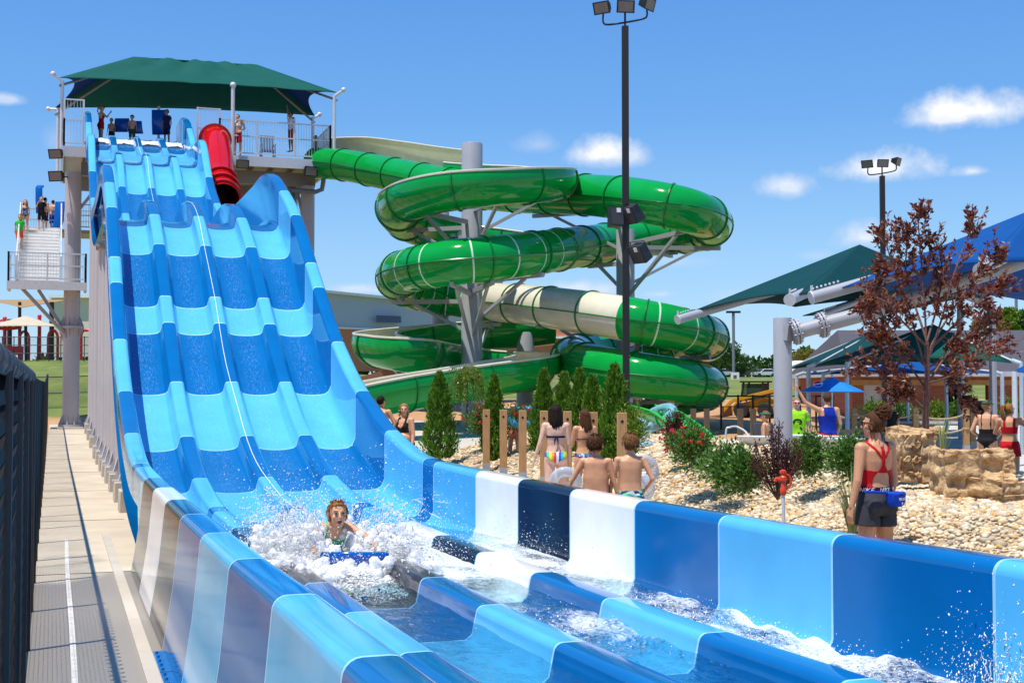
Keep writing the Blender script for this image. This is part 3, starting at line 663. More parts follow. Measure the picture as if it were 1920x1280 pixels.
for sg in (1, -1):
    m = MB(); m.tube([p + s * sg * (RT_ + .01) for p, t, u, s in frames(tp)][::2], .022, 5); m.build('seam_flange', gdkg, gt)
gf = thing('green_open_slide', (col_L.x, col_L.y, 0), 'open green flume slide with cream lining, coiling down and running out at the left', 'water slide')
def openflume(pts, parent, r=.72, a0=-112, a1=112, rings=2.2, tag_=''):
    flume(pts, r, 'outer_shell', [ggreen], parent, a0, a1, 26); flume(pts, r - .035, 'cream_lining', [gcream], parent, a0, a1, 26)
    fr = frames(pts)
    for e in (a0, a1):
        m = MB(); m.tube([p + (u * -math.cos(R(e)) + s * math.sin(R(e))) * (r + .005) for p, t, u, s in fr], .04, 6); m.build('rim', gcream, parent)
    Lk = sum((pts[i + 1] - pts[i]).length for i in range(len(pts) - 1)); n = int(Lk / rings)
    for k in range(1, n): ring(pts, k / n, (r - .0, r + .045), .04, 'joint_flange', gdkg, parent, a0 + 4, a1 - 4)
Q1 = [(-110, 120, 58), (60, 118, 56.5), (220, 140, 54.5), (380, 168, 52), (540, 190, 49.6), (700, 200, 47.3), (830, 205, 45), (905, 210, 43), (905, 215, 41.2), (830, 218, 39.8), (700, 226, 38.8), (560, 238, 38.2), (430, 256, 38.4), (320, 285, 39.3), (258, 322, 41), (250, 362, 43.2), (310, 405, 45.2), (430, 440, 46.4), (570, 460, 46.8), (720, 475, 46.4), (860, 492, 45.6), (960, 510, 44.9)]
q1, _ = resample(catmull([Zp(*q) for q in Q1], 10), .16)
ns_ = int(len(q1) * .27)
openflume(q1[:ns_ + 1], gf, .86, -158, 48); openflume(q1[ns_:], gf)
Q2 = [(900, 840, 46.6), (760, 855, 46.4), (600, 865, 46.2), (430, 875, 45.8), (290, 890, 45.0), (180, 905, 43.6), (142, 918, 42), (190, 930, 40.8), (300, 948, 40.4), (430, 970, 43), (560, 985, 44.2), (680, 992, 44.4), (780, 995, 43.8), (838, 1000, 42.4), (838, 1010, 41), (780, 1024, 39.8), (680, 1040, 38.8), (540, 1062, 38), (390, 1085, 37.4), (240, 1110, 36.8), (90, 1140, 36.2), (-60, 1175, 35.6)]
q2, _ = resample(catmull([Zp(*q) for q in Q2], 10), .16)
openflume(q2, gf)
# columns and arms
def gcol(p, r, ztop, parent):
    m = MB(); m.lathe([(r, 0), (r, ztop), (r * .97, ztop + .02)], (p.x, p.y, -.1), 24); m.lathe([(r + .18, 0), (r + .18, .06)], (p.x, p.y, -.05), 24); return m.build('support_column', steel, parent)
gcol(col_L, .33, Zp(560, 68, 42).z + .1, gt); gcol(col_R, .30, Zp(1217, 425, 43.5).z, gt)
c3_ = Zp(425, 350, 46.8); gcol(c3_, .30, c3_.z, gt); c4_ = Zp(788, 865, 46); gcol(c4_, .30, c4_.z, gt); c5_ = Zp(1340, 900, 50); gcol(c5_, .22, c5_.z, gt)
def arm(zx, zy, D, colp, drop=.75, parent=gt):
    e = Zp(zx, zy, D); top = Vector((colp.x, colp.y, e.z - .02)); d = (e - top); d.z = 0; m = MB()
    m.bar(top, e + d.normalized() * .35, .11, .13); m.bar(Vector((colp.x, colp.y, e.z - max(1.0, d.length * .45))), top.lerp(e, .85) - Vector((0, 0, .05)), .09)
    s = Vector((-d.y, d.x, 0)).normalized(); m.bar(e - s * .35 + Vector((0, 0, .06)), e + s * .35 + Vector((0, 0, .06)), .1); m.bar(e + Vector((0, 0, .05)), e + Vector((0, 0, .22)), .14)
    return m.build('support_arm', steel, parent, smooth=0)
for zx, zy, D, c in [(700, 290, 38.8, col_L), (930, 288, 41.5, col_L), (320, 355, 39.3, col_L), (270, 440, 43, col_L), (500, 470, 46, c3_), (830, 632, 39.6, col_L), (480, 672, 38.2, col_L), (260, 745, 42.5, col_L), (640, 665, 38.6, col_L), (860, 375, 45, col_R), (1180, 385, 41.0, col_R), (1480, 440, 39.8, col_R), (1580, 515, 44, col_R), (1090, 590, 44.6, col_R), (1400, 545, 47, col_R), (880, 850, 42.2, col_R), (1280, 915, 39.4, col_R), (1540, 985, 41.5, col_R), (640, 850, 45, col_L), (1420, 1030, 47, col_R), (1010, 1050, 43, c4_), (1480, 1175, 40, col_R), (1240, 1165, 39.4, col_R), (150, 985, 42, c3_), (420, 1050, 41, col_L), (600, 1170, 38.4, col_L)]: arm(zx, zy, D, c)
# ------------------------------------------------------------------ people
def skin(name, c): return M(name, c, .45, .17, 7, sss=.06, spec=.4, bump=.03, bscale=120)
SK_tan = skin('tanned_skin', (.64, .31, .165)); SK_pale = skin('pale_skin', (.72, .42, .30)); SK_mid = skin('sunned_skin', (.68, .35, .195)); SK_brown = skin('brown_skin', (.30, .13, .065))
def hairm(name, c): return M(name, c, .6, .35, 30, stretch=(3, 3, .5), bump=.5, bscale=60, spec=.15)
H_brown = hairm('brown_hair', (.085, .034, .013)); H_dark = hairm('dark_brown_hair', (.018, .009, .006)); H_blond = hairm('blond_hair', (.34, .19, .07)); H_lt = hairm('light_brown_hair', (.20, .095, .036)); H_gold = hairm('golden_brown_hair', (.30, .13, .035))
def cloth(name, c, **k): return M(name, c, .75, .15, 14, bump=.15, bscale=90, spec=.2, **k)
c_red = cloth('red_swim_fabric', (.52, .006, .012)); c_black = cloth('black_swim_fabric', (.010, .010, .012)); c_navy = cloth('navy_fabric', (.008, .012, .05)); c_char = cloth('charcoal_marl_fabric', (.045, .046, .055)); c_blue = cloth('bright_blue_fabric', (.006, .04, .45)); c_lime = cloth('lime_fabric', (.32, .75, .02)); c_green = cloth('green_tee_fabric', (.02, .55, .06)); c_orange = cloth('orange_fabric', (.75, .10, .01)); c_white = cloth('white_fabric', (.78, .78, .78)); c_pink = cloth('hot_pink_fabric', (.75, .02, .12)); c_dkgreen = cloth('olive_fabric', (.07, .09, .03)); c_tankblue = cloth('royal_blue_fabric', (.008, .03, .36)); c_teal = cloth('teal_fabric', (.01, .25, .20))
def pattern(name, cols, scale, kind='voronoi', stretch=(1, 1, 1)):
    m = M(name, cols[0], .7, .1, 8); t = m.node_tree; b = t.nodes['Principled BSDF']; tc = t.nodes.new('ShaderNodeTexCoord'); mp = t.nodes.new('ShaderNodeMapping'); mp.inputs['Scale'].default_value = stretch
    t.links.new(tc.outputs['Object'], mp.inputs[0]); r = t.nodes.new('ShaderNodeValToRGB'); r.color_ramp.interpolation = 'CONSTANT'
    if kind == 'stripes':
        sp = t.nodes.new('ShaderNodeSeparateXYZ'); t.links.new(mp.outputs[0], sp.inputs[0]); a = t.nodes.new('ShaderNodeMath'); a.operation = 'MULTIPLY_ADD'; a.inputs[1].default_value = scale; a.inputs[2].default_value = 10.5; t.links.new(sp.outputs['X'], a.inputs[0])
        fr = t.nodes.new('ShaderNodeMath'); fr.operation = 'FRACT'; t.links.new(a.outputs[0], fr.inputs[0]); t.links.new(fr.outputs[0], r.inputs[0])
    else:
        v = t.nodes.new('ShaderNodeTexVoronoi'); v.inputs['Scale'].default_value = scale; t.links.new(mp.outputs[0], v.inputs[0]); sp = t.nodes.new('ShaderNodeSeparateColor'); t.links.new(v.outputs['Color'], sp.inputs[0]); t.links.new(sp.outputs[0], r.inputs[0])
    e = r.color_ramp.elements
    while len(e) < len(cols): e.new(.5)
    for i, c in enumerate(cols): e[i].position = i / len(cols); e[i].color = (*c, 1)
    t.links.new(r.outputs[0], b.inputs['Base Color']); return m
p_rain = pattern('rainbow_stripe_fabric', [(.02, .15, .6), (.1, .55, .2), (.75, .7, .05), (.8, .35, .02), (.75, .05, .08), (.85, .8, .8), (.02, .1, .5), (.05, .45, .55), (.4, .7, .05), (.8, .7, .05)], 2.9, 'stripes')
p_floral = pattern('tropical_print_fabric', [(.005, .01, .04), (.01, .12, .30), (.005, .02, .06), (.25, .03, .25), (.02, .30, .30), (.01, .04, .12), (.5, .6, .65)], 42, stretch=(1, 1, .45))
p_trunks = pattern('teal_camo_fabric', [(.01, .06, .3), (.02, .4, .5), (.005, .02, .1), (.1, .6, .25), (.5, .65, .65)], 30, stretch=(.5, 1, 1.4))
p_dots = pattern('purple_dotted_fabric', [(.10, .01, .30), (.10, .01, .30), (.04, .01, .2), (.10, .01, .3), (.75, .35, .5)], 46)
p_camo = pattern('camouflage_fabric', [(.05, .07, .02), (.02, .03, .01), (.12, .12, .05), (.03, .05, .02)], 40)
def capsule(mb, p0, r0, p1, r1, n=10):
    p0, p1 = Vector(p0), Vector(p1); d = (p1 - p0); ln = d.length
    if ln < 1e-6: return mb.ball(p0, r0, n, 6)
    t = d / ln; pts = []; rs = []
    for a in (-85, -55, -25, 0): pts.append(p0 + t * r0 * math.sin(R(a))); rs.append(max(1e-4, r0 * math.cos(R(a))))
    for k in (.33, .66): pts.append(p0.lerp(p1, k)); rs.append(r0 * (1 - k) + r1 * k)
    for a in (0, 25, 55, 85): pts.append(p1 + t * r1 * math.sin(R(a))); rs.append(max(1e-4, r1 * math.cos(R(a))))
    return mb.tube(pts, rs, n)
def V(*a): return Vector(a)
def remesh(mb, voxel, it=3):
    me = bpy.data.meshes.new('tmp'); me.from_pydata(mb.v, [], mb.f); o = bpy.data.objects.new('tmp', me); COL.objects.link(o)
    r = o.modifiers.new('r', 'REMESH'); r.mode = 'VOXEL'; r.voxel_size = voxel
    s = o.modifiers.new('s', 'SMOOTH'); s.factor = .45; s.iterations = it
    bpy.context.view_layer.update(); dg = bpy.context.evaluated_depsgraph_get(); ev = o.evaluated_get(dg); out = bpy.data.meshes.new_from_object(ev)
    bpy.data.objects.remove(o); bpy.data.meshes.remove(me); return out
def dirv(v): v = Vector(v); return v.normalized()
# body: local frame, facing +Y, right hand at +X, feet at z = 0
def person(loc, H, face, label, skinm, hair=None, hairmat=H_brown, sex='f', child=False, fat=0., arms=None, legs=None, headyaw=0, headpitch=0, wear=(), voxel=None, group=None, extra=None, lean=0, curl=.5, root_rot=None):
    s = H / 1.7; hs = (1.0 if not child else 1.22)
    t = thing('person', loc, label, 'person', group, rz=face)
    if root_rot: t.rotation_euler = root_rot
    mb = MB(); caps = []
    def cap(lab, p0, r0, p1, r1, n=10): capsule(mb, p0, r0, p1, r1, n); caps.append((lab, Vector(p0), r0, Vector(p1), r1))
    fw = 1 + fat; fem = sex == 'f'
    shw = (.165 if fem else .19) * s * (.92 if child else 1); hipw = (.088 if fem else .082) * s
    # torso rings: z, half width, half depth, y shift
    if fem: rings = [(.80, .10, .085, 0), (.86, .165 * fw, .12, -.012), (.93, .172 * fw, .125 * fw, -.012), (1.0, .15 * fw, .105 * fw, 0), (1.08, .128 * fw, .092 * (1 + fat * 1.4), .004), (1.17, .137 * fw, .10 * fw, .004), (1.27, .15, .115, .006), (1.36, .155, .10, -.004), (1.42, .10, .07, -.006), (1.455, .055, .055, 0)]
    else: rings = [(.80, .10, .085, 0), (.86, .15 * fw, .115, -.008), (.93, .155 * fw, .118 * fw, -.006), (1.0, .148 * fw, .108 * fw, 0), (1.08, .144 * fw, .102 * (1 + fat * 1.4), .004), (1.17, .155 * fw, .108 * fw, .004), (1.28, .172, .118, .002), (1.37, .175, .10, -.006), (1.425, .11, .075, -.008), (1.46, .058, .058, 0)]
    if child: rings = [(z, w * .9 if z > 1.15 else w * .95, d, y) for z, w, d, y in rings]
    def bend(p):
        p = Vector(p)
        if lean and p.z > .95 * s: 
            dz = p.z - .95 * s; a = lean * min(1, dz / (.3 * s)); p = V(p.x, p.y * math.cos(a) + dz * math.sin(a), .95 * s + dz * math.cos(a) - p.y * math.sin(a) * .5)
        return p
    n = 18; vs = []; fs = []
    for z, w, d, y in rings:
        for j in range(n):
            a = 2 * math.pi * j / n; c_, s_ = math.cos(a), math.sin(a); e = .8
            vs.append(bend((w * s * math.copysign(abs(c_)**e, c_), y * s + d * s * math.copysign(abs(s_)**e, s_), z * s)))
    for i in range(len(rings) - 1):
        for j in range(n): fs.append((i * n + j, i * n + (j + 1) % n, (i + 1) * n + (j + 1) % n, (i + 1) * n + j))
    fs += [tuple(range(n - 1, -1, -1)), tuple((len(rings) - 1) * n + j for j in range(n))]
    mb.add(vs, fs); caps.append(('torso', bend((0, 0, .9 * s)), .14 * s, bend((0, 0, 1.36 * s)), .13 * s))
    if fem:
        if not child:
            for sx in (-1, 1): mb.ball(bend((sx * .065 * s, .095 * s, 1.245 * s)), (.055 * s, .05 * s, .055 * s), 10, 6)
    for sx in (-1, 1): mb.ball((sx * .075 * s, -.075 * s, .885 * s), (.085 * s * fw, .07 * s, .085 * s), 10, 6)
    if fat > .15: mb.ball(bend((0, .06 * s, 1.04 * s)), (.15 * s * fw, .10 * s * (1 + fat), .12 * s), 12, 8)
    # neck and head
    nk = bend((0, -.005 * s, 1.43 * s)); hc = bend((0, .012 * s, 1.585 * s)); hc = nk + (hc - nk) * (1.0 if not child else 1.12); hr = hs * s
    hq = Matrix.Rotation(headyaw, 3, 'Z') @ Matrix.Rotation(-headpitch, 3, 'X')
    cap('neck', nk, .056 * s, nk.lerp(hc, .7), .05 * s)
    def hp(x, y, z): return hc + hq @ (V(x, y, z) * hr)
    def hball(c, r): mb.ball(hp(*c), tuple(q * hr for q in r), 12, 8, M=hq)
    hball((0, -.008, .028), (.077, .094, .085)); hball((0, .028, -.035), (.06, .066, .075)); hball((0, .058, -.088), (.03, .028, .026))
    capsule(mb, hp(0, .088, .012), .010 * hr, hp(0, .107, -.022), .0135 * hr, 8)
    for sx in (-1, 1):
        hball((sx * .078, -.005, -.012), (.012, .02, .032)); hball((sx * .04, .065, -.022), (.022, .018, .018))
    for sx in (-1, 1): hball((sx * .028, .083, .028), (.024, .010, .010))
    caps.append(('head', hp(0, 0, .02), .09 * hr, hp(0, .02, -.06), .07 * hr))
    # limbs
    A = dict(L=((-.18, -.05, -1), (-.05, .25, -1)), R=((.18, -.05, -1), (.05, .25, -1))); A.update(arms or {})
    G = dict(L=((-.06, 0, -1), (-.01, -.05, -1)), R=((.06, 0, -1), (.01, -.05, -1))); G.update(legs or {})
    thin = .86 if child else 1; ends = {}
    for k, sx in (('L', -1), ('R', 1)):
        sh = bend((sx * shw, -.005 * s, 1.385 * s)); u, fo = A[k][0], A[k][1]; el = sh + dirv(u) * .285 * s; wr = el + dirv(fo) * .235 * s
        cap('arm', bend((sx * shw * .55, 0, 1.375 * s)), .06 * s, sh, .056 * s * thin * (1 + fat * .3)); cap('arm', sh, .054 * s * thin * (1 + fat * .35), el, .037 * s * thin * (1 + fat * .3)); cap('fore', el, .039 * s * thin, wr, .025 * s * thin)
        hd = dirv(A[k][2]) if len(A[k]) > 2 else dirv(fo); q = dirv(A[k][3]) if len(A[k]) > 3 else V(-sx, .1, 0); pn = (q - hd * q.dot(hd)).normalized()   # palm normal
        ac = hd.cross(pn).normalized()                                                        # across the knuckles
        if ac.y < 0 and abs(ac.y) > .2: ac = -ac
        pm = wr + hd * .045 * s
        for o_ in (-.024, -.008, .008, .024): cap('hand', wr + ac * o_ * .7 * s + hd * .012 * s, .0145 * s, wr + ac * o_ * s + hd * .085 * s, .0125 * s, 8)
        for o_, ln in ((.03, .068), (.0105, .078), (-.0105, .072), (-.029, .058)):
            b0 = wr + ac * o_ * s + hd * .088 * s; d1 = (hd + pn * curl * .6 + ac * o_ * 3).normalized(); m1 = b0 + d1 * ln * .5 * s; d2 = (hd + pn * curl * 1.5 + ac * o_ * 2).normalized(); e1 = m1 + d2 * ln * .5 * s
            cap('hand', b0, .0098 * s, m1, .0088 * s, 8); cap('hand', m1, .0088 * s, e1, .0072 * s, 8)
        tb = wr + hd * .025 * s + ac * .026 * s; td = (hd * .75 + ac * .75 + pn * .35).normalized(); tm = tb + td * .036 * s; cap('hand', tb, .0125 * s, tm, .0105 * s, 8); cap('hand', tm, .0105 * s, tm + (hd + ac * .25 + pn * .3).normalized() * .03 * s, .0085 * s, 8)
        ends['hand' + k] = wr + hd * .09 * s; ends['wrist' + k] = wr; ends['elbow' + k] = el; ends['shoulder' + k] = sh
        hip = V(sx * hipw, -.005 * s, .87 * s); kn = hip + dirv(G[k][0]) * .41 * s; an = kn + dirv(G[k][1]) * .39 * s
        lf = fw * (1.06 if fem else 1)
        cap('thigh', hip, .092 * s * lf * thin, kn, .058 * s * thin * lf); cap('shin', kn, .056 * s * thin * lf, kn.lerp(an, .3), .057 * s * thin * lf); cap('shin', kn.lerp(an, .3), .057 * s * thin * lf, an, .034 * s)
        ft = dirv(G[k][2]) if len(G[k]) > 2 else V(sx * .15, 1, 0).normalized()
        hl = an + V(0, 0, -.045 * s); cap('foot', hl - ft * .035 * s, .034 * s, hl + ft * .10 * s - V(0, 0, .006 * s), .032 * s); cap('foot', hl + ft * .10 * s - V(0, 0, .006 * s), .033 * s, hl + ft * .165 * s - V(0, 0, .014 * s), .02 * s)
        for o_ in (-.02, -.007, .006, .019):
            ac2 = V(-ft.y, ft.x, 0); capsule(mb, hl + ft * .165 * s + ac2 * o_ * s - V(0, 0, .016 * s), .011 * s, hl + ft * (.195 - abs(o_)) * s + ac2 * o_ * 1.3 * s - V(0, 0, .02 * s), .009 * s, 6)
    me = remesh(mb, voxel or max(.011, .0125 * s)); me.name = 'body'; me.materials.append(skinm); me.polygons.foreach_set('use_smooth', [True] * len(me.polygons))
    body = bpy.data.objects.new('body', me); COL.objects.link(body); body.parent = t
    co = np.empty(len(me.vertices) * 3); me.vertices.foreach_get('co', co); co = co.reshape(-1, 3); no = np.empty_like(co.ravel()); me.vertices.foreach_get('normal', no); no = no.reshape(-1, 3)
    best = np.full(len(co), 1e9); lab = np.empty(len(co), object); tt = np.zeros(len(co))
    for (l, p0, r0, p1, r1) in caps:
        a = np.array(p0); d = np.array(p1) - a; dd = max(1e-9, d @ d); u = np.clip(((co - a) @ d) / dd, 0, 1); dist = np.linalg.norm(co - (a + u[:, None] * d), axis=1) - (r0 * (1 - u) + r1 * u)
        k = dist < best; best[k] = dist[k]; lab[k] = l; tt[k] = u[k]
    fv = [tuple(p.vertices) for p in me.polygons]
    Hh = 1.7; X, Y, Z = co[:, 0] / s, co[:, 1] / s, co[:, 2] / s
    Hl = (co - np.array(hc)) @ np.array(hq) / hr      # head local coordinates
    ctx = dict(X=X, Y=Y, Z=Z, lab=lab, tt=tt, Hl=Hl, s=s, hr=hr, hp=hp, hq=hq, ends=ends, root=t, co=co, no=no, fv=fv, bend=bend, hc=hc)
    def shell(name, mask, off, mat, parent=t, jitter=0, flare=None):
        idx = np.nonzero(mask)[0]; mp = -np.ones(len(co), int)
        faces = [f for f in fv if all(mask[i] for i in f)]
        if not faces: return None
        used = sorted(set(i for f in faces for i in f)); mp = {i: k for k, i in enumerate(used)}; o_ = off
        pts = []
        for i in used:
            d_ = off(i) if callable(off) else off
            if jitter: d_ += jitter * mnoise.noise(Vector(co[i]) * (9 / s))
            pts.append(tuple(co[i] + no[i] * d_))
        ob = mkobj(name, pts, [tuple(mp[i] for i in f) for f in faces], mat, parent, False, 180)
        sm = ob.modifiers.new('thick', 'SOLIDIFY'); sm.thickness = .004 * s; sm.offset = -1; return ob
    ctx['shell'] = shell
    # hair
    if hair:
        hx, hy, hz = Hl[:, 0], Hl[:, 1], Hl[:, 2]
        hm = (lab == 'head') | (lab == 'neck')
        if hair == 'short':
            mask = hm & ((hz > .055 + hy * .25) | ((hy < .02) & (hz > -.055) & (hz > -.03 + hy * .6))) & ~((np.abs(hx) > .079) & (hz < .03))
            hb = shell('hair', mask, .009 * hr, hairmat, jitter=.008 * hr)
            if (voxel or 1) < .0105 and hb:
                m = MB(); rr = random.Random(len(label)); ii = np.nonzero(mask)[0]
                for q in range(420):
                    i = int(ii[rr.randrange(len(ii))]); p0 = Vector(co[i]) + Vector(no[i]) * .008 * hr; dn = (Vector(no[i]) * .5 + hq @ V(rr.uniform(-.3, .3), .25 if Hl[i][1] > 0 else -.25, -.75 if Hl[i][2] < .09 else -.1)).normalized(); m.tube([p0 - Vector(no[i]) * .006 * hr, p0 + dn * .012 * hr, p0 + dn * .026 * hr - V(0, 0, .006 * hr)], [.0042 * hr, .0035 * hr, .0008 * hr], 4, cap=False)
                m.build('hair_tufts', hairmat, hb, world=False)
        else:
            mask = hm & ((hz > .06 + hy * .22) | ((hy < .015) & (hz > -.07))) & ~((np.abs(hx) > .081) & (hz < .0) & (hy > -.01)); hb = shell('hair', mask, .014 * hr, hairmat, jitter=.01 * hr)
            m = MB(); rr = random.Random(len(label))
            if hair == 'long':
                for i in range(46):
                    a = R(-180 + 200 * (i + rr.random()) / 46 - 10); r0 = .088; x0, y0 = r0 * math.cos(a) * .92, r0 * math.sin(a) if True else 0
                    z0 = rr.uniform(-.02, .06); L_ = rr.uniform(.24, .36); q = [hp(x0, y0 - .005, z0), hp(x0 * 1.15, y0 - .02, z0 - .10), hp(x0 * 1.05 + rr.uniform(-.02, .02), min(y0, -.02) - .035, z0 - .10 - L_ * .4), hp(x0 * .8 + rr.uniform(-.03, .03), -.08 + rr.uniform(-.015, .015), z0 - .1 - L_ * .75)]
                    m.tube(q, [.013 * hr, .016 * hr, .012 * hr, .003 * hr], 6)
            elif hair in ('pony', 'highpony'):
                zt = .08 if hair == 'highpony' else .02
                m.ball(hp(0, -.105, zt), .03 * hr, 10, 6)
                for i in range(22):
                    a = rr.uniform(0, 6.28); q = .022; x0, z0 = q * math.cos(a), q * math.sin(a)
                    m.tube([hp(x0, -.10, zt + z0), hp(x0 * 1.6, -.15 - z0 * .4, zt - .02 + z0), hp(x0 * 1.8 + rr.uniform(-.01, .01), -.155 - rr.random() * .02, zt - .12), hp(x0 + rr.uniform(-.02, .02), -.125, zt - .24 - rr.random() * .06)], [.011 * hr, .014 * hr, .012 * hr, .003 * hr], 6)
            elif hair == 'bun':
                for i in range(60):
                    u_, a = rr.uniform(-1, 1), rr.uniform(0, 6.28); r_ = .058; c0 = V(.0, -.085, .118); k = math.sqrt(1 - u_ * u_)
                    p = c0 + V(r_ * 1.05 * k * math.cos(a), r_ * k * math.sin(a), r_ * .95 * u_); d_ = V(-math.sin(a), math.cos(a), rr.uniform(-.7, .7)) * .03; p2_ = p + d_ + (p - c0) * .22 * rr.random()
                    m.tube([hp(*(p - d_)), hp(*(p + (p - c0) * .2)), hp(*p2_)], [.008 * hr, .013 * hr, .006 * hr], 6)
                m.ball(hp(0, -.085, .118), .055 * hr, 12, 8)
            elif hair == 'curly':
                for i in range(120):
                    a = rr.uniform(-3.6, .46); z0 = rr.uniform(-.12, .1); k = math.sqrt(max(.05, 1 - (max(z0, 0) / .12)**2)); p = V(.092 * k * math.cos(a), .098 * k * math.sin(a) - .005, z0); m.ball(hp(*p), tuple(hr * rr.uniform(.012, .022) for _ in range(3)), 6, 4)
            if m.v: m.build('hair_length', hairmat, hb, world=False)
            ctx['hair'] = hb
    # clothing
    lt = lambda n: lab == n
    body_ = lt('torso') | lt('thigh')
    for wspec in wear:
        w, mat = wspec[0], wspec[1]
        if w == 'bikini_bottom': o = shell('bikini_bottom', body_ & (Z < .985 - .02 * np.abs(X)) & (Z > .80 + np.abs(X) * .75) & ~((lab == 'thigh') & (tt > .22)), .006 * s, mat)
        elif w == 'bikini_top':
            o = shell('bikini_top', (lt('torso') & (Z > 1.195) & (Z < np.where(Y > 0, 1.30 - .5 * np.maximum(0, np.abs(X) - .09), 1.232))), .006 * s, mat)
            m = MB(); 
            for sx in (-1, 1): m.tube([bend((sx * .075 * s, .135 * s, 1.28 * s)), bend((sx * .085 * s, .10 * s, 1.37 * s)), bend((sx * .06 * s, .02 * s, 1.45 * s)), bend((0, -.068 * s, 1.46 * s))], .007 * s, 6)
            for sx in (-1, 1): m.tube([bend((0, -.115 * s, 1.215 * s)), bend((sx * .02 * s, -.135 * s, 1.18 * s)), bend((sx * .03 * s, -.13 * s, 1.10 * s))], [.012 * s, .014 * s, .004 * s], 6)
            m.ball(bend((0, -.12 * s, 1.213 * s)), .017 * s, 8, 5); m.build('strap', mat, o, world=False)
        elif w == 'trunks': o = shell('swim_trunks', ((lt('torso') & (Z < .985)) | (lt('thigh') & (tt < .80))), lambda i: (.010 + .022 * (tt[i] if lab[i] == 'thigh' else 0)) * s, mat, jitter=.006 * s)
        elif w == 'shorts': o = shell('shorts', ((lt('torso') & (Z < 1.0)) | (lt('thigh') & (tt < .40))), lambda i: (.012 + .05 * (tt[i] if lab[i] == 'thigh' else 0)) * s, mat, jitter=.005 * s)
        elif w == 'leggings': o = shell('leggings', ((lt('torso') & (Z < 1.0)) | lt('thigh') | lt('shin')), .008 * s, mat)
        elif w == 'tee': o = shell('t_shirt', ((lt('torso') & (Z > .90) & (Z < 1.44)) | (lt('arm') & ((tt < .6) | (np.abs(X) < shw / s)))), .018 * s, mat, jitter=.012 * s)
        elif w == 'tank': o = shell('tank_top', ((lt('torso') | lt('arm')) & (Z > .92) & (Z < 1.43) & ((np.abs(X) < .115) | (lt('torso') & (Z < 1.27)))), .016 * s, mat, jitter=.01 * s)
        elif w == 'sport_top':
            o = shell('sports_top', (lt('torso') & (Z > 1.14) & (Z < np.where(Y > 0, 1.34, 1.27)) & ~((Y > 0) & (Z > 1.24 + np.abs(X) * .5) & (np.abs(X) < .05))) | ((lt('torso') | lt('arm')) & (Z >= 1.25) & (np.abs(np.abs(X) - .085) < .024)), .007 * s, mat)
        elif w in ('racer', 'swimsuit'):
            ax = np.abs(X)
            back = (Y < 0)
            hip_ok = (Z > .80 + ax * .78) | (ax < .05)
            if w == 'racer':
                hole = back & (((ax / .092)**2 + ((Z - 1.075) / .115)**2) < 1)                      # open lower back
                ystrap = back & (((Z > 1.17) & (Z < 1.40) & (ax < .018 + .055 * np.clip((1.255 - Z) / .09, 0, 1)**1.5 + .0 * Z)) | ((Z >= 1.29) & (np.abs(ax - (.012 + (Z - 1.29) * .70)) < .017)))
                bk = back & (Z < 1.19 + .12 * np.clip(ax - .07, 0, 1)) & ~hole
                front = ~back & (Z < 1.33 - .4 * np.clip(ax - .1, 0, 1)) | (~back & (np.abs(ax - .075) < .02) & (Z < 1.45))
                mask = (body_ | lt('arm')) & hip_ok & (bk | ystrap | front) & ~(lt('arm') & (ax > .13)) & ~(lt('thigh') & (tt > .2))
            else:
                bk = back & (Z < 1.16); strap = (np.abs(ax - .085) < .014) & (Z < 1.46) & (Z > 1.1); front = ~back & (Z < 1.31)
                mask = (body_ | lt('arm')) & hip_ok & (bk | strap | front) & ~(lt('arm') & (ax > .12)) & ~(lt('thigh') & (tt > .2))
            o = shell('swimsuit', mask, .006 * s, mat)
        elif w == 'tankini': o = shell('swim_top', ((lt('torso') & (Z > .97) & (Z < 1.34)) | ((lt('torso') | lt('arm')) & (np.abs(np.abs(X) - .08) < .03) & (Z > 1.2))), .008 * s, mat)
        elif w == 'skirt': o = shell('swim_skirt', ((lt('torso') & (Z < .99)) | (lt('thigh') & (tt < .22))), lambda i: (.012 + .05 * (tt[i] if lab[i] == 'thigh' else 0)) * s, mat, jitter=.02 * s)
        elif w == 'cap':
            hx, hy, hz = Hl[:, 0], Hl[:, 1], Hl[:, 2]; o = shell('cap', (lab == 'head') & (hz > .045), .02 * hr, mat)
            m = MB(); pts = [hp(.075 * math.cos(a), .075 + .075 * math.sin(a), .05 - .012 * math.sin(a)) for a in np.linspace(0, math.pi, 10)]; m.prism(pts, hq @ V(0, 0, .008 * hr)); m.build('brim', mat, o, world=False)
        elif w == 'visor':
            m = MB(); pts = [hp(.075 * math.cos(a), .07 + .085 * math.sin(a), .055 - .012 * math.sin(a)) for a in np.linspace(0, math.pi, 10)]; m.prism(pts, hq @ V(0, 0, .008 * hr)); m.tube([hp(.085 * math.cos(a), .1 * math.sin(a), .055) for a in np.linspace(0, 6.28, 20)], .014 * hr, 6); m.build('visor', mat, t, world=False)
        elif w == 'shades':
            m = MB()
            for sx in (-1, 1): m.ball(hp(sx * .033, .098, .012), (.027 * hr, .010 * hr, .02 * hr), 10, 6, M=hq); m.bar(hp(sx * .058, .09, .018), hp(sx * .084, .0, .016), .006 * hr, .008 * hr)
            m.bar(hp(-.01, .104, .018), hp(.01, .104, .018), .006 * hr); m.build('sunglasses', mat, t, world=False)
    # face marks on every head that shows a face
    m = MB()
    for sx in (-1, 1): m.ball(hp(sx * .032, .088, .012), (.0125 * hr, .006 * hr, .007 * hr), 8, 5, M=hq)
    if not any(w[0] == 'shades' for w in wear): m.build('eyes', M('dark_eye', (.02, .012, .01), .2), body, world=False)
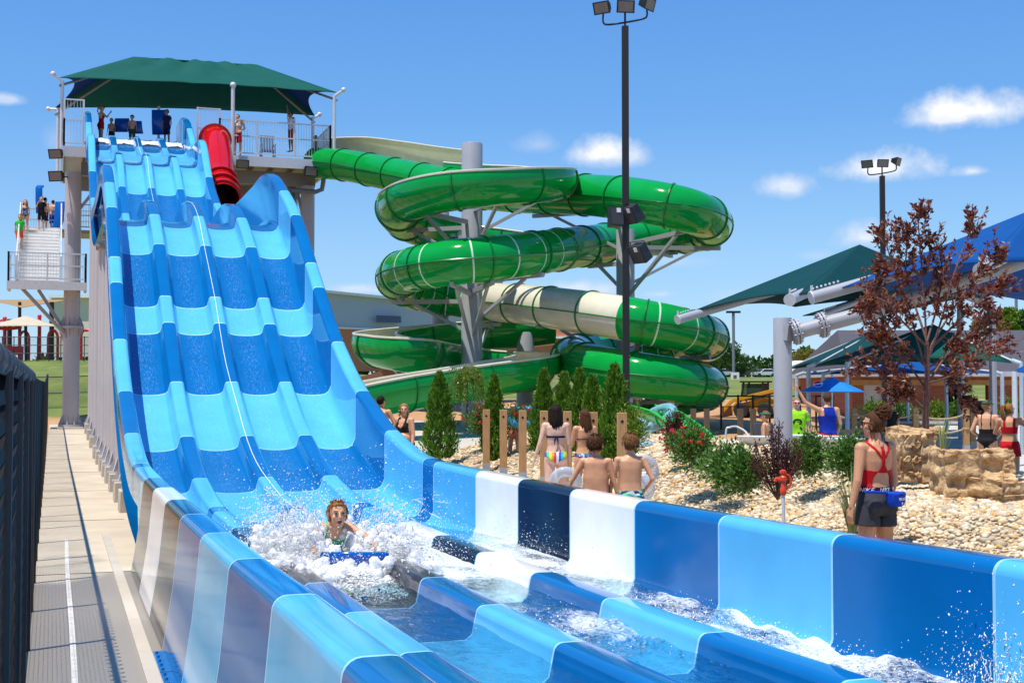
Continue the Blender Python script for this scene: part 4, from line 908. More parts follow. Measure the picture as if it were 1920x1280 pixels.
    m = MB(); m.ball(hp(0, .093, -.052), (.024 * hr, .008 * hr, .006 * hr), 10, 5, M=hq); m.build('lips', M('lips', (.42, .12, .10), .4), body, world=False)
    m = MB()
    for sx in (-1, 1): m.tube([hp(sx * .016, .096, .032), hp(sx * .034, .096, .037), hp(sx * .052, .084, .031)], .0035 * hr, 5)
    if hair: m.build('eyebrows', hairmat, body, world=False)
    if extra: extra(ctx)
    return t, ctx
GR = lambda x, y, D, H: P(x, y, D) - Vector((0, 0, H))
def yaw_cam(a): return -YAW + R(a)       # 0 = facing away from the camera, 180 = facing it; positive turns to the left
# lifeguard in the foreground
def guard_kit(c):
    s, X, Y, Z, lab, tt, sh, t = c['s'], c['X'], c['Y'], c['Z'], c['lab'], c['tt'], c['shell'], c['root']
    wb = sh('waistband', (lab == 'torso') & (Z > .995) & (Z < 1.05), .013 * s, c_black)
    # lettering round the band
    cu = bpy.data.curves.new('txt', 'FONT'); cu.body = 'NIKE   NIKE   NIKE   NIKE   NIKE'; cu.size = .052 * s; cu.extrude = .001; cu.align_x = 'CENTER'; cu.align_y = 'CENTER'; cu.shear = .25; cu.space_character = 1.0
    o = bpy.data.objects.new('tmp', cu); COL.objects.link(o); bpy.context.view_layer.update(); me = bpy.data.meshes.new_from_object(o.evaluated_get(bpy.context.evaluated_depsgraph_get())); bpy.data.objects.remove(o)
    a, b = .150 * s * 1.0 + .020 * s, .104 * s + .020 * s
    sel = (lab == 'torso') & (np.abs(Z - 1.022) < .015); pc = c['co'][sel]; ang = np.arctan2(pc[:, 1], pc[:, 0]); rad = np.hypot(pc[:, 0], pc[:, 1]); od = np.argsort(ang); ang, rad = ang[od], rad[od]
    def rsm(th):
        d = np.abs((ang - th + math.pi) % (2 * math.pi) - math.pi); w_ = d < .14; return float(rad[w_].max() * .5 + rad[w_].mean() * .5)
    for v in me.vertices:
        th = -math.pi / 2 + v.co.x / (.125 * s); th = (th + math.pi) % (2 * math.pi) - math.pi; r_ = rsm(th) + .017 * s + v.co.z
        v.co = (r_ * math.cos(th), r_ * math.sin(th), 1.022 * s + v.co.y)
    me.name = 'lettering'; me.materials.append(M('white_lettering', (.85, .85, .85), .5)); ob = bpy.data.objects.new('lettering', me); COL.objects.link(ob); ob.parent = wb
    m = MB(); m.ball((.012 * s, -.088 * s, .0), .001)
    m = MB(); hp = c['hp']; m.tube([hp(.05 * math.cos(a_), -.06 + .035 * math.sin(a_) - .02, .085 + .02 * math.sin(a_)) for a_ in np.linspace(0, 6.28, 16)], .011 * s, 8)
    m.build('scrunchie', pattern('bright_scrunchie_fabric', [(.7, .03, .2), (.8, .5, .02), (.6, .02, .3)], 40), t, world=False)
    # wisps
    m = MB(); rr = random.Random(3)
    for i in range(26):
        sx = rr.choice((-1, 1)); y0 = rr.uniform(-.08, .02); m.tube([hp(sx * .082, y0, -.0 + rr.uniform(-.03, .03)), hp(sx * .088, y0 - .004, -.055), hp(sx * (.083 + rr.random() * .012), y0 + rr.uniform(-.02, .015), -.09 - rr.random() * .04)], [.004 * s, .0028 * s, .001 * s], 4)
    m.build('loose_hair', H_brown, t, world=False)
g_loc = GR(1640, 772, 11.75, 1.70)
guard, gctx = person(g_loc, 1.70, yaw_cam(26), 'person in a red racerback swimsuit and charcoal shorts watching the slide from the gravel', SK_tan, 'bun', H_brown, wear=[('shorts', c_char), ('racer', c_red), ('shades', M('black_lens', (.01, .008, .01), .08, coat=.5))], headyaw=R(34), voxel=.0068,
    arms=dict(L=((-.22, -.10, -1), (-.20, .12, -1), (-.10, .15, -1)), R=((.10, -.06, -1), (-.02, .30, -1))), legs=dict(L=((-.07, .0, -1), (-.02, -.04, -1)), R=((.05, .03, -1), (.02, -.05, -1))), extra=guard_kit)
# hip pack strapped to her right hip, hanging at the back
s_ = 1.0; hpk = thing('hip_pack', g_loc + Matrix.Rotation(yaw_cam(26), 3, 'Z') @ V(.075, -.150, .955), 'blue lifeguard hip pack buckled behind the right hip of the person in charcoal shorts', 'bag', rz=yaw_cam(26) + R(22))
m = MB()
prof = [(-.115, .055), (.115, .055), (.10, -.045), (.06, -.078), (-.06, -.078), (-.10, -.045)]
v = []; f = []
for y, k in ((.03, .96), (0, 1.0), (-.05, .97), (-.072, .80)): v += [(a * k, y, b * k) for a, b in prof]
for i in range(3):
    for j in range(6): f.append((i * 6 + j, (i + 1) * 6 + j, (i + 1) * 6 + (j + 1) % 6, i * 6 + (j + 1) % 6))
f += [tuple(range(6)), tuple(range(23, 17, -1))]; m.add(v, f); m.build('pouch', cloth('blue_nylon', (.006, .06, .50)), hpk, world=False, smooth=30, bev=.012)
m = MB(); m.tube([(-.10, -.062, .026), (0, -.078, .034), (.10, -.062, .026)], .004, 6); m.build('zip', c_black, hpk, world=False)
m = MB(); m.tube([(-.11, .01, .05), (-.2, .07, .055), (-.26, .14, .06)], .012, 6); m.build('strap', cloth('blue_webbing', (.006, .05, .4)), hpk, world=False)
def text(body, size, mat, M4, parent, name='lettering', ext=.0012):
    cu = bpy.data.curves.new('txt', 'FONT'); cu.body = body; cu.size = size; cu.extrude = ext; cu.align_x = 'CENTER'; cu.align_y = 'CENTER'
    o = bpy.data.objects.new('tmp', cu); COL.objects.link(o); bpy.context.view_layer.update(); me = bpy.data.meshes.new_from_object(o.evaluated_get(bpy.context.evaluated_depsgraph_get())); bpy.data.objects.remove(o)
    me.transform(M4); me.name = name; me.materials.append(mat); ob = bpy.data.objects.new(name, me); COL.objects.link(ob); ob.parent = parent; return ob
wl = MATS['white_lettering']
text('GUARD', .034, wl, Matrix.Translation((.0, -.078, -.008)) @ Matrix.Rotation(R(90), 4, 'X'), hpk)
m = MB(); m.box((0, -.078, -.043), (.008, .003, .028)); m.box((0, -.0785, -.043), (.028, .003, .008)); m.build('cross_mark', wl, hpk, world=False)
m = MB(); m.ball((.03, -.045, .058), (.025, .02, .016), 10, 6); m.build('clear_case', M('clear_plastic_case', (.75, .75, .78), .2, alpha=.7), hpk, world=False)

# walkers beyond the slide wall
person(GR(1042, 759, 19.5, 1.62), 1.62, yaw_cam(2), 'person with long wet dark hair, navy bikini top and rainbow striped bottoms, walking away', SK_pale, 'long', H_dark, wear=[('bikini_bottom', p_rain), ('bikini_top', c_navy)], arms=dict(L=((-.30, -.12, -1), (-.34, .1, -1)), R=((.12, .0, -1), (.05, .35, -1))), legs=dict(L=((-.05, -.12, -1), (.0, -.30, -1)), R=((.03, .22, -1), (.02, -.05, -1))), voxel=.0095)
person(GR(1096, 768, 20.3, 1.55), 1.55, yaw_cam(22), 'person with damp brown hair in a tropical print bikini, walking beside rainbow striped bottoms', SK_tan, 'long', H_brown, wear=[('bikini_bottom', p_floral), ('bikini_top', M('dark_string', (.04, .03, .03), .6))], headyaw=R(18), arms=dict(L=((-.15, .25, -1), (.25, 1, -.1)), R=((.15, -.1, -1), (.05, .4, -1))), legs=dict(L=((-.05, .25, -1), (.0, -.15, -1)), R=((.03, -.2, -1), (.02, -.3, -1))), voxel=.0095)
person(GR(1117, 820, 14.2, 1.36), 1.36, yaw_cam(-6), 'shirtless stocky child with cropped hair, arms hanging wide, left of a slimmer child', SK_tan, 'short', H_brown, sex='m', child=True, fat=.24, headyaw=R(-16), wear=[('trunks', c_navy)], arms=dict(L=((-.55, -.05, -1), (-.42, .1, -1)), R=((.25, -.05, -1), (.28, .05, -1))), voxel=.0095)
bl = GR(1182, 817, 14.2, 1.36)
person(bl, 1.36, yaw_cam(6), 'shirtless child in navy and teal print trunks with a hand on the hip', SK_mid, 'short', H_lt, sex='m', child=True, fat=.06, headyaw=R(10), wear=[('trunks', p_trunks)], arms=dict(L=((-.25, .1, -1), (-.1, .3, -1)), R=((.42, -.35, -1), (-.25, .55, -.55))), voxel=.0095)
person(GR(758, 757, 25, 1.63), 1.63, yaw_cam(150), 'person with curly blond hair, black bikini top and black leggings behind the slide wall', SK_mid, 'curly', H_blond, fat=.22, headyaw=R(32), wear=[('leggings', c_black), ('sport_top', c_black)], arms=dict(L=((-.24, .1, -1), (-.1, .35, -1)), R=((.38, 0, -1), (.10, .4, -1))))
person(GR(714, 742, 27, 1.74), 1.74, yaw_cam(-28), 'shirtless dark haired person in blue trunks half hidden by the blue slide wall', SK_tan, 'short', H_dark, sex='m', wear=[('trunks', c_blue)], arms=dict(R=((.5, .2, -1), (.2, .5, -1))))
kt = P(1238, 766, 35) - V(0, 0, 1.06)
person(kt, 1.06, yaw_cam(165), 'small child in a purple spotted top and hot pink skirt under a clear swim ring', SK_mid, 'pony', H_blond, child=True, wear=[('tankini', p_dots), ('skirt', c_pink), ('visor', c_black)], arms=dict(L=((-.7, .1, .5), (-.2, .1, 1)), R=((.5, .2, -.7), (.3, .5, .2))))
mb_ = GR(1551, 737, 27, 1.80)
person(mb_, 1.80, yaw_cam(12), 'person in a royal blue tank top and red shorts reaching up to a blue umbrella', SK_mid, 'short', H_brown, sex='m', wear=[('trunks', cloth('red_shorts_fabric', (.62, .008, .02))), ('tank', c_tankblue)], arms=dict(L=((-.75, .1, .42), (-.55, .1, 1)), R=((.22, -.1, -1), (.0, .5, -.6))))
def teeprint(c):
    s = c['s']; 
    m = MB(); m.lathe([(.075 * s, 0), (.075 * s, .004)], (0, 0, 0), 20); o = m.build('print_disc', c_black, c['root'], world=False); o.data.transform(Matrix.Translation((.0, .136 * s, 1.2 * s)) @ Matrix.Rotation(R(-90), 4, 'X') @ Matrix.Diagonal((1.3, .9, 1, 1)))
    m = MB()
    for dz, w_ in ((.02, .10), (-.012, .12), (-.035, .07)): m.box((0, .141 * s, (1.2 + dz) * s), (w_ * s, .004, .012 * s))
    m.build('print_bars', c_lime, o, world=False)
person(GR(1494, 746, 28.0, 1.70), 1.70, yaw_cam(172), 'person in a lime green printed T-shirt and pink sunglasses beside the big grey post', SK_pale, 'short', H_blond, sex='m', fat=.1, wear=[('trunks', c_navy), ('tee', c_lime), ('shades', M('pink_lens', (.35, .01, .12), .15))], extra=teeprint)
person(GR(1850, 751, 25, 1.66), 1.66, yaw_cam(-30), 'person in a black swimsuit and camouflage cap with one hand on the hip', SK_mid, 'short', H_blond, fat=.1, headyaw=R(-42), wear=[('swimsuit', c_black), ('cap', p_camo)], arms=dict(R=((.42, -.25, -1), (-.30, .5, -.4)), L=((-.4, -.2, -1), (.25, .5, -.3))))
person(GR(1892, 757, 24, 1.62), 1.62, yaw_cam(-22), 'person with a long brown ponytail in a red swimsuit and red shorts, elbows raised', SK_tan, 'highpony', H_gold, headyaw=R(-50), wear=[('shorts', c_red), ('sport_top', c_red)], arms=dict(R=((.6, .45, -.45), (-.4, .7, .5)), L=((-.3, .4, -.7), (.5, .6, .4))))
person(GR(1436, 773, 26, 1.30), 1.30, yaw_cam(60), 'shirtless child with a green visor standing left of the big grey post', SK_mid, 'short', H_lt, sex='m', child=True, wear=[('trunks', c_navy), ('visor', c_teal)])
person(GR(964, 757, 29, 1.42), 1.42, yaw_cam(170), 'child in a coral swimsuit holding up the left side of a blue swim ring', SK_pale, 'pony', H_blond, child=True, wear=[('swimsuit', cloth('coral_fabric', (.75, .18, .15)))], arms=dict(R=((.8, .2, .2), (.3, .1, 1))))
person(GR(1013, 763, 29, 1.36), 1.36, yaw_cam(190), 'child in a pale swimsuit holding up the right side of a blue swim ring', SK_pale, 'pony', H_lt, child=True, wear=[('swimsuit', c_white)], arms=dict(L=((-.8, .2, .2), (-.3, .1, 1))))
person(GR(1672, 757, 32, 1.25), 1.25, yaw_cam(140), 'small dark clad person in the shade by the pale double doors', SK_brown, 'short', H_dark, sex='m', child=True, wear=[('tee', c_black), ('trunks', c_black)])
# on the tower (feet on the deck or in the start tubs)
def ontower(x, y, H, face, label, *a, z=None, **k):
    p = P(x, y, 57.3); zz = z if z is not None else DZ + .02; r = ray(x, y); q = CAM + r * ((zz + H - CAM.z) / r.z)
    q2 = P(x, y, 57.3) if abs(q.y - 58) > 3.4 else q
    return person(V(q2.x, q2.y, q2.z - H), H, yaw_cam(face), label, *a, voxel=.02, **k)
ontower(190, 199, 1.68, -60, 'lifeguard in a red swimsuit and red cap at the top of the blue lanes', SK_tan, 'pony', H_blond, z=12.0, wear=[('swimsuit', c_red), ('shorts', c_red), ('cap', c_red)], arms=dict(R=((.3, .6, -.6), (-.2, .6, 1))))
ontower(209, 223, 1.30, 170, 'shirtless dark haired child waiting at the head of the left lane', SK_tan, 'short', H_dark, sex='m', child=True, z=12.0, wear=[('trunks', c_navy)])
ontower(248, 217, 1.35, 175, 'child with olive hair band peeking over two blue mats', SK_tan, 'short', H_dark, sex='m', child=True, z=12.0, wear=[('trunks', c_dkgreen), ('visor', c_dkgreen)])
ontower(313, 207, 1.50, 160, 'dark haired child in dark clothes beside the upright blue mat', SK_brown, 'short', H_dark, sex='m', child=True, z=12.0, wear=[('tee', c_navy), ('trunks', c_navy)])
ontower(446, 215, 1.72, 165, 'shirtless lifeguard in red shorts with a white towel, standing by the platform rail', SK_tan, 'short', H_dark, sex='m', wear=[('trunks', c_red), ('bikini_top', c_white)], arms=dict(L=((-.4, -.2, -1), (.4, .3, -.4)), R=((.4, -.2, -1), (-.4, .3, -.4))))
ontower(546, 210, 1.72, 130, 'lifeguard in a white shirt and red shorts with one arm held straight up', SK_brown, 'short', H_dark, sex='m', wear=[('trunks', c_red), ('tee', c_white)], arms=dict(R=((.15, .1, 1), (.05, .1, 1))))
ontower(592, 255, 1.25, 120, 'child in red trunks beside the entrance of the green slide', SK_brown, 'short', H_dark, sex='m', child=True, wear=[('trunks', c_red)])
# on the stairs
def onstair(x, y, D, H, face, label, *a, **k): return person(GR(x, y, D, H), H, yaw_cam(face), label, *a, voxel=.02, group=None, **k)
def stepz(p):
    k = math.floor((p.y - yt) / tread); return zl + rise * (min(max(k, -1), nst - 1) + 1)
def onst(x, D, H, face, label, *a, **k):
    r = ray(x, 430); p = CAM + r * D; p.z = stepz(p); return person(p, H, yaw_cam(face), label, *a, voxel=.02, **k)
onst(37, 56.7, 1.45, -170, 'child in a green T-shirt and orange shorts on the lowest stairs', SK_mid, 'short', H_lt, sex='m', child=True, wear=[('trunks', c_orange), ('tee', c_green)])
onst(47, 58.2, 1.42, -165, 'child with light hair in a patterned swimsuit leaning by the stair rail', SK_mid, 'long', H_blond, child=True, wear=[('swimsuit', p_floral)])
onst(77, 58.9, 1.50, -150, 'child in a black shirt and black shorts standing mid stairs', SK_mid, 'short', H_brown, sex='m', child=True, wear=[('trunks', c_black), ('tee', c_black)], arms=dict(R=((.3, .5, -.6), (-.4, .6, 1))))
onst(84, 61.0, 1.62, -30, 'tall shirtless person holding a blue mat near the top of the stairs', SK_tan, 'short', H_dark, sex='m', wear=[('trunks', c_navy)])
onst(99, 61.6, 1.58, -20, 'shirtless person in blue trunks at the top of the stairs', SK_mid, 'short', H_dark, sex='m', wear=[('trunks', c_blue)])
onst(111, 62.2, 1.56, -10, 'child with tied blond hair hugging a curved blue mat at the top of the stairs', SK_mid, 'pony', H_blond, child=True, wear=[('swimsuit', c_blue)])
# mats
matm = gel('blue_foam_mat', (.004, .10, .42))
def mat_(pts, w, label, nrm=None):
    pts = [Vector(p) for p in pts]; o = thing('slide_mat', pts[0], label, 'slide mat'); sd_ = Vector(nrm) if nrm else RT; sd_ = sd_.normalized() * w / 2; v = []; f = []
    for p in pts: v += [p - sd_, p + sd_]
    for i in range(len(pts) - 1): f.append((2 * i, 2 * i + 1, 2 * i + 3, 2 * i + 2))
    ob = mkobj('pad', v, f, matm, o, True, 60); sm = ob.modifiers.new('t', 'SOLIDIFY'); sm.thickness = .05; sm.offset = 0; bv = ob.modifiers.new('b', 'BEVEL'); bv.width = .02
    m = MB(); d = (pts[-1] - pts[-2]).normalized(); n_ = d.cross(sd_).normalized()
    for sg in (-.4, .4): c = pts[-1] - d * .15 + sd_ * sg * 1.6; m.tube([c - sd_.normalized() * .08, c + n_ * .05 - sd_.normalized() * .04, c + n_ * .05 + sd_.normalized() * .04, c + sd_.normalized() * .08], .015, 6)
    m.build('handle', rubber, o); return o
def tp_(x, y, D=56.6): return P(x, y, D)
mat_([tp_(226, 248), tp_(228, 236), tp_(229, 222)], .62, 'blue foam mat held sideways at the top, left of another slanted mat')
mat_([tp_(255, 251, 56.3), tp_(253, 240, 56.3), tp_(252, 227, 56.3)], .62, 'blue foam mat slanting in front of the child with the olive band')
mat_([tp_(300, 253), tp_(299, 230), tp_(299, 206)], .66, 'tall blue foam mat standing upright at the top right of the lanes')
mat_([P(74, 400, 60.7), P(73, 375, 60.7), P(73, 352, 60.8), P(76, 348, 61.2)], .32, 'curled blue foam mat carried upright by the tall person on the stairs')
mat_([P(92, 441, 61.0), P(104, 434, 61.0), P(110, 415, 61.0), P(113, 378, 61.2)], .45, 'curved blue foam mat hugged at the top of the stairs')
# white chair on the tower
ch = thing('plastic_chair', V(P(505, 290, 57).x, 57.5, DZ), 'tall white plastic lifeguard chair on the tower deck behind the railing', 'chair'); o_ = ROOT(ch)
m = MB(); m.box(o_ + V(0, 0, .62), (.62, .55, .06)); m.build('seat', whiteplas, ch, bev=.01)
m = MB()
for i in range(5): m.box(o_ + V(-.24 + i * .12, .27, .95), (.09, .03, .62))
m.box(o_ + V(0, .27, 1.27), (.62, .04, .1)); m.build('backrest', whiteplas, ch)
for dx in (-.28, .28):
    for dy in (-.24, .24): m = MB(); m.box(o_ + V(dx, dy, .31), (.06, .06, .62)); m.build('leg', whiteplas, ch)
    m = MB(); m.box(o_ + V(dx, 0, .86), (.06, .55, .05)); m.box(o_ + V(dx, -.24, .74), (.05, .05, .22)); m.build('armrest', whiteplas, ch)
# rider bursting through the splash
RY = 11.9; rx = PXp(632, 1000, RX[1] + .64); 
kid_root = V(RX[1] + .25 + .35, 11.6, .30)
def rider_face(c):
    hp, hr, t = c['hp'], c['hr'], c['root']
    m = MB(); m.ball(hp(0, .088, -.056), (.02 * hr, .014 * hr, .019 * hr), 12, 8, M=c['hq']); m.build('mouth', M('open_mouth', (.16, .02, .02), .3), t, world=False)
    m = MB()
    m.ball(hp(0, .098, -.043), (.015 * hr, .004 * hr, .004 * hr), 10, 5, M=c['hq']); m.build('teeth', M('tooth_white', (.8, .78, .72), .3), t, world=False)
kidp = P(632, 940, 11.0)
rider, rc = person(V(0, 0, 0), 1.52, 0, 'wet haired child in a green swimsuit lying on a blue mat in the splash', SK_mid, 'short', H_gold, child=True, wear=[('swimsuit', cloth('mint_green_fabric', (.02, .5, .22)))], arms=dict(L=((-.45, .75, .35), (-.1, .9, .5)), R=((.45, .75, .35), (.1, .9, .5))), headpitch=R(-48), legs=dict(L=((-.12, -.72, -.7), (-.1, -.72, -.7)), R=((.12, -.72, -.7), (.1, -.72, -.7))), voxel=.0085, extra=rider_face)
# lying prone on the mat: head toward the camera, chest propped up
fwd = (Vector((0, -1, 0)) + RT * -.0).normalized()
tilt = R(-45); qx = Matrix.Rotation(math.pi, 4, 'Z') @ Matrix.Rotation(tilt, 4, 'X')
hl = rc['hc']; tgt = P(633, 964, 12.4)
rider.rotation_mode = 'XYZ'; rider.rotation_euler = qx.to_euler(); rider.location = tgt - (qx.to_3x3() @ hl)
mt = mat_([V(tgt.x + .05, tgt.y + .9, .15), V(tgt.x + .05, tgt.y + .2, .15), V(tgt.x + .05, tgt.y - .25, .18), V(tgt.x + .05, tgt.y - .48, .30), V(tgt.x + .05, tgt.y - .52, .40)], .62, 'blue foam mat under the child in the splash')
# ------------------------------------------------------------------ gravel bed
def gx0(y): return 5.25 + 2.65 * sstep(11.5, 15.5, y)
def gz(x, y):
    x0 = gx0(y); top = .68 - .0 * y; D = x * math.sin(YAW) + y * math.cos(YAW)
    z = .0 + .15 * sstep(13, 19, y) + top * sstep(x0 - .1, x0 + 3.1, x) - (top + .1) * sstep(12.2, 15.5, x) - .5 * sstep(30, 34, y)
    return z + .05 * mnoise.noise(Vector((x * .7, y * .7, 3)))
def bedmat():
    return M('gravel_base', (.38, .27, .15), .95, .45, 22, col2=(.66, .53, .35), bump=.8, bscale=28)
gxs = list(np.arange(5.0, 15.6, .3)); gys = list(np.arange(1.5, 34.1, .4))
v = []; f = []
for y in gys:
    for k in range(34):
        x = gx0(y) - .1 + (15.5 - gx0(y)) * k / 33; v.append((x, y, gz(x, y) if k else -.05))
for j in range(len(gys) - 1):
    for i in range(33): f.append((j * 34 + i, j * 34 + i + 1, (j + 1) * 34 + i + 1, (j + 1) * 34 + i))
tag(mkobj('gravel_bed', v, f, bedmat()), kind='structure')
def ico(sub=1):
    bm = bmesh.new(); bmesh.ops.create_icosphere(bm, subdivisions=sub, radius=1); v = np.array([q.co[:] for q in bm.verts]); f = np.array([[q.index for q in p.verts] for p in bm.faces]); bm.free(); return v, f
def npmesh(name, V_, F_, mat, parent=None, smooth=True, world=True):
    me = bpy.data.meshes.new(name); V_ = np.asarray(V_, float).reshape(-1, 3)
    if parent is not None and world: V_ = V_ - np.array(ROOT(parent))
    F_ = np.asarray(F_); k = F_.shape[1]; me.vertices.add(len(V_)); me.vertices.foreach_set('co', V_.ravel()); me.loops.add(F_.size); me.loops.foreach_set('vertex_index', F_.ravel().astype(np.int32)); me.polygons.add(len(F_)); me.polygons.foreach_set('loop_start', np.arange(0, F_.size, k, dtype=np.int32))
    try: me.polygons.foreach_set('loop_total', np.full(len(F_), k, dtype=np.int32))
    except Exception: pass
    me.polygons.foreach_set('use_smooth', np.full(len(F_), smooth)); me.materials.append(mat); me.update(calc_edges=True); me.validate()
    o = bpy.data.objects.new(name, me); COL.objects.link(o)
    if parent is not None: o.parent = parent
    return o
def islandmat(name, cols, rough=.8, spec=.3, trans=0, pos=None, bump=0):
    m = bpy.data.materials.new(name); m.use_nodes = True; t = m.node_tree; b = t.nodes['Principled BSDF']; b.inputs['Roughness'].default_value = rough; b.inputs['Specular IOR Level'].default_value = spec
    g = t.nodes.new('ShaderNodeNewGeometry'); r = t.nodes.new('ShaderNodeValToRGB'); e = r.color_ramp.elements
    while len(e) < len(cols): e.new(.5)
    for i, c in enumerate(cols): e[i].position = pos[i] if pos else i / max(1, len(cols) - 1); e[i].color = (*c, 1)
    t.links.new(g.outputs['Random Per Island'], r.inputs[0]); t.links.new(r.outputs[0], b.inputs['Base Color'])
    if bump:
        n2 = t.nodes.new('ShaderNodeTexNoise'); n2.inputs['Scale'].default_value = 60; bp = t.nodes.new('ShaderNodeBump'); bp.inputs['Strength'].default_value = bump; bp.inputs['Distance'].default_value = .01; t.links.new(n2.outputs[0], bp.inputs['Height']); t.links.new(bp.outputs[0], b.inputs['Normal'])
    if trans:
        tr = t.nodes.new('ShaderNodeBsdfTranslucent'); t.links.new(r.outputs[0], tr.inputs[0]); mx = t.nodes.new('ShaderNodeMixShader'); mx.inputs[0].default_value = trans; o = t.nodes['Material Output']
        t.links.new(b.outputs[0], mx.inputs[1]); t.links.new(tr.outputs[0], mx.inputs[2]); t.links.new(mx.outputs[0], o.inputs[0])
    return m
pebm = islandmat('river_pebble', [(.64, .50, .31), (.78, .66, .46), (.52, .33, .14), (.84, .76, .60), (.46, .36, .24), (.72, .54, .30), (.62, .34, .10), (.80, .70, .52), (.36, .29, .20), (.82, .70, .48)], .7, .3, bump=.2)
iv, if_ = ico(1); nv_ = len(iv)
pts = []
dens = [(1.5, 12, 780), (12, 16, 620), (16, 24, 330), (24, 33, 180)]
for ya, yb, d in dens:
    area = (yb - ya) * 10; n = int(area * d * .62); yy = rng.uniform(ya, yb, n); uu = rng.uniform(0, 1, n)
    for y, u in zip(yy, uu):
        x0 = gx0(y); x = x0 - .05 + u * (13.2 - x0)
        D = x * math.sin(YAW) + y * math.cos(YAW); lat = x * math.cos(YAW) - y * math.sin(YAW)
        if D < 4 or abs(lat / D) > .42: continue
        pts.append((x, y, gz(x, y)))
pts = np.array(pts); n = len(pts)
far_ = np.clip((pts[:, 1] - 12) / 14, 0, 1)
sz = rng.lognormal(math.log(.0195), .42, n) * (1 + .35 * far_); sc = np.stack([sz * rng.uniform(1.0, 1.6, n), sz * rng.uniform(.7, 1.1, n), sz * rng.uniform(.5, .8, n)], 1)
rz = rng.uniform(0, 6.28, n); tx = rng.normal(0, .35, n)
Vb = iv[None] * (1 + rng.normal(0, .10, (n, nv_, 1))) * sc[:, None, :]
y1 = Vb[..., 1] * np.cos(tx)[:, None] - Vb[..., 2] * np.sin(tx)[:, None]; z1 = Vb[..., 1] * np.sin(tx)[:, None] + Vb[..., 2] * np.cos(tx)[:, None]
x2 = Vb[..., 0] * np.cos(rz)[:, None] - y1 * np.sin(rz)[:, None]; y2 = Vb[..., 0] * np.sin(rz)[:, None] + y1 * np.cos(rz)[:, None]
Vp = np.stack([x2, y2, z1], 2) + pts[:, None, :] + np.array([0, 0, .012])
Fp = (if_[None] + (np.arange(n) * nv_)[:, None, None]).reshape(-1, 3)
tag(npmesh('pebbles', Vp, Fp, pebm), kind='stuff')
# pale concrete apron between the slide wall and the gravel, rounded end
m = MB(); poly = [(5.02, 30, .165)] + [(gx0(y) - .12, y, .165) for y in np.arange(30, 14.4, -1)]
m2 = []
for y in np.arange(30, 11.9, -.75): m2.append((5.02, gx0(y) - .06, y))
v = []; f = []
for a, b, y in m2: z = .02 + .15 * sstep(13, 19, y) + .02; v += [(a, y, z), (b, y, z + .02), (b, y, z - .15)]
for i in range(len(m2) - 1):
    for j in range(2): f.append((i * 3 + j, i * 3 + j + 1, i * 3 + 4 + j, i * 3 + 3 + j))
tag(mkobj('path', v, f, M('pale_path_concrete', (.62, .58, .50), .8, .08, 2)), kind='structure')

# ------------------------------------------------------------------ plants
def leaves(pos, dirs, ln, wd, fold=.25, jitter=.5):
    # one folded leaf (two triangles) per point: pos (n,3), dirs (n,3)
    pos = np.asarray(pos, float); n = len(pos); d = np.asarray(dirs, float) + rng.normal(0, jitter, (n, 3)); d /= np.linalg.norm(d, axis=1)[:, None]
    r = rng.normal(0, 1, (n, 3)); w = np.cross(d, r); w /= np.linalg.norm(w, axis=1)[:, None] + 1e-9; nn = np.cross(d, w)
    L_ = (ln * rng.uniform(.6, 1.3, n))[:, None]; Wd = (wd * rng.uniform(.7, 1.25, n))[:, None]
    a = pos; b = pos + d * L_ * .5 + w * Wd * .5 + nn * Wd * fold; c = pos + d * L_; e = pos + d * L_ * .5 - w * Wd * .5 + nn * Wd * fold
    V_ = np.stack([a, b, c, e], 1).reshape(-1, 3); k = np.arange(n) * 4; F_ = np.concatenate([np.stack([k, k + 1, k + 2], 1), np.stack([k, k + 2, k + 3], 1)], 0)
    return V_, F_
lf_cedar = islandmat('cedar_foliage', [(.035, .11, .008), (.08, .20, .014), (.15, .31, .025), (.24, .40, .05)], .6, .25, .25)
lf_cedar_d = lf_cedar
lf_green = islandmat('glossy_green_leaf', [(.022, .085, .012), (.05, .15, .02), (.11, .25, .03), (.22, .36, .07)], .4, .45, .25)
lf_plum = islandmat('purple_plum_leaf', [(.07, .014, .012), (.15, .028, .018), (.24, .055, .03), (.36, .12, .06), (.26, .15, .07)], .42, .45, .3)
lf_barb = islandmat('dark_barberry_leaf', [(.03, .008, .010), (.08, .015, .016), (.15, .03, .028)], .5, .3, .25)
lf_tree = islandmat('tree_leaf', [(.02, .06, .010), (.04, .10, .015), (.08, .15, .02)], .6, .25, .2)
lf_yell = islandmat('yellowing_leaf', [(.16, .13, .02), (.28, .22, .04), (.36, .28, .06)], .6, .25, .25)
lf_bright = islandmat('bright_green_leaf', [(.08, .17, .01), (.16, .27, .02), (.25, .33, .04)], .6, .25, .3)
lf_grass = islandmat('grass_blade', [(.15, .22, .05), (.30, .33, .12), (.42, .42, .20)], .6, .25, .3)
pet_red = islandmat('red_petal', [(.55, .01, .04), (.7, .02, .06), (.8, .06, .12)], .6, .3, .2); pet_coral = islandmat('coral_petal', [(.6, .04, .03), (.75, .12, .08)], .6, .3, .2)
bark = M('bark', (.12, .07, .05), .9, .4, 14, stretch=(3, 3, .6), bump=.6); bark_plum = M('plum_bark', (.16, .075, .06), .75, .35, 16, bump=.5)
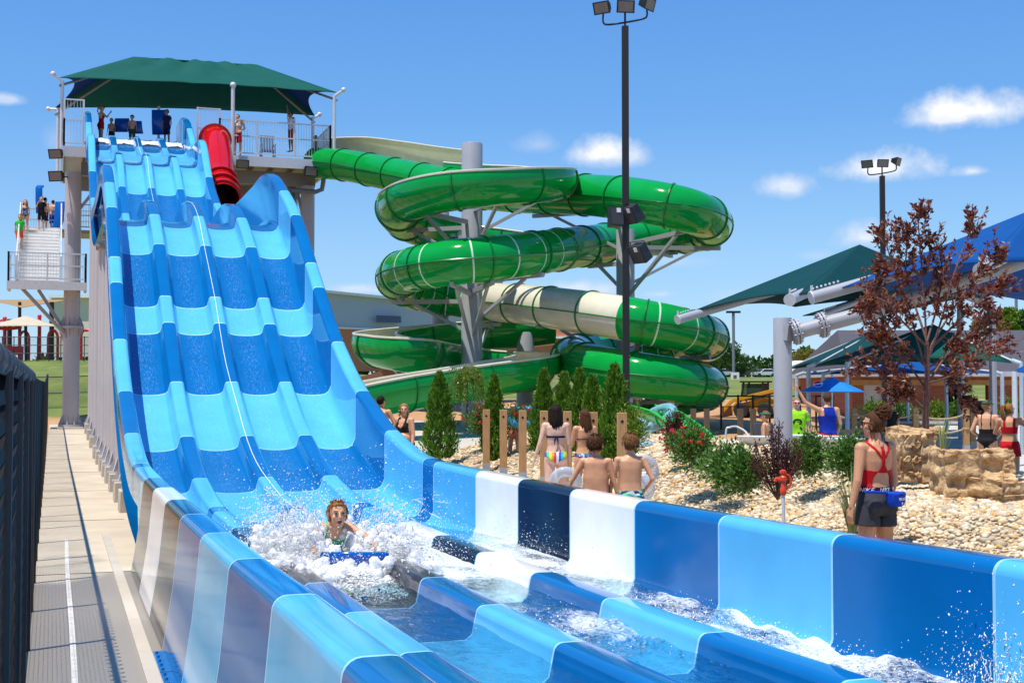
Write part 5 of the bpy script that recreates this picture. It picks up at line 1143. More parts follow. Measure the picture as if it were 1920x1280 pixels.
def cedar(p, h, w, label, seed, grp='columnar cedars in the gravel bed'):
    t = thing('cedar', p, label, 'tree', grp); m = MB(); m.tube([p, p + V(0, 0, h * .5)], [.035, .015], 6); m.build('trunk', bark, t)
    n = int(5200 * h / 1.6); u = rng.uniform(0, 1, n)**1.15; a = rng.uniform(0, 6.283, n)
    prof = np.interp(u, [0, .06, .2, .45, .75, .92, 1], [.62, .92, 1.0, .84, .52, .2, .02]) * w / 2
    lump = np.array([.80 + .62 * mnoise.noise(Vector((math.cos(q) * 2.6 + seed * 7, math.sin(q) * 2.6, z_ * 7))) + .26 * mnoise.noise(Vector((math.cos(q) * 7 + seed * 3, math.sin(q) * 7, z_ * 20))) for q, z_ in zip(a, u)])
    r = prof * lump * rng.uniform(.55, 1.05, n)**.5 * 1.12
    pos = np.stack([r * np.cos(a), r * np.sin(a), .03 + u * h * .97], 1) + np.array(p); d = np.stack([np.cos(a) * .6, np.sin(a) * .6, np.full(n, 1.0)], 1)
    V_, F_ = leaves(pos, d, .10, .030, .2, .28); npmesh('crown', V_, F_, lf_cedar, t, False)
    return t
for i, (x, yt_, yb, D, w, lb) in enumerate([(824, 702, 862, 29.5, .60, 'broad columnar cedar left of the wooden posts, nearest the blue slide wall'), (927, 707, 866, 28.5, .42, 'narrow columnar cedar behind the first two wooden posts'), (1020, 697, 850, 27.5, .46, 'columnar cedar just left of the long haired person in navy'), (1058, 703, 850, 27.0, .40, 'columnar cedar straight behind the long haired person in navy'), (1088, 697, 850, 26, .42, 'columnar cedar between the two people in bikinis'), (1112, 710, 856, 25.2, .40, 'columnar cedar behind the person in the tropical print bikini'), (1153, 690, 866, 22.5, .50, 'tall columnar cedar beside the black lamp post')]):
    b = P(x, yb, D); cedar(b, (yb - yt_) * D / F * 1.02, w * 1.15, lb, i)
# weeping small tree
def weeping(p, h, label):
    t = thing('weeping_tree', p, label, 'tree'); m = MB(); m.tube([p, p + V(.02, 0, h * .5), p + V(0, 0, h * .92)], [.03, .022, .012], 7); m.build('trunk', bark, t)
    pos = []; d = []
    m = MB()
    for i in range(40):
        a = rng.uniform(0, 6.28); R0 = rng.uniform(.12, .40); z0 = h * rng.uniform(.75, .97); dl = rng.uniform(.3, .75)
        q = [p + V(0, 0, z0 - .05), p + V(math.cos(a) * R0 * .6, math.sin(a) * R0 * .6, z0 + .06), p + V(math.cos(a) * R0, math.sin(a) * R0, z0 - .08), p + V(math.cos(a) * R0 * 1.1, math.sin(a) * R0 * 1.1, z0 - dl)]
        cp = catmull(q, 8); m.tube(cp[::4], .004, 3, cap=False)
        for c in cp[5:]:
            for _ in range(4): pos.append(np.array(c) + rng.normal(0, .025, 3)); d.append((math.cos(a) * .4, math.sin(a) * .4, -1))
    m.build('branches', bark, t); V_, F_ = leaves(pos, d, .06, .022, .2, .5); npmesh('crown', V_, F_, lf_bright, t, False)
b = P(875, 800, 30); weeping(V(b.x, b.y, b.z), 112 * 30 / F, 'slender weeping tree between the two left cedars')
# shrubs
def bush(p, w, h, label, mat=lf_green, flowers=None, n=2600, name='shrub', grp=None, leaf=(.055, .03), spiky=False, nf=26):
    t = thing(name, p, label, 'shrub', grp); m = MB(); pos = []; d = []
    ns = 26 if spiky else 16; tips = []
    for i in range(ns):
        a = rng.uniform(0, 6.283); r = w / 2 * rng.uniform(.1, 1.0); hh = h * rng.uniform(.6, 1.08) * (1 - .35 * (2 * r / w)**2)
        e = p + V(r * math.cos(a), r * math.sin(a), hh); mid = p.lerp(e, .5) + V(r * .12 * math.cos(a), r * .12 * math.sin(a), 0); st = catmull([p + V(0, 0, -.03), mid, e], 5); m.tube(st[::2], [.007] * len(st[::2]), 4, cap=False); tips.append(e)
        cnt = int(n / ns)
        for _ in range(cnt):
            k = rng.uniform(.12, 1.04)**(.7); q = p.lerp(e, k) + V(r * .12 * math.cos(a) * 4 * k * (1 - min(k, 1)), r * .12 * math.sin(a) * 4 * k * (1 - min(k, 1)), 0); sp = (.03 if spiky else .105 * w / .6) * (1.1 - .45 * k)
            o_ = rng.normal(0, sp, 3); pos.append(np.array(q) + o_); nn = np.array(e - p); d.append(nn / np.linalg.norm(nn) * .7 + o_ / (sp * 1.6) + np.array([0, 0, .1]))
    m.build('stems', bark, t); V_, F_ = leaves(pos, d, leaf[0], leaf[1], .2, .45); k = V_[:, 2].reshape(-1, 4).min(1) > p.z - .02; 
    npmesh('foliage', V_, F_, mat, t, False)
    if flowers:
        fp = []; fd = []
        for i in range(nf):
            e = tips[i % len(tips)] + Vector(rng.normal(0, .06, 3)) + V(0, 0, rng.uniform(-.12, .06))
            for _ in range(14): o_ = rng.normal(0, 1, 3); o_ /= np.linalg.norm(o_); fp.append(np.array(e) + o_ * .006); fd.append(o_)
        V_, F_ = leaves(fp, fd, .042, .04, .35, .15); npmesh('flowers', V_, F_, flowers, t, False)
    return t
def gp(x, y, D): return P(x, y, D)
bush(gp(900, 812, 28.5), .62, .5, 'rose bush with crimson flowers left of the first wooden post', flowers=pet_red, nf=34)
bush(gp(978, 806, 28.5), .60, .46, 'rose bush with crimson flowers behind the third wooden post', flowers=pet_red, nf=34)
bush(gp(1305, 872, 19), .66, .46, 'rose bush with coral flowers in front of the small green slide', flowers=pet_coral, n=3200, nf=30)
bush(gp(1345, 893, 18.2), .60, .30, 'low green shrub right of the coral rose bush', n=1800)
bush(gp(1378, 918, 15.6), .50, .47, 'dense green shrub left of the dark red barberry', n=3600)
bush(gp(1400, 912, 15.0), .40, .36, 'small green shrub touching the left side of the barberry', n=1800)
bush(gp(1517, 886, 17.5), .50, .46, 'green shrub right of the big grey post', n=3000)
bush(gp(1592, 888, 16.5), .54, .42, 'green shrub just left of the lifeguard in charcoal shorts', n=3000)
bush(gp(1458, 932, 14.6), .56, .80, 'spiky dark red barberry in front of the big grey post', lf_barb, n=3400, leaf=(.03, .016), spiky=True, name='barberry')
bush(gp(1268, 838, 22.5), .62, .62, 'dark red barberry right of the child under the swim ring', lf_barb, n=3000, leaf=(.035, .018), spiky=True, name='barberry')
bush(gp(1262, 842, 21.5), .3, .22, 'clump of hot pink roses at the foot of the left barberry', flowers=pet_red, n=500, nf=22)
bush(gp(1186, 838, 21.5), .45, .62, 'bright green tall shrub right of the tallest cedar', lf_bright, n=1900, leaf=(.08, .02))
def grass(p, h, n, label, w=.25):
    t = thing('ornamental_grass', p, label, 'grass tuft'); V_ = []; F_ = []
    for i in range(n):
        a = rng.uniform(0, 6.28); l = h * rng.uniform(.6, 1.1); o_ = w * rng.uniform(.2, 1); b0 = np.array(p) + np.array([math.cos(a) * .03, math.sin(a) * .03, 0]); s = np.array([-math.sin(a), math.cos(a), 0]) * .005
        q1 = b0 + np.array([math.cos(a) * o_ * .3, math.sin(a) * o_ * .3, l * .6]); q2 = b0 + np.array([math.cos(a) * o_, math.sin(a) * o_, l]); k = len(V_); V_ += [b0 - s, b0 + s, q1 + s, q1 - s, q2 + s * .2, q2 - s * .2]; F_ += [(k, k + 1, k + 2, k + 3), (k + 3, k + 2, k + 4, k + 5)]
    npmesh('blades', V_, F_, lf_grass, t, False)
grass(gp(1598, 1000, 12.6), .62, 70, 'feathery pale grass tuft left of the lifeguard in charcoal shorts', .3)
grass(gp(1768, 852, 19), .55, 40, 'feathery grass tuft between the two boulders', .35)
# purple leaved plum tree
def plum():
    b = gp(1737, 898, 16.5); t = thing('plum_tree', b, 'young purple leaved plum tree rising between the two sandstone boulders', 'tree'); hx = 16.5 / F
    def Q(x, y, dd=0): return P(x, y, 16.5 + dd)
    m = MB(); segs = []
    m.tube([Q(1737, 900), Q(1738, 860), Q(1735, 780), Q(1739, 700), Q(1738, 640)], [.052, .045, .042, .036, .028], 9)
    tips = []
    def branch(pts, r0):
        c = catmull([Q(*q) for q in pts], 5); m.tube(c, list(np.linspace(r0, .004, len(c))), 5, cap=False); segs.append(c)
    main = [[(1738, 700), (1715, 620), (1690, 540, -.1), (1665, 470, -.15), (1650, 435, -.1)], [(1738, 690), (1735, 600, .1), (1728, 500, .15), (1722, 420, .1), (1724, 398, .1)], [(1738, 680), (1765, 600, -.1), (1790, 510, -.15), (1812, 450), (1826, 410)], [(1738, 720), (1780, 660, .2), (1830, 620, .3), (1880, 600, .3)], [(1738, 730), (1700, 680, .25), (1660, 640, .3), (1628, 615, .2)], [(1738, 650), (1690, 600, -.4), (1650, 560, -.4), (1615, 590, -.3)], [(1738, 660), (1800, 560, .4), (1850, 500, .4), (1872, 470, .3)], [(1735, 770), (1712, 745), (1695, 732), (1680, 738)], [(1738, 740), (1690, 710, -.3), (1650, 690, -.3), (1612, 690, -.2)], [(1739, 720), (1790, 700, -.3), (1840, 660, -.3), (1893, 648, -.2)], [(1738, 640), (1760, 560, .3), (1765, 490, .3), (1750, 440, .2)], [(1738, 700), (1770, 690, .5), (1800, 740, .5), (1812, 760, .4)], [(1738, 640), (1700, 520, .3), (1700, 460, .3), (1690, 420, .2)], [(1738, 660), (1840, 560, -.2), (1880, 540, -.2)], [(1738, 690), (1665, 610, .5), (1640, 540, .5), (1655, 500, .4)], [(1738, 690), (1820, 640, .6), (1855, 580, .6)]]
    for q in main: branch(q, .016)
    rr = random.Random(5); sub = []
    for c in list(segs):
        for k in range(47):
            i = rr.randint(int(len(c) * .25), len(c) - 2); p0 = c[i]; d = (c[i + 1] - c[i]).normalized(); s = d.cross(V(rr.uniform(-1, 1), rr.uniform(-1, 1), rr.uniform(-1, 1))).normalized(); L_ = rr.uniform(.10, .30)
            p1 = p0 + (d * .8 + s).normalized() * L_ * .5; p2 = p1 + (d * .9 + s * .4 + V(0, 0, .35)).normalized() * L_ * .5; m.tube([p0, p1, p2], [.005, .0035, .0015], 3, cap=False); sub.append((p0, p1, p2))
    m.build('trunk', bark_plum, t)
    pos = []; d = []
    for p0, p1, p2 in sub:
        for k in range(11):
            u = rr.uniform(.2, 1.0); q = p0.lerp(p1, u * 2) if u < .5 else p1.lerp(p2, u * 2 - 1); dd = (p2 - p0).normalized()
            pos.append(np.array(q)); d.append(np.array(dd) * .8 + np.array([rr.uniform(-1, 1), rr.uniform(-1, 1), rr.uniform(-.6, .8)]))
    V_, F_ = leaves(pos, d, .074, .033, .2, .28); npmesh('crown', V_, F_, lf_plum, t, False)
plum()
# boulders
rockm = M('sandstone', (.36, .145, .035), .9, .40, 7.0, col2=(.80, .56, .29), bump=1.0, bscale=30, contrast=.20)
def boulder(c, dims, rz, label, seed, steps=()):
    bm = bmesh.new(); bmesh.ops.create_cube(bm, size=1); bmesh.ops.subdivide_edges(bm, edges=bm.edges, cuts=34, use_grid_fill=True)
    for v_ in bm.verts:
        p = v_.co.copy(); q = Vector((p.x * dims[0], p.y * dims[1], p.z * dims[2])); sd_ = Vector((seed, seed * 2, 0))
        for (sx, sz_, dy) in steps:
            if p.x > sx and p.z > sz_ : q.y += dy * min(1, (p.x - sx) * 8) * min(1, (p.z - sz_) * 10) if p.y < 0 else 0
        nrm = Vector((p.x**5, p.y**5, p.z**5 * .6)).normalized() if p.length > 0 else Vector((0, 0, 1)); strata = math.sin(q.z * 38 + 2 * mnoise.noise(q * 3 + sd_)) * .008
        q += nrm * (.05 * mnoise.noise(q * 2.0 + sd_) + .02 * mnoise.noise(q * 5.5 + sd_) + -.030 * abs(mnoise.noise(q * 9 + sd_)) + .008 * mnoise.noise(q * 26 + sd_)) + Vector((nrm.x, nrm.y, 0)) * strata * 1.4
        cell = mnoise.cell(q * 4.0 + sd_); q += nrm * (cell - .5) * .03
        v_.co = q
    me = bpy.data.meshes.new('boulder'); bm.to_mesh(me); bm.free(); me.materials.append(rockm); me.polygons.foreach_set('use_smooth', [True] * len(me.polygons)); me.set_sharp_from_angle(angle=R(28))
    o = bpy.data.objects.new('boulder', me); COL.objects.link(o); o.location = c; o.rotation_euler = (0, 0, rz); tag(o, label, 'rock', 'sandstone boulders on the gravel'); return o
c = gp(1710, 852, 15.4); boulder(c, (.47, .5, .62), -YAW + .12, 'upright squarish sandstone boulder behind the thin plum trunk', 3)
c = gp(1822, 892, 14.3); boulder(c, (.74, .75, .58), -YAW - .05, 'wide flat topped sandstone boulder at the right, with a dark stepped ledge', 11, ((-.05, -.02, .13),))
c = gp(1880, 925, 13.9); boulder(c, (.52, .45, .30), -YAW + .5, 'low mossy sandstone slab leaning against the wide boulder at the right', 23)
# bare wooden posts with metal shoes
cedarwood = M('cedar_post_wood', (.42, .21, .075), .75, .22, 7, col2=(.56, .31, .13), stretch=(9, 9, .7), bump=.25, bscale=30)
dkwood = M('weathered_post_wood', (.14, .09, .055), .85, .25, 7, stretch=(9, 9, .7))
shoe = M('galvanised_shoe', (.42, .44, .46), .45, .1, 9, metal=.5)
pdefs = [(912, 770, 27.0, 13.5, 'leftmost of the bare wooden posts, beside the crimson roses'), (944, 771, 25.4, 14, 'second bare wooden post from the left'), (980, 772, 24.0, 14.5, 'third bare wooden post, in front of crimson roses'), (1020, 773, 22.8, 15, 'bare wooden post half hidden at the left of the person in navy'), (1064, 774, 21.6, 15.5, 'bare wooden post between the two people in bikinis'), (1112, 776, 20.5, 16.5, 'bare wooden post right of the person in tropical print'), (1166, 777, 19.4, 18, 'bare wooden post behind the slim shirtless child')]
for x, y, D, w, lb in pdefs:
    tp0 = P(x, y, D); wd = w * D / F; p = V(tp0.x, tp0.y, .17); t = thing('wooden_post', p, lb, 'post', 'bare wooden posts beside the path', rz=-YAW)
    h = tp0.z - .17; m = MB(); m.box((0, 0, h / 2 + .06), (wd, wd, h - .06)); m.build('post', cedarwood, t, world=False, bev=.008)
    m = MB(); m.box((0, 0, .1), (wd + .012, wd + .012, .2)); m.build('metal_shoe', shoe, t, world=False)
    m = MB(); m.lathe([(.022, 0), (.022, .004)], (0, 0, 0), 12); o = m.build('hole', M('dark_hole', (.01, .008, .006), .9), t, world=False); o.data.transform(Matrix.Translation((.0, -wd / 2 - .001, h - .1)) @ Matrix.Rotation(R(90), 4, 'X'))
# orange nozzle on a pipe
p = gp(1469, 972, 12.2); p.z = gz(p.x, p.y); top = gp(1469, 880, 12.2)
t = thing('water_nozzle', p, 'bright orange red water valve on a grey pipe in the gravel', 'valve'); orange = M('orange_red_enamel', (.72, .055, .012), .35, .08)
m = MB(); m.tube([p + V(0, 0, -.1), V(p.x, p.y, top.z - .22)], .016, 10); m.build('pipe', galv, t)
zt = top.z; q = lambda dx, dz, dy=0: V(p.x, p.y, zt) + RT * dx + V(0, 0, dz) + FW * dy
m = MB(); m.lathe([(.022, 0), (.03, .02), (.03, .06), (.022, .075), (.022, .13), (.034, .14), (.034, .165), (.02, .18), (.02, .20), (.028, .205), (.028, .225), (.01, .235)], (p.x, p.y, zt - .235), 14); m.tube([q(-.01, -.09), q(-.065, -.085), q(-.075, -.11)], .018, 8); m.build('body', orange, t)
m = MB(); m.tube([q(.02, -.04), q(.055, -.055), q(.07, -.1), q(.062, -.15), q(.02, -.185)], .011, 8); m.tube([q(-.03, -.03), q(.03, -.03)], .012, 8); m.build('handle', orange, t)
# swim rings
def vinyl(name, col, a=.35):
    m = bpy.data.materials.new(name); m.use_nodes = True; t = m.node_tree; b = t.nodes['Principled BSDF']; b.inputs['Base Color'].default_value = (*col, 1); b.inputs['Roughness'].default_value = .08; b.inputs['Specular IOR Level'].default_value = .8
    lw = t.nodes.new('ShaderNodeLayerWeight'); lw.inputs[0].default_value = .35; mr = t.nodes.new('ShaderNodeMapRange'); mr.inputs['To Min'].default_value = a; mr.inputs['To Max'].default_value = 1.0; t.links.new(lw.outputs['Facing'], mr.inputs[0]); t.links.new(mr.outputs[0], b.inputs['Alpha']); return m
vin = vinyl('clear_blue_vinyl', (.30, .62, .78), .32); vinc = vinyl('clear_vinyl', (.55, .62, .70), .42)
def ring_float(c, R0, r0, axis, label, mat, grp='clear swim rings'):
    t = thing('swim_ring', c, label, 'swim ring', grp); ax = Vector(axis).normalized(); a0 = ax.orthogonal().normalized(); a1 = ax.cross(a0); m = MB(); n = 44
    m.tube([c + (a0 * math.cos(2 * math.pi * i / n) + a1 * math.sin(2 * math.pi * i / n)) * R0 for i in range(n)], [r0 * (1 + .015 * math.cos(i * 6.28 * 11 / n)) for i in range(n)], 16, closed=True); m.build('tube', mat, t)
    m = MB(); e = c + a0 * (R0 - r0); m.tube([e, e - a0 * .03], .012, 8); m.build('valve', whiteplas, t); return t
ring_float(P(1233, 783, 34.6), .43, .13, RT * -.55 + V(0, 0, .9) - FW * .35, 'large clear blue swim ring held overhead by the small child', vin)
ring_float(P(1196, 808, 27.5), .20, .085, RT * .6 - FW * .7 + V(0, 0, .3), 'clear blue swim ring standing upright left of the small child', vin)
ring_float(P(1203, 834, 25.0), .16, .07, V(0, 0, 1), 'small clear swim ring lying on the gravel by the child', vin)
ring_float(P(985, 783, 28.6), .34, .10, V(0, 0, 1) - FW * .5, 'blue swim ring held up between two children behind the roses', vinyl('blue_vinyl', (.06, .40, .70), .5))
ring_float(P(1206, 883, 14.9), .12, .07, FW * .9 - RT * .4, 'clear swim ring tucked under the arm of the slim shirtless child', vinc)
ring_float(P(1202, 914, 14.7), .11, .055, FW * .8 + RT * .5, 'lower clear swim ring hanging at the hip of the slim shirtless child', vinc)
ring_float(P(1060, 905, 18.6), .17, .07, FW * .9 + V(0, 0, .3), 'clear swim ring carried low between the two people in bikinis', vinc)
# ------------------------------------------------------------------ lamps
def lamppost(x, ytop, D, label, w, zb=None):
    tpp = P(x, ytop, D); zb = gz(tpp.x, tpp.y) if zb is None else zb; t = thing('lamp_post', (tpp.x, tpp.y, zb), label, 'lamp post'); o_ = Vector((tpp.x, tpp.y, zb)); h = tpp.z - zb
    m = MB(); m.box((tpp.x, tpp.y, zb + h / 2), (w, w, h), rz=-YAW); m.build('pole', blackp, t, smooth=0)
    m = MB(); m.lathe([(w * 1.3, 0), (w * 1.3, .25), (w * .8, .3)], (tpp.x, tpp.y, zb), 12); m.build('base_cover', blackp, t)
    arm_ = .50; top = V(tpp.x, tpp.y, tpp.z)
    m = MB(); m.tube(catmull([top + RT * -arm_ + V(0, 0, .26), top + RT * -arm_ + V(0, 0, .1), top + RT * -(arm_ - .1) + V(0, 0, .04), top + V(0, 0, .09), top + RT * (arm_ - .1) + V(0, 0, .17), top + RT * arm_ + V(0, 0, .24), top + RT * arm_ + V(0, 0, .40)], 4), .022, 8); m.tube([top, top + V(0, 0, .34)], .025, 8); m.build('bracket', blackp, t)
    for lat, dz, aim in ((-arm_, .44, (-.5, -.8, -.35)), (0, .46, (.1, -1, -.3)), (arm_, .52, (.8, -.6, -.3))):
        c = top + RT * lat + V(0, 0, dz); a = RT * aim[0] - FW * -aim[1] + V(0, 0, aim[2]); add_flood(t, c, a, c - V(0, 0, .2), .95)
    return t, o_
lp1, _ = lamppost(1172, 50, 30.5, 'tall black lamp post with speakers strapped halfway up in front of the green slides', .15)
lp2, _ = lamppost(1654, 330, 47, 'black lamp post with three floodlights rising behind the purple tree', .16, .6)
def speaker(x, y, D, label, rz, tiltx, w=.36, h=.46):
    c = P(x, y, D); t = thing('loudspeaker', c, label, 'loudspeaker', 'loudspeakers on the lamp post', rz=rz); t.rotation_euler = (tiltx, 0, rz)
    m = MB(); v = []
    for z, k, d in ((-h / 2, 1, 1), (h / 2, 1, .6)):
        v += [(-w / 2 * k, -.16, z), (w / 2 * k, -.16, z), (w / 2 * .7, .16 * d, z), (-w / 2 * .7, .16 * d, z)]
    m.add(v, [(3, 2, 1, 0), (4, 5, 6, 7), (0, 1, 5, 4), (1, 2, 6, 5), (2, 3, 7, 6), (3, 0, 4, 7)]); m.build('cabinet', M('speaker_black', (.018, .018, .02), .5), t, world=False, smooth=0, bev=.01)
    m = MB(); m.box((0, -.166, 0), (w * .86, .012, h * .86)); m.build('grille', M('speaker_grille', (.05, .05, .055), .5, .3, 60), t, world=False, smooth=0)
    m = MB(); m.tube([(-w / 2 - .01, 0, 0), (-w / 2 - .01, 0, h / 2 + .06), (w / 2 + .01, 0, h / 2 + .06), (w / 2 + .01, 0, 0)], .012, 6); m.build('bracket', blackp, t, world=False)
    m = MB(); m.box((w * .1, -.175, h * .33), (.10, .012, .10)); m.build('white_tag', c_white, t, world=False)
    return t
speaker(1152, 408, 30.3, 'black loudspeaker with a white tag, left side of the lamp post', -YAW + R(20), R(-4), .34, .42)
speaker(1190, 400, 30.2, 'tilted grey black loudspeaker, right side of the lamp post', -YAW - R(55), R(28), .34, .40)
speaker(1202, 473, 30.2, 'lowest black loudspeaker, angled downward on the lamp post', -YAW - R(50), R(30), .42, .42)
def farlamp(x, yt_, yb, D, label):
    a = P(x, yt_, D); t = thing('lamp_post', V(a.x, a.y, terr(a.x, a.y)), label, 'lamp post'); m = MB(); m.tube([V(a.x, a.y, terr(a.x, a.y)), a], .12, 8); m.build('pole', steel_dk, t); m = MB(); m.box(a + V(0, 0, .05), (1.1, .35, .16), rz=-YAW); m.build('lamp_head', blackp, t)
farlamp(1375, 586, 700, 105, 'slim distant car park lamp beside the dark round tree')
farlamp(1905, 545, 640, 110, 'slim distant lamp against the trees behind the dark roof')

# ------------------------------------------------------------------ big cantilever shade umbrellas
pb = P(1467, 900, 20.5); bigpost = thing('shade_umbrella', V(pb.x, pb.y, .3), 'thick grey cantilever post carrying a large blue fabric umbrella', 'shade umbrella')
pt = P(1467, 597, 20.5); rp_ = .14
m = MB(); m.lathe([(rp_, 0), (rp_, pt.z - .2), (rp_ - .005, pt.z - .19)], (pt.x, pt.y, .2), 32); m.build('post', steel, bigpost)
a0 = P(1485, 624, 20.35); a1 = P(1640, 583, 20.4); a2 = P(1975, 470, 20.5)
m = MB(); m.tube([a0, a1, a2], .118, 24); m.build('arm', steel, bigpost)
ax = (a1 - a0).normalized()
for off in (.0, .42, ):
    c = a0 + ax * (.02 + off)
    m = MB(); m.tube([c, c + ax * .03], .20, 28); m.tube([c + ax * .05, c + ax * .08], .20, 28)
    u1 = ax.orthogonal().normalized(); u2 = ax.cross(u1)
    for k in range(12): q = c + (u1 * math.cos(k * .5236) + u2 * math.sin(k * .5236)) * .165; m.tube([q - ax * .03, q + ax * .11], .016, 6)
    m.build('bolted_flange', steel, bigpost)
m = MB(); m.bar(pt + V(0, 0, -.2), a0, .2, .24); m.build('arm_plate', steel, bigpost)
def hip_arm(a, b, parent, r=.07, chain=True, ext=0):
    a, b = Vector(a), Vector(b); d = (b - a).normalized(); m = MB(); m.tube([a, b], r, 16); m.build('hip_rafter', steel, parent)
    m = MB(); m.tube([a - d * .02, a + d * .0], r * 1.12, 16); m.box(a + V(0, 0, r * 1.2), (.03, .03, r * 1.6)); m.build('end_cap', galv, parent)
    m = MB(); n = 7
    for k in range(n): q = a + d * (.02 + .07 * k) + V(0, 0, r * 1.4); m.ball(q, .022, 6, 4)
    m.build('chain', galv, parent)
# blue umbrella fabric: square pyramid overhead
bp_ = P(1945, 390, 21); bL = P(1560, 545, 20.5); bN = P(1850, 492, 17.6); bR = P(2250, 520, 21); bB = P(1985, 578, 25.5)
for A_, B_, nm in ((bL, bN, 'fabric_panel'), (bB, bL, 'fabric_panel'), (bN, bR, 'fabric_panel'), (bR, bB, 'fabric_panel')): sheet(nm, A_, B_, bp_, bp_, M('x', (0, 0, 0)) if False else fabric_b if 'fabric_b' in globals() else (globals().__setitem__('fabric_b', fabric('bright_blue_shade_fabric', (.006, .10, .37), .3)) or fabric_b), bigpost, 16, 10, .12, .10)
hip_arm(P(1522, 558, 20.4), bp_ - V(0, 0, .42), bigpost, .095); 
hip_arm(P(1838, 506, 17.3), bp_ - V(0, 0, .5), bigpost, .085)
# dark green umbrella further back
gpk = P(1612, 459, 33.5); gL = P(1300, 583, 31.0); gF = P(1500, 552, 28.6); gRr = P(1860, 560, 36.0); gB = P(1490, 575, 38.0)
gu = thing('shade_umbrella', V(gpk.x, gpk.y, .3), 'large dark green fabric umbrella behind the big grey post', 'shade umbrella')
for A_, B_ in ((gL, gF), (gB, gL), (gF, gRr), (gRr, gB)): sheet('fabric_panel', A_, B_, gpk, gpk, fteal, gu, 16, 10, .1, .09)
hip_arm(P(1271, 599, 30.7), gpk - V(0, 0, .55), gu, .10); hip_arm(P(1481, 562, 28.4), gpk - V(0, 0, .6), gu, .12); hip_arm(gRr, gpk - V(0, 0, .2), gu, .06)
m = MB(); m.tube([gpk - V(0, 0, .2), V(gRr.x, gRr.y, gpk.z - 1.4), V(gRr.x, gRr.y, .3)], .10, 16); m.build('post', steel, gu)
# third green canopy corner seen under the arm
tg = thing('shade_umbrella', P(1560, 700, 27), 'green fabric umbrella corner showing under the big grey arm', 'shade umbrella'); 
tA = P(1505, 592, 31.5); tB = P(1640, 548, 32); tC = P(1800, 560, 36); tD = P(1640, 600, 38); tP = P(1720, 528, 34.5)
for A_, B_ in ((tA, tB), (tB, tC), (tC, tD), (tD, tA)): sheet('fabric_panel', A_, B_, tP, tP, fgreen, tg, 10, 6, .05, .08)
hip_arm(P(1545, 589, 31.2), P(1700, 531, 33.4), tg, .07)
m = MB(); m.tube([V(tC.x, tC.y, .5), tC, tP], .09, 10); m.build('post', steel, tg)

# ------------------------------------------------------------------ pool house and deck furniture
def brickmat(name, a, b, mortar, s=1.0):
    m = M(name, a, .85, .2, 3); t = m.node_tree; bs = t.nodes['Principled BSDF']; br = t.nodes.new('ShaderNodeTexBrick'); tc = t.nodes.new('ShaderNodeTexCoord'); mp = t.nodes.new('ShaderNodeMapping'); mp.inputs['Rotation'].default_value = (R(90), 0, 0); t.links.new(tc.outputs['Object'], mp.inputs[0]); t.links.new(mp.outputs[0], br.inputs['Vector'])
    br.inputs['Color1'].default_value = (*a, 1); br.inputs['Color2'].default_value = (*b, 1); br.inputs['Mortar'].default_value = (*mortar, 1); br.inputs['Scale'].default_value = s; br.inputs['Brick Width'].default_value = .24; br.inputs['Row Height'].default_value = .08; br.inputs['Mortar Size'].default_value = .008
    t.links.new(br.outputs[0], bs.inputs['Base Color']); return m
bricks = brickmat('red_brick', (.30, .085, .045), (.38, .12, .06), (.34, .22, .16)); roofm = M('dark_shingles', (.075, .07, .085), .9, .3, 9, stretch=(1, 1, 4), bump=.3, bscale=14); tanb = M('tan_block', (.50, .33, .17), .85, .12, 4)
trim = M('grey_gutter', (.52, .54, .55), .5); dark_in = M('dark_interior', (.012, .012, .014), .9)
DB = 50.0
def lt_(x, D=DB): return (x - 960) / F * D
zb = .68
bldg = thing('pool_house', at(DB + 5, lt_(1800), zb), 'low red brick pool house with a dark shingled hip roof', 'building'); bldg.rotation_euler = (0, 0, -YAW); bo = ROOT(bldg)
def LB(x, y, z): return ((x - 960) / F * DB - lt_(1800), y - 5, z - zb)        # local frame: photo column, depth behind the front wall, height
def zat(y, D=DB): return 1.85 + (730 - y) * D / F
def bx(m, x0, x1, y0, y1, z0, z1, mi=0):
    a = LB(x0, y0, z0); b = LB(x1, y1, z1); m.box(((a[0] + b[0]) / 2, (a[1] + b[1]) / 2, (a[2] + b[2]) / 2), (b[0] - a[0], b[1] - a[1], b[2] - a[2]), mi=mi); return m
ze = zat(705); zr_ = zat(618, 54)
m = MB(); 
for x0, x1 in ((1598, 1619), (1679, 1774), (1852, 2300)): bx(m, x0, x1, 0, .3, zb - .3, ze)
bx(m, 1619, 1679, 0, .3, zat(722), ze); bx(m, 1774, 1852, 0, .3, zat(716), ze); bx(m, 1598, 1604, .3, 9, zb - .3, ze); m.build('wall', bricks, bldg, world=False, smooth=0)
m = MB(); bx(m, 1596, 2300, -.03, 0, zat(722), zat(712)); m.build('tan_course', tanb, bldg, world=False, smooth=0)
m = MB(); bx(m, 1619, 1654, .08, .14, zb, zat(722)); m.build('door', M('pale_door', (.62, .68, .66), .5, .05), bldg, world=False, smooth=0); m = MB(); bx(m, 1663, 1679, .08, .14, zb, zat(722)); m.build('door', MATS['pale_door'], bldg, world=False, smooth=0)
m = MB(); bx(m, 1654, 1663, .02, .14, zb, zat(722)); m.build('door_mullion', dark_in, bldg, world=False, smooth=0)
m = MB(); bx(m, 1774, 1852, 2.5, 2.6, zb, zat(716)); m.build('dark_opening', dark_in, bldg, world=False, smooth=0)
e0, e1 = LB(1574, -1.2, ze + .02), LB(2320, 10, ze + .02); rz0 = zr_ - zb; r0, r1 = LB(1626, 4.5, zr_), LB(2260, 4.5, zr_)
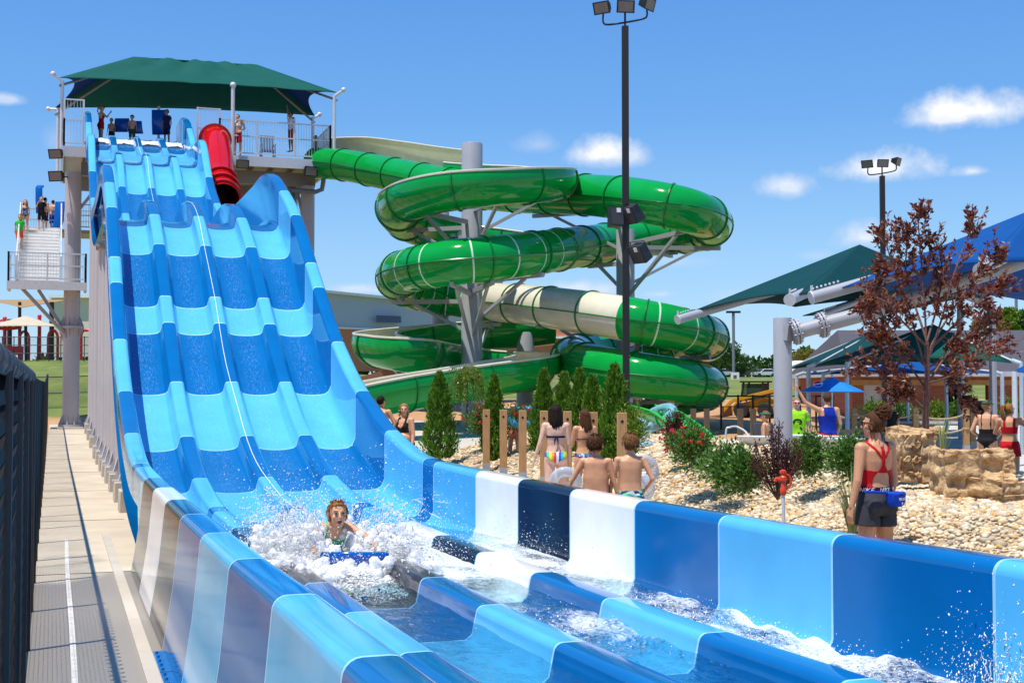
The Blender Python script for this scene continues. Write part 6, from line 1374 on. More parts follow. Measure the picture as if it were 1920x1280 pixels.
v = [e0, (e1[0], e0[1], e0[2]), e1, (e0[0], e1[1], e0[2]), r0, r1]; mkobj('roof', v, [(0, 1, 5, 4), (1, 2, 5), (2, 3, 4, 5), (3, 0, 4)], roofm, bldg, False, 0)
m = MB(); a = LB(1574, -1.25, zat(706)); b = LB(2320, -1.2, zat(697)); m.box(((a[0] + b[0]) / 2, a[1], (a[2] + b[2]) / 2), (b[0] - a[0], .1, b[2] - a[2])); m.box((e0[0], (e0[1] + e1[1]) / 2, (a[2] + b[2]) / 2), (.1, e1[1] - e0[1], b[2] - a[2] - .004)); m.build('gutter', trim, bldg, world=False, smooth=0)
m = MB(); bx(m, 1574, 2320, -1.2, .0, zat(707), zat(705.5)); m.build('soffit', M('soffit_grey', (.3, .31, .32), .8), bldg, world=False, smooth=0)
# brick gym far left behind the slides
gym = thing('gym_building', at(95, -12, 3.2), 'long gym building with grey panels above a red brick base, behind the slides', 'building')
def wallstrip(name, x0, yb0, yt0, D0, x1, yb1, yt1, D1, mat, parent, th=.6):
    a, b, c, d = P(x0, yb0, D0), P(x1, yb1, D1), P(x1, yt1, D1), P(x0, yt0, D0); c.x, c.y = b.x, b.y; d.x, d.y = a.x, a.y; n = (b - a).cross(V(0, 0, 1)).normalized() * -th
    m = MB(); m.prism([a, b, c, d], n); return m.build(name, mat, parent, smooth=0)
bricks_o = brickmat('orange_red_brick', (.60, .17, .075), (.66, .21, .10), (.45, .25, .16)); panelm = M('grey_wall_panel', (.44, .48, .53), .7, .05, .5)
wallstrip('brick_base', 560, 694, 612, 95, 1000, 700, 628, 112, bricks_o, gym)
wallstrip('upper_panels', 560, 611.5, 540, 95.2, 1000, 627, 585, 112.2, panelm, gym)
wallstrip('white_sill', 560, 613.5, 610, 94.9, 1000, 629.5, 626, 111.9, M('white_trim', (.78, .78, .78), .6), gym, .1)
wallstrip('roof_edge', 556, 543, 538, 94.8, 1005, 588, 583.5, 111.8, MATS['white_trim'], gym, .8)
for x, k in ((680, .27), (756, .45), (806, .56), (900, .78)): yy = 540 + 45 * k; wallstrip('panel_joint', x, 611 + 15 * k, yy + 2, 95.1 + 17 * k, x + 1.2, 611 + 15 * k, yy + 2, 95.13 + 17 * k, steel_dk, gym, .05)
wallstrip('window', 708, 604, 591, 99.5, 752, 605, 592.5, 101.3, M('blue_tinted_glass', (.03, .05, .12), .15), gym, .15)
low = thing('brick_annex', at(108, 3, 3.2), 'low red brick annex with a flat roof right of the gym', 'building')
wallstrip('brick_wall', 880, 700, 632, 104, 1140, 702, 634, 104, bricks_o, low); wallstrip('parapet', 1040, 634, 616, 103.7, 1142, 634, 617, 103.7, bricks_o, low); wallstrip('roof_edge', 876, 633, 629, 103.5, 1146, 635, 631, 103.5, MATS['white_trim'], low, .8)
pal = thing('panel_building', at(120, -41, 3.6), 'tall beige panel building behind the playground at the far left', 'building'); wallstrip('wall', 92, 668, 556, 120, 330, 668, 556, 118, M('beige_panel', (.68, .64, .50), .8, .05, .4), pal); wallstrip('roof_edge', 90, 558, 552, 119.6, 332, 558, 552, 117.6, MATS['white_trim'], pal, .8)
# timber ramp shelter
ts = thing('timber_shelter', at(58, -4, 1), 'brown timber ramp shelter behind the lowest green flume', 'shelter'); tw = M('brown_timber', (.26, .13, .065), .8, .2, 4, stretch=(1, 1, 6))
wallstrip('ramp_side', 670, 722, 708, 57, 790, 690, 674, 57, tw, ts, .3); wallstrip('ramp_back', 690, 722, 712, 60, 800, 700, 690, 60, M('dark_timber', (.06, .035, .02), .9), ts, .2); wallstrip('deck', 790, 690, 682, 57, 1000, 690, 684, 58, tw, ts, 3)
for x in (772, 850, 930): a = P(x, 690, 57.2); m = MB(); m.box((a.x, a.y, (a.z + .8) / 2), (.22, .22, a.z - .8)); m.build('post', tw, ts, smooth=0)
# planter wall in front of the pool house
pl = thing('planter', at(44, lt_(1700, 44), .7), 'long low grey concrete planter with mulch in front of the pool house', 'planter')
wallstrip('planter_wall', 1560, 822, 792, 43, 2000, 824, 793, 43, M('grey_concrete_block', (.40, .41, .40), .8, .08, 2), pl, .25); wallstrip('mulch', 1560, 800, 784, 43.6, 2000, 800, 784, 43.6, M('grey_mulch', (.16, .13, .11), .95, .4, 20, bump=.8, bscale=20), pl, 3)
wallstrip('coping', 1556, 794, 789.5, 42.9, 2004, 795, 790.5, 42.9, M('coping_stone', (.52, .51, .48), .8), pl, .35)
for i, (x, lb) in enumerate([(1640, 'small shrub in the planter behind the lifeguard in charcoal shorts'), (1688, 'low spreading shrub in the planter left of the tree trunk'), (1755, 'bright yellow green shrub in the planter right of the tree trunk'), (1788, 'round green shrub in the planter behind the rope posts'), (1902, 'green bush beside the trash bin at the right')]): bush(P(x, 788 if x < 1900 else 800, 44.5), .95, .5 if x < 1900 else 1.0, lb, lf_bright if i % 2 == 0 else lf_green, n=700, leaf=(.13, .06))
# rope fence
rope = M('manila_rope', (.50, .36, .18), .9, .2, 30)
rpd = [(1557, 768, 820, 34), (1601, 765, 818, 33), (1617, 767, 820, 36), (1716, 765, 818, 33), (1811, 765, 824, 33), (1823, 765, 822, 34)]
names_ = ['rope fence post right of the blue umbrella', 'rope fence post just left of the lifeguard with the bun', 'rope fence post hidden behind the bun of the lifeguard', 'rope fence post behind the plum tree trunk', 'left one of the paired rope fence posts', 'right one of the paired rope fence posts']
tops_ = []
for (x, y0, y1, D), lb in zip(rpd, names_):
    a = P(x, y0, D); z0 = deckz(a.x, a.y); t = thing('rope_post', V(a.x, a.y, z0), lb, 'post', 'wooden rope fence posts', rz=-YAW); m = MB(); h = a.z - z0; m.box((0, 0, h / 2 + .1), (.13, .13, h - .2)); m.build('post', cedarwood, t, world=False); m = MB(); m.box((0, 0, .1), (.145, .145, .2)); m.build('metal_shoe', shoe, t, world=False); tops_.append(a)
    for dz in (.18, .52): m = MB(); m.lathe([(.095, 0), (.10, .02), (.095, .04)], (0, 0, h - dz), 10); m.build('rope_wrap', rope, t, world=False)
def rope_(a, b, dz, label):
    a, b = a - V(0, 0, dz), b - V(0, 0, dz); m = MB(); m.tube([a.lerp(b, k / 12) - V(0, 0, .12 * 4 * (k / 12) * (1 - k / 12)) for k in range(13)], .022, 6); o = m.build('rope', rope); tag(o, label, 'rope', 'sagging fence ropes')
for (i, j) in ((0, 1), (1, 3), (3, 4)): 
    for dz, nm in ((.15, 'upper'), (.5, 'lower')): rope_(tops_[i], tops_[j], dz, f'{nm} tan rope sagging ' + {0: 'right of the blue umbrella', 1: 'behind the lifeguard with the bun', 3: 'between the tree trunk and the paired posts'}[i])
for x, D, lb in ((1388, 35, 'weathered dark post in front of the yellow loader'), (1412, 34.6, 'weathered dark post left of the child with the visor'), (1300, 37, 'weathered dark post behind the small green slide'), (1325, 36, 'weathered dark post right of the small green slide')):
    a = P(x, 766, D); z0 = deckz(a.x, a.y) - .1; m = MB(); m.box((a.x, a.y, (a.z + z0) / 2), (.14, .14, a.z - z0), rz=-YAW); tag(m.build('wooden_post', dkwood, smooth=0), lb, 'post', 'weathered wooden posts')
# black iron fence around the dirt
irf = thing('site_fence', at(41, 9, .7), 'black post and wire fence in front of the orange dirt', 'fence'); prev = None; m2 = MB()
for x in (1265, 1352, 1384, 1412, 1443, 1500, 1530, 1562):
    a = P(x, 740, 42); zg = .5; m = MB(); m.tube([V(a.x, a.y, zg), a], .035, 6); m.build('post', blackp, irf)
a, b = P(1265, 741, 42), P(1562, 741, 42)
for dz in (0.02, .35, .7): m = MB(); m.tube([a - V(0, 0, dz), b - V(0, 0, dz)], .014 if dz > .1 else .025, 5); m.build('rail', blackp, irf)
# smaller four post shades
def shade4(xs, ypk, yeave, D0, depth, fabric_m, label, posts=True):
    x0, x1 = xs; c = [P(x0, yeave, D0), P(x1, yeave, D0)]; c2 = [c[1] + FW * depth, c[0] + FW * depth]; pk = P((x0 + x1) / 2, ypk, D0 + depth / 2); t = thing('shade_canopy', V(pk.x, pk.y, .5), label, 'shade canopy')
    Q4 = [c[0], c[1], c2[0], c2[1]]
    for i in range(4): sheet('fabric_panel', Q4[i], Q4[(i + 1) % 4], pk, pk, fabric_m, t, 10, 6, .06, .12)
    for i, q in enumerate(Q4):
        o_ = (q - pk); o_.z = 0; o_ = o_.normalized() * .25; q2 = q + o_; z0 = deckz(q2.x, q2.y) - .1; m = MB(); m.tube([V(q2.x, q2.y, z0), q2 - V(0, 0, .12), q2 - V(0, 0, .02), q + V(0, 0, .06)], .055, 10); m.build('post', M('pale_blue_grey_paint', (.42, .50, .58), .4), t)
        m = MB(); m.tube([q + V(0, 0, .05), pk - V(0, 0, .05)], .03, 6); m.build('rafter', trim, t)
shade4((1527, 1760), 618, 688, 40, 3.5, fteal, 'dark teal four post shade left of the dark roof')
shade4((1600, 1898), 608, 680, 33, 4.0, fgreen, 'green four post shade behind the purple tree')
shade4((1556, 1862), 676, 700, 37, 3.2, fabric_b, 'flat blue four post shade under the green one')
rs = thing('shade_canopy', P(1915, 760, 30), 'blue fabric canopy corner at the right edge of the view', 'shade canopy'); A_ = P(1902, 696, 30); B_ = P(2010, 715, 29); C_ = P(1990, 672, 32); sheet('fabric_panel', A_, B_, C_, C_ - RT * .6, fabric_b, rs, 8, 6, .05, .05)
for q in (A_, B_): m = MB(); m.tube([V(q.x, q.y, .1), q], .06, 10); m.build('post', galv, rs)
# market umbrella with a round emblem
uc = P(1560, 706, 30); um = thing('umbrella', V(uc.x, uc.y, .1), 'bright blue market umbrella with a round emblem above the people', 'umbrella'); m = MB(); n = 8; Ru = .70; ub = M('umbrella_blue', (.006, .20, .62), .6, .06)
vs = [uc] + [V(uc.x + Ru * math.cos(k * math.pi / 4 + .2) * 1.0, uc.y + Ru * math.sin(k * math.pi / 4 + .2), uc.z - .33) for k in range(8)] ; fs = [(0, k + 1, (k + 1) % 8 + 1) for k in range(8)]
b0 = len(vs); o = mkobj('canopy', vs, fs, ub, um, True, 0); sm = o.modifiers.new('t', 'SOLIDIFY'); sm.thickness = .02
m = MB(); m.tube([V(uc.x, uc.y, .0), uc], .02, 8); m.ball(uc + V(0, 0, .03), .03); m.build('pole', galv, um)
ec = P(1534, 721.5, 29.55); en = (-FW * .82 - RT * .25 + V(0, 0, 1.0)).normalized(); e1_ = (RT - en * RT.dot(en)).normalized(); e2_ = en.cross(e1_)
def disc(m, c, r, y0, y1, mi, k=1.0):
    v = []; n = 20; pts = []
    for i in range(n + 1): a = y0 + (y1 - y0) * i / n; w = math.sqrt(max(0, 1 - a * a)); pts.append((w, a))
    for w, a in pts: v += [c + e1_ * r * w + e2_ * r * a, c - e1_ * r * w + e2_ * r * a]
    m.add(v, [(2 * i, 2 * i + 2, 2 * i + 3, 2 * i + 1) for i in range(n)], mi)
m = MB(); cc = ec + en * .03; disc(m, cc, .105, -1, 1, 0); disc(m, cc + en * .004, .09, .22, 1, 1); disc(m, cc + en * .004, .09, -1, -.22, 2); m.build('emblem', [c_white, c_red, c_blue], um, smooth=0)
# bench, bin, tables, loungers
bn = thing('bench', P(1578, 826, 29), 'dark slatted bench to the right of the red shorts', 'bench'); c = P(1578, 826, 29); c.z = .08; bn.location = c; ORG[bn.name] = c; bn.rotation_euler = (0, 0, -YAW)
m = MB()
for i in range(4): m.box((0, .24, .52 + i * .11), (.75, .03, .08))
m.build('backrest', dkwood, bn, world=False); m = MB()
for i in range(4): m.box((0, -.15 + i * .11, .44), (.75, .09, .03))
m.build('seat', dkwood, bn, world=False)
for dx in (-.33, .33): m = MB(); m.box((dx, .05, .22), (.05, .4, .42)); m.build('leg', blackp, bn, world=False)
c = P(1871, 815, 33); c.z = deckz(c.x, c.y); tb = thing('trash_bin', c, 'dark grey round trash bin behind the camouflage cap', 'trash bin'); m = MB(); m.lathe([(.30, 0), (.32, .75), (.33, .76), (.33, .8), (.27, .9), (.12, .95)], c, 24); m.build('bin', M('dark_grey_plastic', (.04, .05, .07), .5), tb)
def lounger(x, y, D, rz, label):
    c = P(x, y, D); c.z = .06; t = thing('pool_lounger', c, label, 'lounger', 'white loungers by the pool', rz=rz); wt = M('lounger_white', (.72, .75, .76), .4, .05)
    m = MB(); pts = [(0, -.9, .30), (0, -.3, .34), (0, .15, .36), (0, .42, .58), (0, .68, .92), (0, .74, .98)]; v = []; f = []
    for p in pts: v += [(-.32, p[1], p[2]), (.32, p[1], p[2])]
    for i in range(len(pts) - 1): f.append((2 * i, 2 * i + 1, 2 * i + 3, 2 * i + 2))
    o = mkobj('seat_shell', v, f, wt, t, False, 60); sm = o.modifiers.new('t', 'SOLIDIFY'); sm.thickness = .05; bv = o.modifiers.new('b', 'BEVEL'); bv.width = .02
    for dx in (-.28, .28):
        for dy in (-.75, .25): m = MB(); m.bar((dx, dy, 0), (dx, dy, .32), .06); m.build('leg', wt, t, world=False)
        m = MB(); m.tube([(dx * 1.1, -.05, .36), (dx * 1.15, -.02, .55), (dx * 1.15, .42, .6)], .025, 8); m.build('armrest', wt, t, world=False)
lounger(1440, 835, 24.5, -YAW + R(150), 'white lounger with raised back beside the big grey post'); lounger(1508, 838, 25.2, -YAW + R(170), 'white lounger between the grey post and the red shorts'); lounger(1546, 840, 24.6, -YAW + R(175), 'white lounger just right of the lime shirt'); lounger(1588, 836, 23.5, -YAW + R(165), 'white lounger next to the face of the lifeguard with the bun')
gb = thing('padded_lounger', P(1420, 838, 27.5), 'dark grey lounger back behind the white lounger at the grey post', 'lounger'); c = P(1431, 812, 27.5); m = MB(); m.box((0, 0, 0), (.42, .12, .45), M=(Matrix.Rotation(-YAW, 3, 'Z') @ Matrix.Rotation(R(-20), 3, 'X'))); m.v = [tuple(Vector(q) + c) for q in m.v]; m.build('back_pad', M('dark_grey_fabric', (.03, .035, .045), .8), gb, bev=.04); m = MB(); m.bar(c - V(0, 0, .2), V(c.x, c.y, .0), .3, .1); m.build('frame', blackp, gb)
# small green slide, handrail and pool
ks = thing('small_green_slide', P(1300, 850, 31), 'small bright green flume slide running into the turquoise pool', 'water slide'); kp, _ = resample(catmull([P(1205, 762, 36), P(1250, 775, 34), P(1285, 800, 32.5), P(1315, 825, 31), P(1340, 842, 29.8), P(1348, 856, 28.6)], 8), .15)
gel_lime = gel('gel_bright_green', (.01, .50, .07)); flume(kp, .36, 'flume', [gel_lime], ks, -95, 95, 18)
for e in (-95, 95): m = MB(); m.tube([p + (u * -math.cos(R(e)) + s * math.sin(R(e))) * .36 for p, t, u, s in frames(kp)], .035, 6); m.build('rim', gel_lime, ks)
for k in (.3, .6, .85): ring(kp, k, (.36, .39), .05, 'joint_flange', gel_lime, ks, -95, 95)
hr_ = thing('handrail', P(1380, 845, 29), 'bent stainless pool handrail right of the small green slide', 'handrail'); m = MB(); m.tube(catmull([V(P(1361, 850, 29).x, P(1361, 850, 29).y, .0), P(1361, 812, 29), P(1368, 801, 29), P(1385, 801, 29), P(1405, 822, 28), V(P(1412, 850, 28).x, P(1412, 850, 28).y, 0)], 5), .022, 8); m.build('rail', galv, hr_)
def watermat(name, col, deep=.75, scale=5, bump=.5, rough=.03):
    m = bpy.data.materials.new(name); m.use_nodes = True; t = m.node_tree; b = t.nodes['Principled BSDF']; b.inputs['Base Color'].default_value = (*col, 1); b.inputs['Roughness'].default_value = rough; b.inputs['IOR'].default_value = 1.33; b.inputs['Alpha'].default_value = deep
    n = t.nodes.new('ShaderNodeTexNoise'); n.inputs['Scale'].default_value = scale; n.inputs['Detail'].default_value = 5; tc = t.nodes.new('ShaderNodeTexCoord'); t.links.new(tc.outputs['Object'], n.inputs[0]); bp = t.nodes.new('ShaderNodeBump'); bp.inputs['Strength'].default_value = bump; bp.inputs['Distance'].default_value = .06; t.links.new(n.outputs[0], bp.inputs['Height']); t.links.new(bp.outputs[0], b.inputs['Normal']); return m
pw = watermat('pool_turquoise_water', (.08, .58, .66), .9, 3)
c0 = [at(24.5, 3.2, .06), at(24.5, 8.2, .06), at(33, 9.5, .14), at(33, 3.8, .14)]; tag(mkobj('pool_water', [tuple(q) for q in c0], [(0, 1, 2, 3)], pw, smooth=0), kind='structure')
c0 = [at(15.8, 5.75, .50), at(15.8, 9, .50), at(22.5, 11, .42), at(22.5, 8.75, .42)]; 
tag(mkobj('splash_pool_water', [tuple(q) for q in c0], [(0, 1, 2, 3)], pw, smooth=0), kind='structure')

# ------------------------------------------------------------------ site machine, cars, sign
def loader():
    c = P(1418, 780, 50); c.z = terr(c.x, c.y); t = thing('skid_steer_loader', c, 'yellow skid steer loader with a black cab working in the dirt', 'loader', rz=-YAW + R(-28)); t.scale = (.66, .66, .66); yel = M('machine_yellow', (.62, .30, .02), .45, .1); dk = M('machine_black', (.02, .02, .02), .5)
    m = MB(); m.prism([(-1.1, -.55, .35), (1.3, -.55, .35), (1.4, -.55, 1.0), (.6, -.55, 1.15), (-1.0, -.55, .75)], (0, 1.1, 0)); m.build('body', yel, t, world=False, bev=.04)
    m = MB()
    for (x, y) in ((-.75, -.5), (-.75, .5), (.55, -.5), (.55, .5)): m.bar((x, y, .9), (x + (.18 if x < 0 else 0), y, 2.0), .09)
    m.box((-.0, 0, 2.03), (1.55, 1.15, .09)); m.box((.55, 0, 1.5), (.06, 1.0, .9)); m.build('cab', dk, t, world=False, smooth=0)
    m = MB(); m.box((-.1, -.47, 1.45), (1.2, .02, .95)); m.box((-.1, .47, 1.45), (1.2, .02, .95)); m.build('cab_window', vinyl('tinted_window', (.05, .08, .07), .6), t, world=False, smooth=0)
    for y in (-.68, .68): m = MB(); m.bar((1.3, y, 1.55), (-1.2, y, .95), .14, .2); m.bar((-1.2, y, .95), (-1.75, y, .35), .14, .2); m.build('lift_arm', yel, t, world=False, smooth=0, bev=.02)
    m = MB(); m.prism([(-1.7, -.9, .05), (-2.5, -.9, .02), (-2.5, -.9, .08), (-1.85, -.9, .16), (-1.8, -.9, .65), (-1.68, -.9, .65)], (0, 1.8, 0)); m.build('bucket', M('dusty_steel', (.20, .13, .09), .8), t, world=False, smooth=0)
    for x in (-.65, .75):
        for y in (-.72, .72): 
            m = MB(); m.lathe([(.2, -.15), (.40, -.14), (.44, -.08), (.44, .08), (.40, .14), (.2, .15)], (0, 0, 0), 20); w_ = m.build('wheel', rubber, t, world=False); w_.data.transform(Matrix.Translation((x, y, .42)) @ Matrix.Rotation(R(90), 4, 'X')); m = MB(); m.lathe([(.2, -.14), (.18, .14)], (0, 0, 0), 14); h_ = m.build('rim', yel, w_, world=False); h_.data.transform(Matrix.Translation((x, y, .42)) @ Matrix.Rotation(R(90), 4, 'X'))
loader()
glass = M('car_glass', (.015, .02, .025), .08)
def car(x, y, D, rz, paint, label, suv=False):
    c = P(x, y, D); c.z = terr(c.x, c.y); t = thing('parked_car', c, label, 'car', 'cars parked on the grassy rise', rz=rz); h = 1.0 if not suv else 1.15; pm = M('car_paint_' + paint[0], paint[1], .2, .03, 2, coat=.6)
    prof = [(-2.2, .32), (2.2, .32), (2.25, .62), (2.05, .82), (1.0, .92), (.45 if not suv else .7, h + .42), (-1.25 if not suv else -1.9, h + .44), (-2.0 if not suv else -2.2, .98), (-2.25, .9)]
    m = MB(); m.prism([(a, -.85, b) for a, b in prof], (0, 1.7, 0)); m.build('body', pm, t, world=False, smooth=30, bev=.06)
    gp_ = [(.92, .95), (.42 if not suv else .64, h + .36), (-1.2 if not suv else -1.85, h + .37), (-1.75 if not suv else -2.05, 1.0)]
    for yy in (-.856, .852): m = MB(); m.prism([(a, yy, b) for a, b in gp_], (0, .006, 0)); m.build('side_window', glass, t, world=False, smooth=0)
    m = MB(); a, b = prof[4], prof[5]; m.add([(a[0] + .02, -.72, a[1] + .02), (a[0] + .02, .72, a[1] + .02), (b[0] + .035, .65, b[1] - .03), (b[0] + .035, -.65, b[1] - .03)], [(0, 1, 2, 3)]); m.build('windscreen', glass, t, world=False, smooth=0)
    for xx in (-1.4, 1.4):
        for yy in (-.8, .8): m = MB(); m.lathe([(.2, -.1), (.33, -.1), (.34, 0), (.33, .1), (.2, .1)], (0, 0, 0), 16); w_ = m.build('wheel', rubber, t, world=False); w_.data.transform(Matrix.Translation((xx, yy, .33)) @ Matrix.Rotation(R(90), 4, 'X'))
    for yy in (-.62, .62): m = MB(); m.ball((2.2, yy, .66), (.06, .18, .09), 8, 5); m.build('headlight', M('headlight_glass', (.8, .8, .78), .1), t, world=False)
for a in [(1432, 706, 240, -YAW + R(200), ('white', (.78, .78, .78)), 'white sedan parked on the rise left of the big grey post'), (1400, 703, 245, -YAW + R(160), ('dark', (.02, .025, .035)), 'dark blue SUV parked right of the white square sign', True), (1374, 702, 248, -YAW + R(20), ('black', (.012, .012, .014)), 'black car parked behind the white square sign', True), (1354, 704, 238, -YAW + R(185), ('silver', (.5, .52, .55)), 'silver car parked left of the white square sign'), (1338, 699, 250, -YAW + R(185), ('white', (.78, .78, .78)), 'white car behind the silver one at the left end'), (1498, 702, 240, -YAW + R(90), ('grey', (.12, .13, .15)), 'grey car parked right of the big grey post', True), (1524, 700, 244, -YAW + R(180), ('tan', (.55, .50, .42)), 'tan car parked below the yellowing tree')]: car(*a)
p = P(1378, 706, 88); zg = terr(p.x, p.y); sg = thing('square_sign', V(p.x, p.y, zg), 'white square sign with a small yellow and black emblem on the grass', 'sign', rz=-YAW); zc = p.z - zg
m = MB(); m.box((0, 0, zc), (.56, .05, .58)); m.build('panel', whiteplas, sg, world=False, smooth=0)
m = MB(); m.box((0, -.03, zc), (.22, .01, .22)); m.build('emblem', M('sign_yellow', (.65, .45, .02), .6), sg, world=False, smooth=0); m = MB()
for dx, dz, w, h in ((0, .07, .22, .04), (0, -.07, .22, .04), (0, 0, .05, .12), (-.08, 0, .03, .12), (.08, 0, .03, .12)): m.box((dx, -.038, zc + dz), (w, .006, h))
m.build('emblem_bars', c_black, sg, world=False, smooth=0)
for dx in (-.2, .2): m = MB(); m.box((dx, 0, (zc - .29) / 2), (.05, .05, max(.1, zc - .29))); m.build('post', dkwood, sg, world=False)
trk = P(1545, 740, 60); tr_ = thing('white_tank_trailer', V(trk.x, trk.y, terr(trk.x, trk.y)), 'white vehicle half hidden below the blue market umbrella', 'vehicle', rz=-YAW); m = MB(); m.box((0, 0, 1.1), (3.2, 1.8, 1.3)); m.build('body', whiteplas, tr_, world=False, bev=.2)
for xx in (-1, 1): m = MB(); m.lathe([(.2, -.1), (.38, -.1), (.38, .1), (.2, .1)], (0, 0, 0), 14); w_ = m.build('wheel', rubber, tr_, world=False); w_.data.transform(Matrix.Translation((xx, -.85, .38)) @ Matrix.Rotation(R(90), 4, 'X'))

# ------------------------------------------------------------------ trees in the distance
def fartree(x, yt_, yb, D, w_px, label, mat, seed, n=4200, grp='trees beyond the park', spread=1.0):
    b = P(x, yb, D); b.z = min(b.z, terr(b.x, b.y)) if D < 160 else b.z; h = P(x, yt_, D).z - b.z; w = w_px * D / F; t = thing('tree', b, label, 'tree', grp); m = MB(); m.tube([b, b + V(0, 0, h * .35), b + V(.1, 0, h * .7)], [h * .03, h * .022, h * .008], 7); rr = np.random.default_rng(seed)
    cl = []
    for i in range(26):
        a = rr.uniform(0, 6.28); zz = rr.uniform(.28, .93); r = w / 2 * math.sin(math.pi * min(1, (zz - .12) / .95))**.7 * rr.uniform(.2, .95); c = np.array(b) + [r * math.cos(a), r * math.sin(a), zz * h]; cl.append((c, w * rr.uniform(.10, .19)))
        if i % 3 == 0: m.tube([b + V(0, 0, h * .3), Vector(c)], [h * .012, h * .004], 4, cap=False)
    m.build('trunk', bark, t); pos = []; d = []
    for c, r in cl:
        k = int(n / 26); o_ = rr.normal(0, 1, (k, 3)); o_ /= np.linalg.norm(o_, axis=1)[:, None]; rad = r * rr.uniform(.35, 1.05, k)**.5; pos.append(c + o_ * rad[:, None] * [1, 1, .8]); d.append(o_ + [0, 0, .2])
    V_, F_ = leaves(np.concatenate(pos), np.concatenate(d), h * .055, h * .036, .2, .5); npmesh('crown', V_, F_, mat, t, False)
fartree(1352, 640, 704, 125, 84, 'dark round broad tree behind the parked cars', lf_tree, 1); fartree(1385, 662, 704, 130, 50, 'dark tree right of the far lamp, over the cars', lf_tree, 2); fartree(1330, 668, 706, 118, 44, 'dark bushy tree just right of the green tube', lf_tree, 3)
fartree(1517, 656, 706, 100, 62, 'yellowing tree right of the big grey post', lf_yell, 4); fartree(1585, 631, 706, 90, 66, 'fresh green tree behind the dark teal shade', lf_green, 5)
fartree(1876, 578, 660, 95, 76, 'yellow green tree above the pool house roof at the right', lf_bright, 6); fartree(1905, 572, 660, 100, 60, 'green tree at the right edge above the roof', lf_green, 7); fartree(1838, 600, 650, 105, 44, 'small bright tree above the roof left of the others', lf_bright, 8)
fartree(1412, 686, 706, 150, 40, 'low distant tree behind the white sedan', lf_tree, 9, 1500); fartree(1474, 690, 706, 160, 50, 'low distant tree behind the big grey post', lf_tree, 10, 1500); fartree(1120, 660, 700, 140, 40, 'low distant tree glimpsed between the green tubes', lf_green, 11, 1500)
def woods(D0, la, lb, label):
    pos = []; d = []
    for l in np.arange(la, lb, 5.0):
        h = rng.uniform(5, 8.5); c = at(D0 + rng.uniform(-8, 8), l, 0); c.z = terr(c.x, c.y)
        o_ = rng.normal(0, 1, (260, 3)); o_ /= np.linalg.norm(o_, axis=1)[:, None]; pos.append(np.array(c) + [0, 0, h * .45] + o_ * np.array([3.6, 3.6, h * .5]) * rng.uniform(.6, 1.05, (260, 1))); d.append(o_)
    V_, F_ = leaves(np.concatenate(pos), np.concatenate(d), 1.5, 1.1, .2, .6); tag(npmesh('woodland', V_, F_, lf_tree, None, False), kind='stuff')
woods(330, -140, 170, 'w')

# ------------------------------------------------------------------ playground on the bank at the left
cream = fabric('cream_shade_fabric', (.72, .62, .46), .3); tanf = fabric('tan_shade_fabric', (.50, .33, .16), .3)
pg = at(88, 0, 0)
def ground_at(x, D): p = P(x, 664, D); p.z = terr(p.x, p.y) - .05; return p
b = ground_at(49, 86); cu_ = thing('shade_umbrella', b, 'cream pyramid umbrella on a black post in the playground', 'shade umbrella'); pk = P(48, 592, 86); E = [P(-25, 612, 84), P(112, 612, 84), P(100, 611, 90), P(-20, 611, 90)]
for i in range(4): sheet('fabric_panel', E[i], E[(i + 1) % 4], pk, pk, cream, cu_, 10, 6, .05, .06)
m = MB(); m.tube([b, pk - V(0, 0, .1)], .1, 10); m.build('post', blackp, cu_)
sl = thing('shade_sail', ground_at(97, 92), 'tan shade sail on black posts above the playground', 'shade sail'); sheet('fabric', P(-40, 562, 92), P(40, 577, 90), P(128, 562, 93), P(40, 562, 98), tanf, sl, 14, 8, .1, .1)
for x in (37, 97, 18): g = ground_at(x, 91); m = MB(); m.tube([g, P(x, 566 if x != 18 else 598, 91)], .16 if x != 37 else .11, 10); m.build('post', blackp, sl)
redp = M('playground_red', (.62, .015, .03), .35, .05)
for i, (x0, x1, yt_, lb) in enumerate([(36, 54, 621, 'red arched climber tube under the cream umbrella'), (90, 108, 619, 'red arched climber tube around the black post')]):
    a, c = ground_at(x0, 87), ground_at(x1, 87); t = thing('arch_climber', a, lb, 'climber', 'red playground arches'); tt_ = P((x0 + x1) / 2, yt_, 87); r = (c - a) / 2; m = MB(); m.tube([a] + [V((a.x + c.x) / 2, (a.y + c.y) / 2, tt_.z - .5) + r * -math.cos(k * math.pi / 8) + V(0, 0, .5 * math.sin(k * math.pi / 8)) for k in range(9)] + [c], .09, 8); m.build('arch', redp, t)
a = ground_at(10, 87); t = thing('red_play_frame', a, 'red play frame with upright poles and a curved overhead beam at the far left', 'climber')
for x, yt_ in ((9, 598), (74, 594)): g = ground_at(x, 88); m = MB(); m.tube([g, P(x, yt_, 88)], .12, 10); m.ball(P(x, yt_ - 1, 88), .14); m.build('pole', redp, t)
m = MB(); m.tube(catmull([P(-20, 611, 88), P(10, 616, 88), P(40, 613, 88)], 5), .12, 8); m.tube(catmull([P(-20, 606, 88.5), P(10, 599, 88.5)], 5), .07, 8); m.build('overhead_beam', redp, t)
a = ground_at(26, 86); t = thing('red_bench', a, 'red bench in the playground at the far left', 'bench', rz=-YAW); m = MB(); m.box((0, .2, .75), (1.1, .06, .5)); m.build('backrest', redp, t, world=False); m = MB(); m.box((0, -.1, .45), (1.1, .5, .06)); m.build('seat', redp, t, world=False)
for dx in (-.5, .5): m = MB(); m.box((dx, 0, .25), (.06, .5, .5)); m.build('leg', redp, t, world=False)
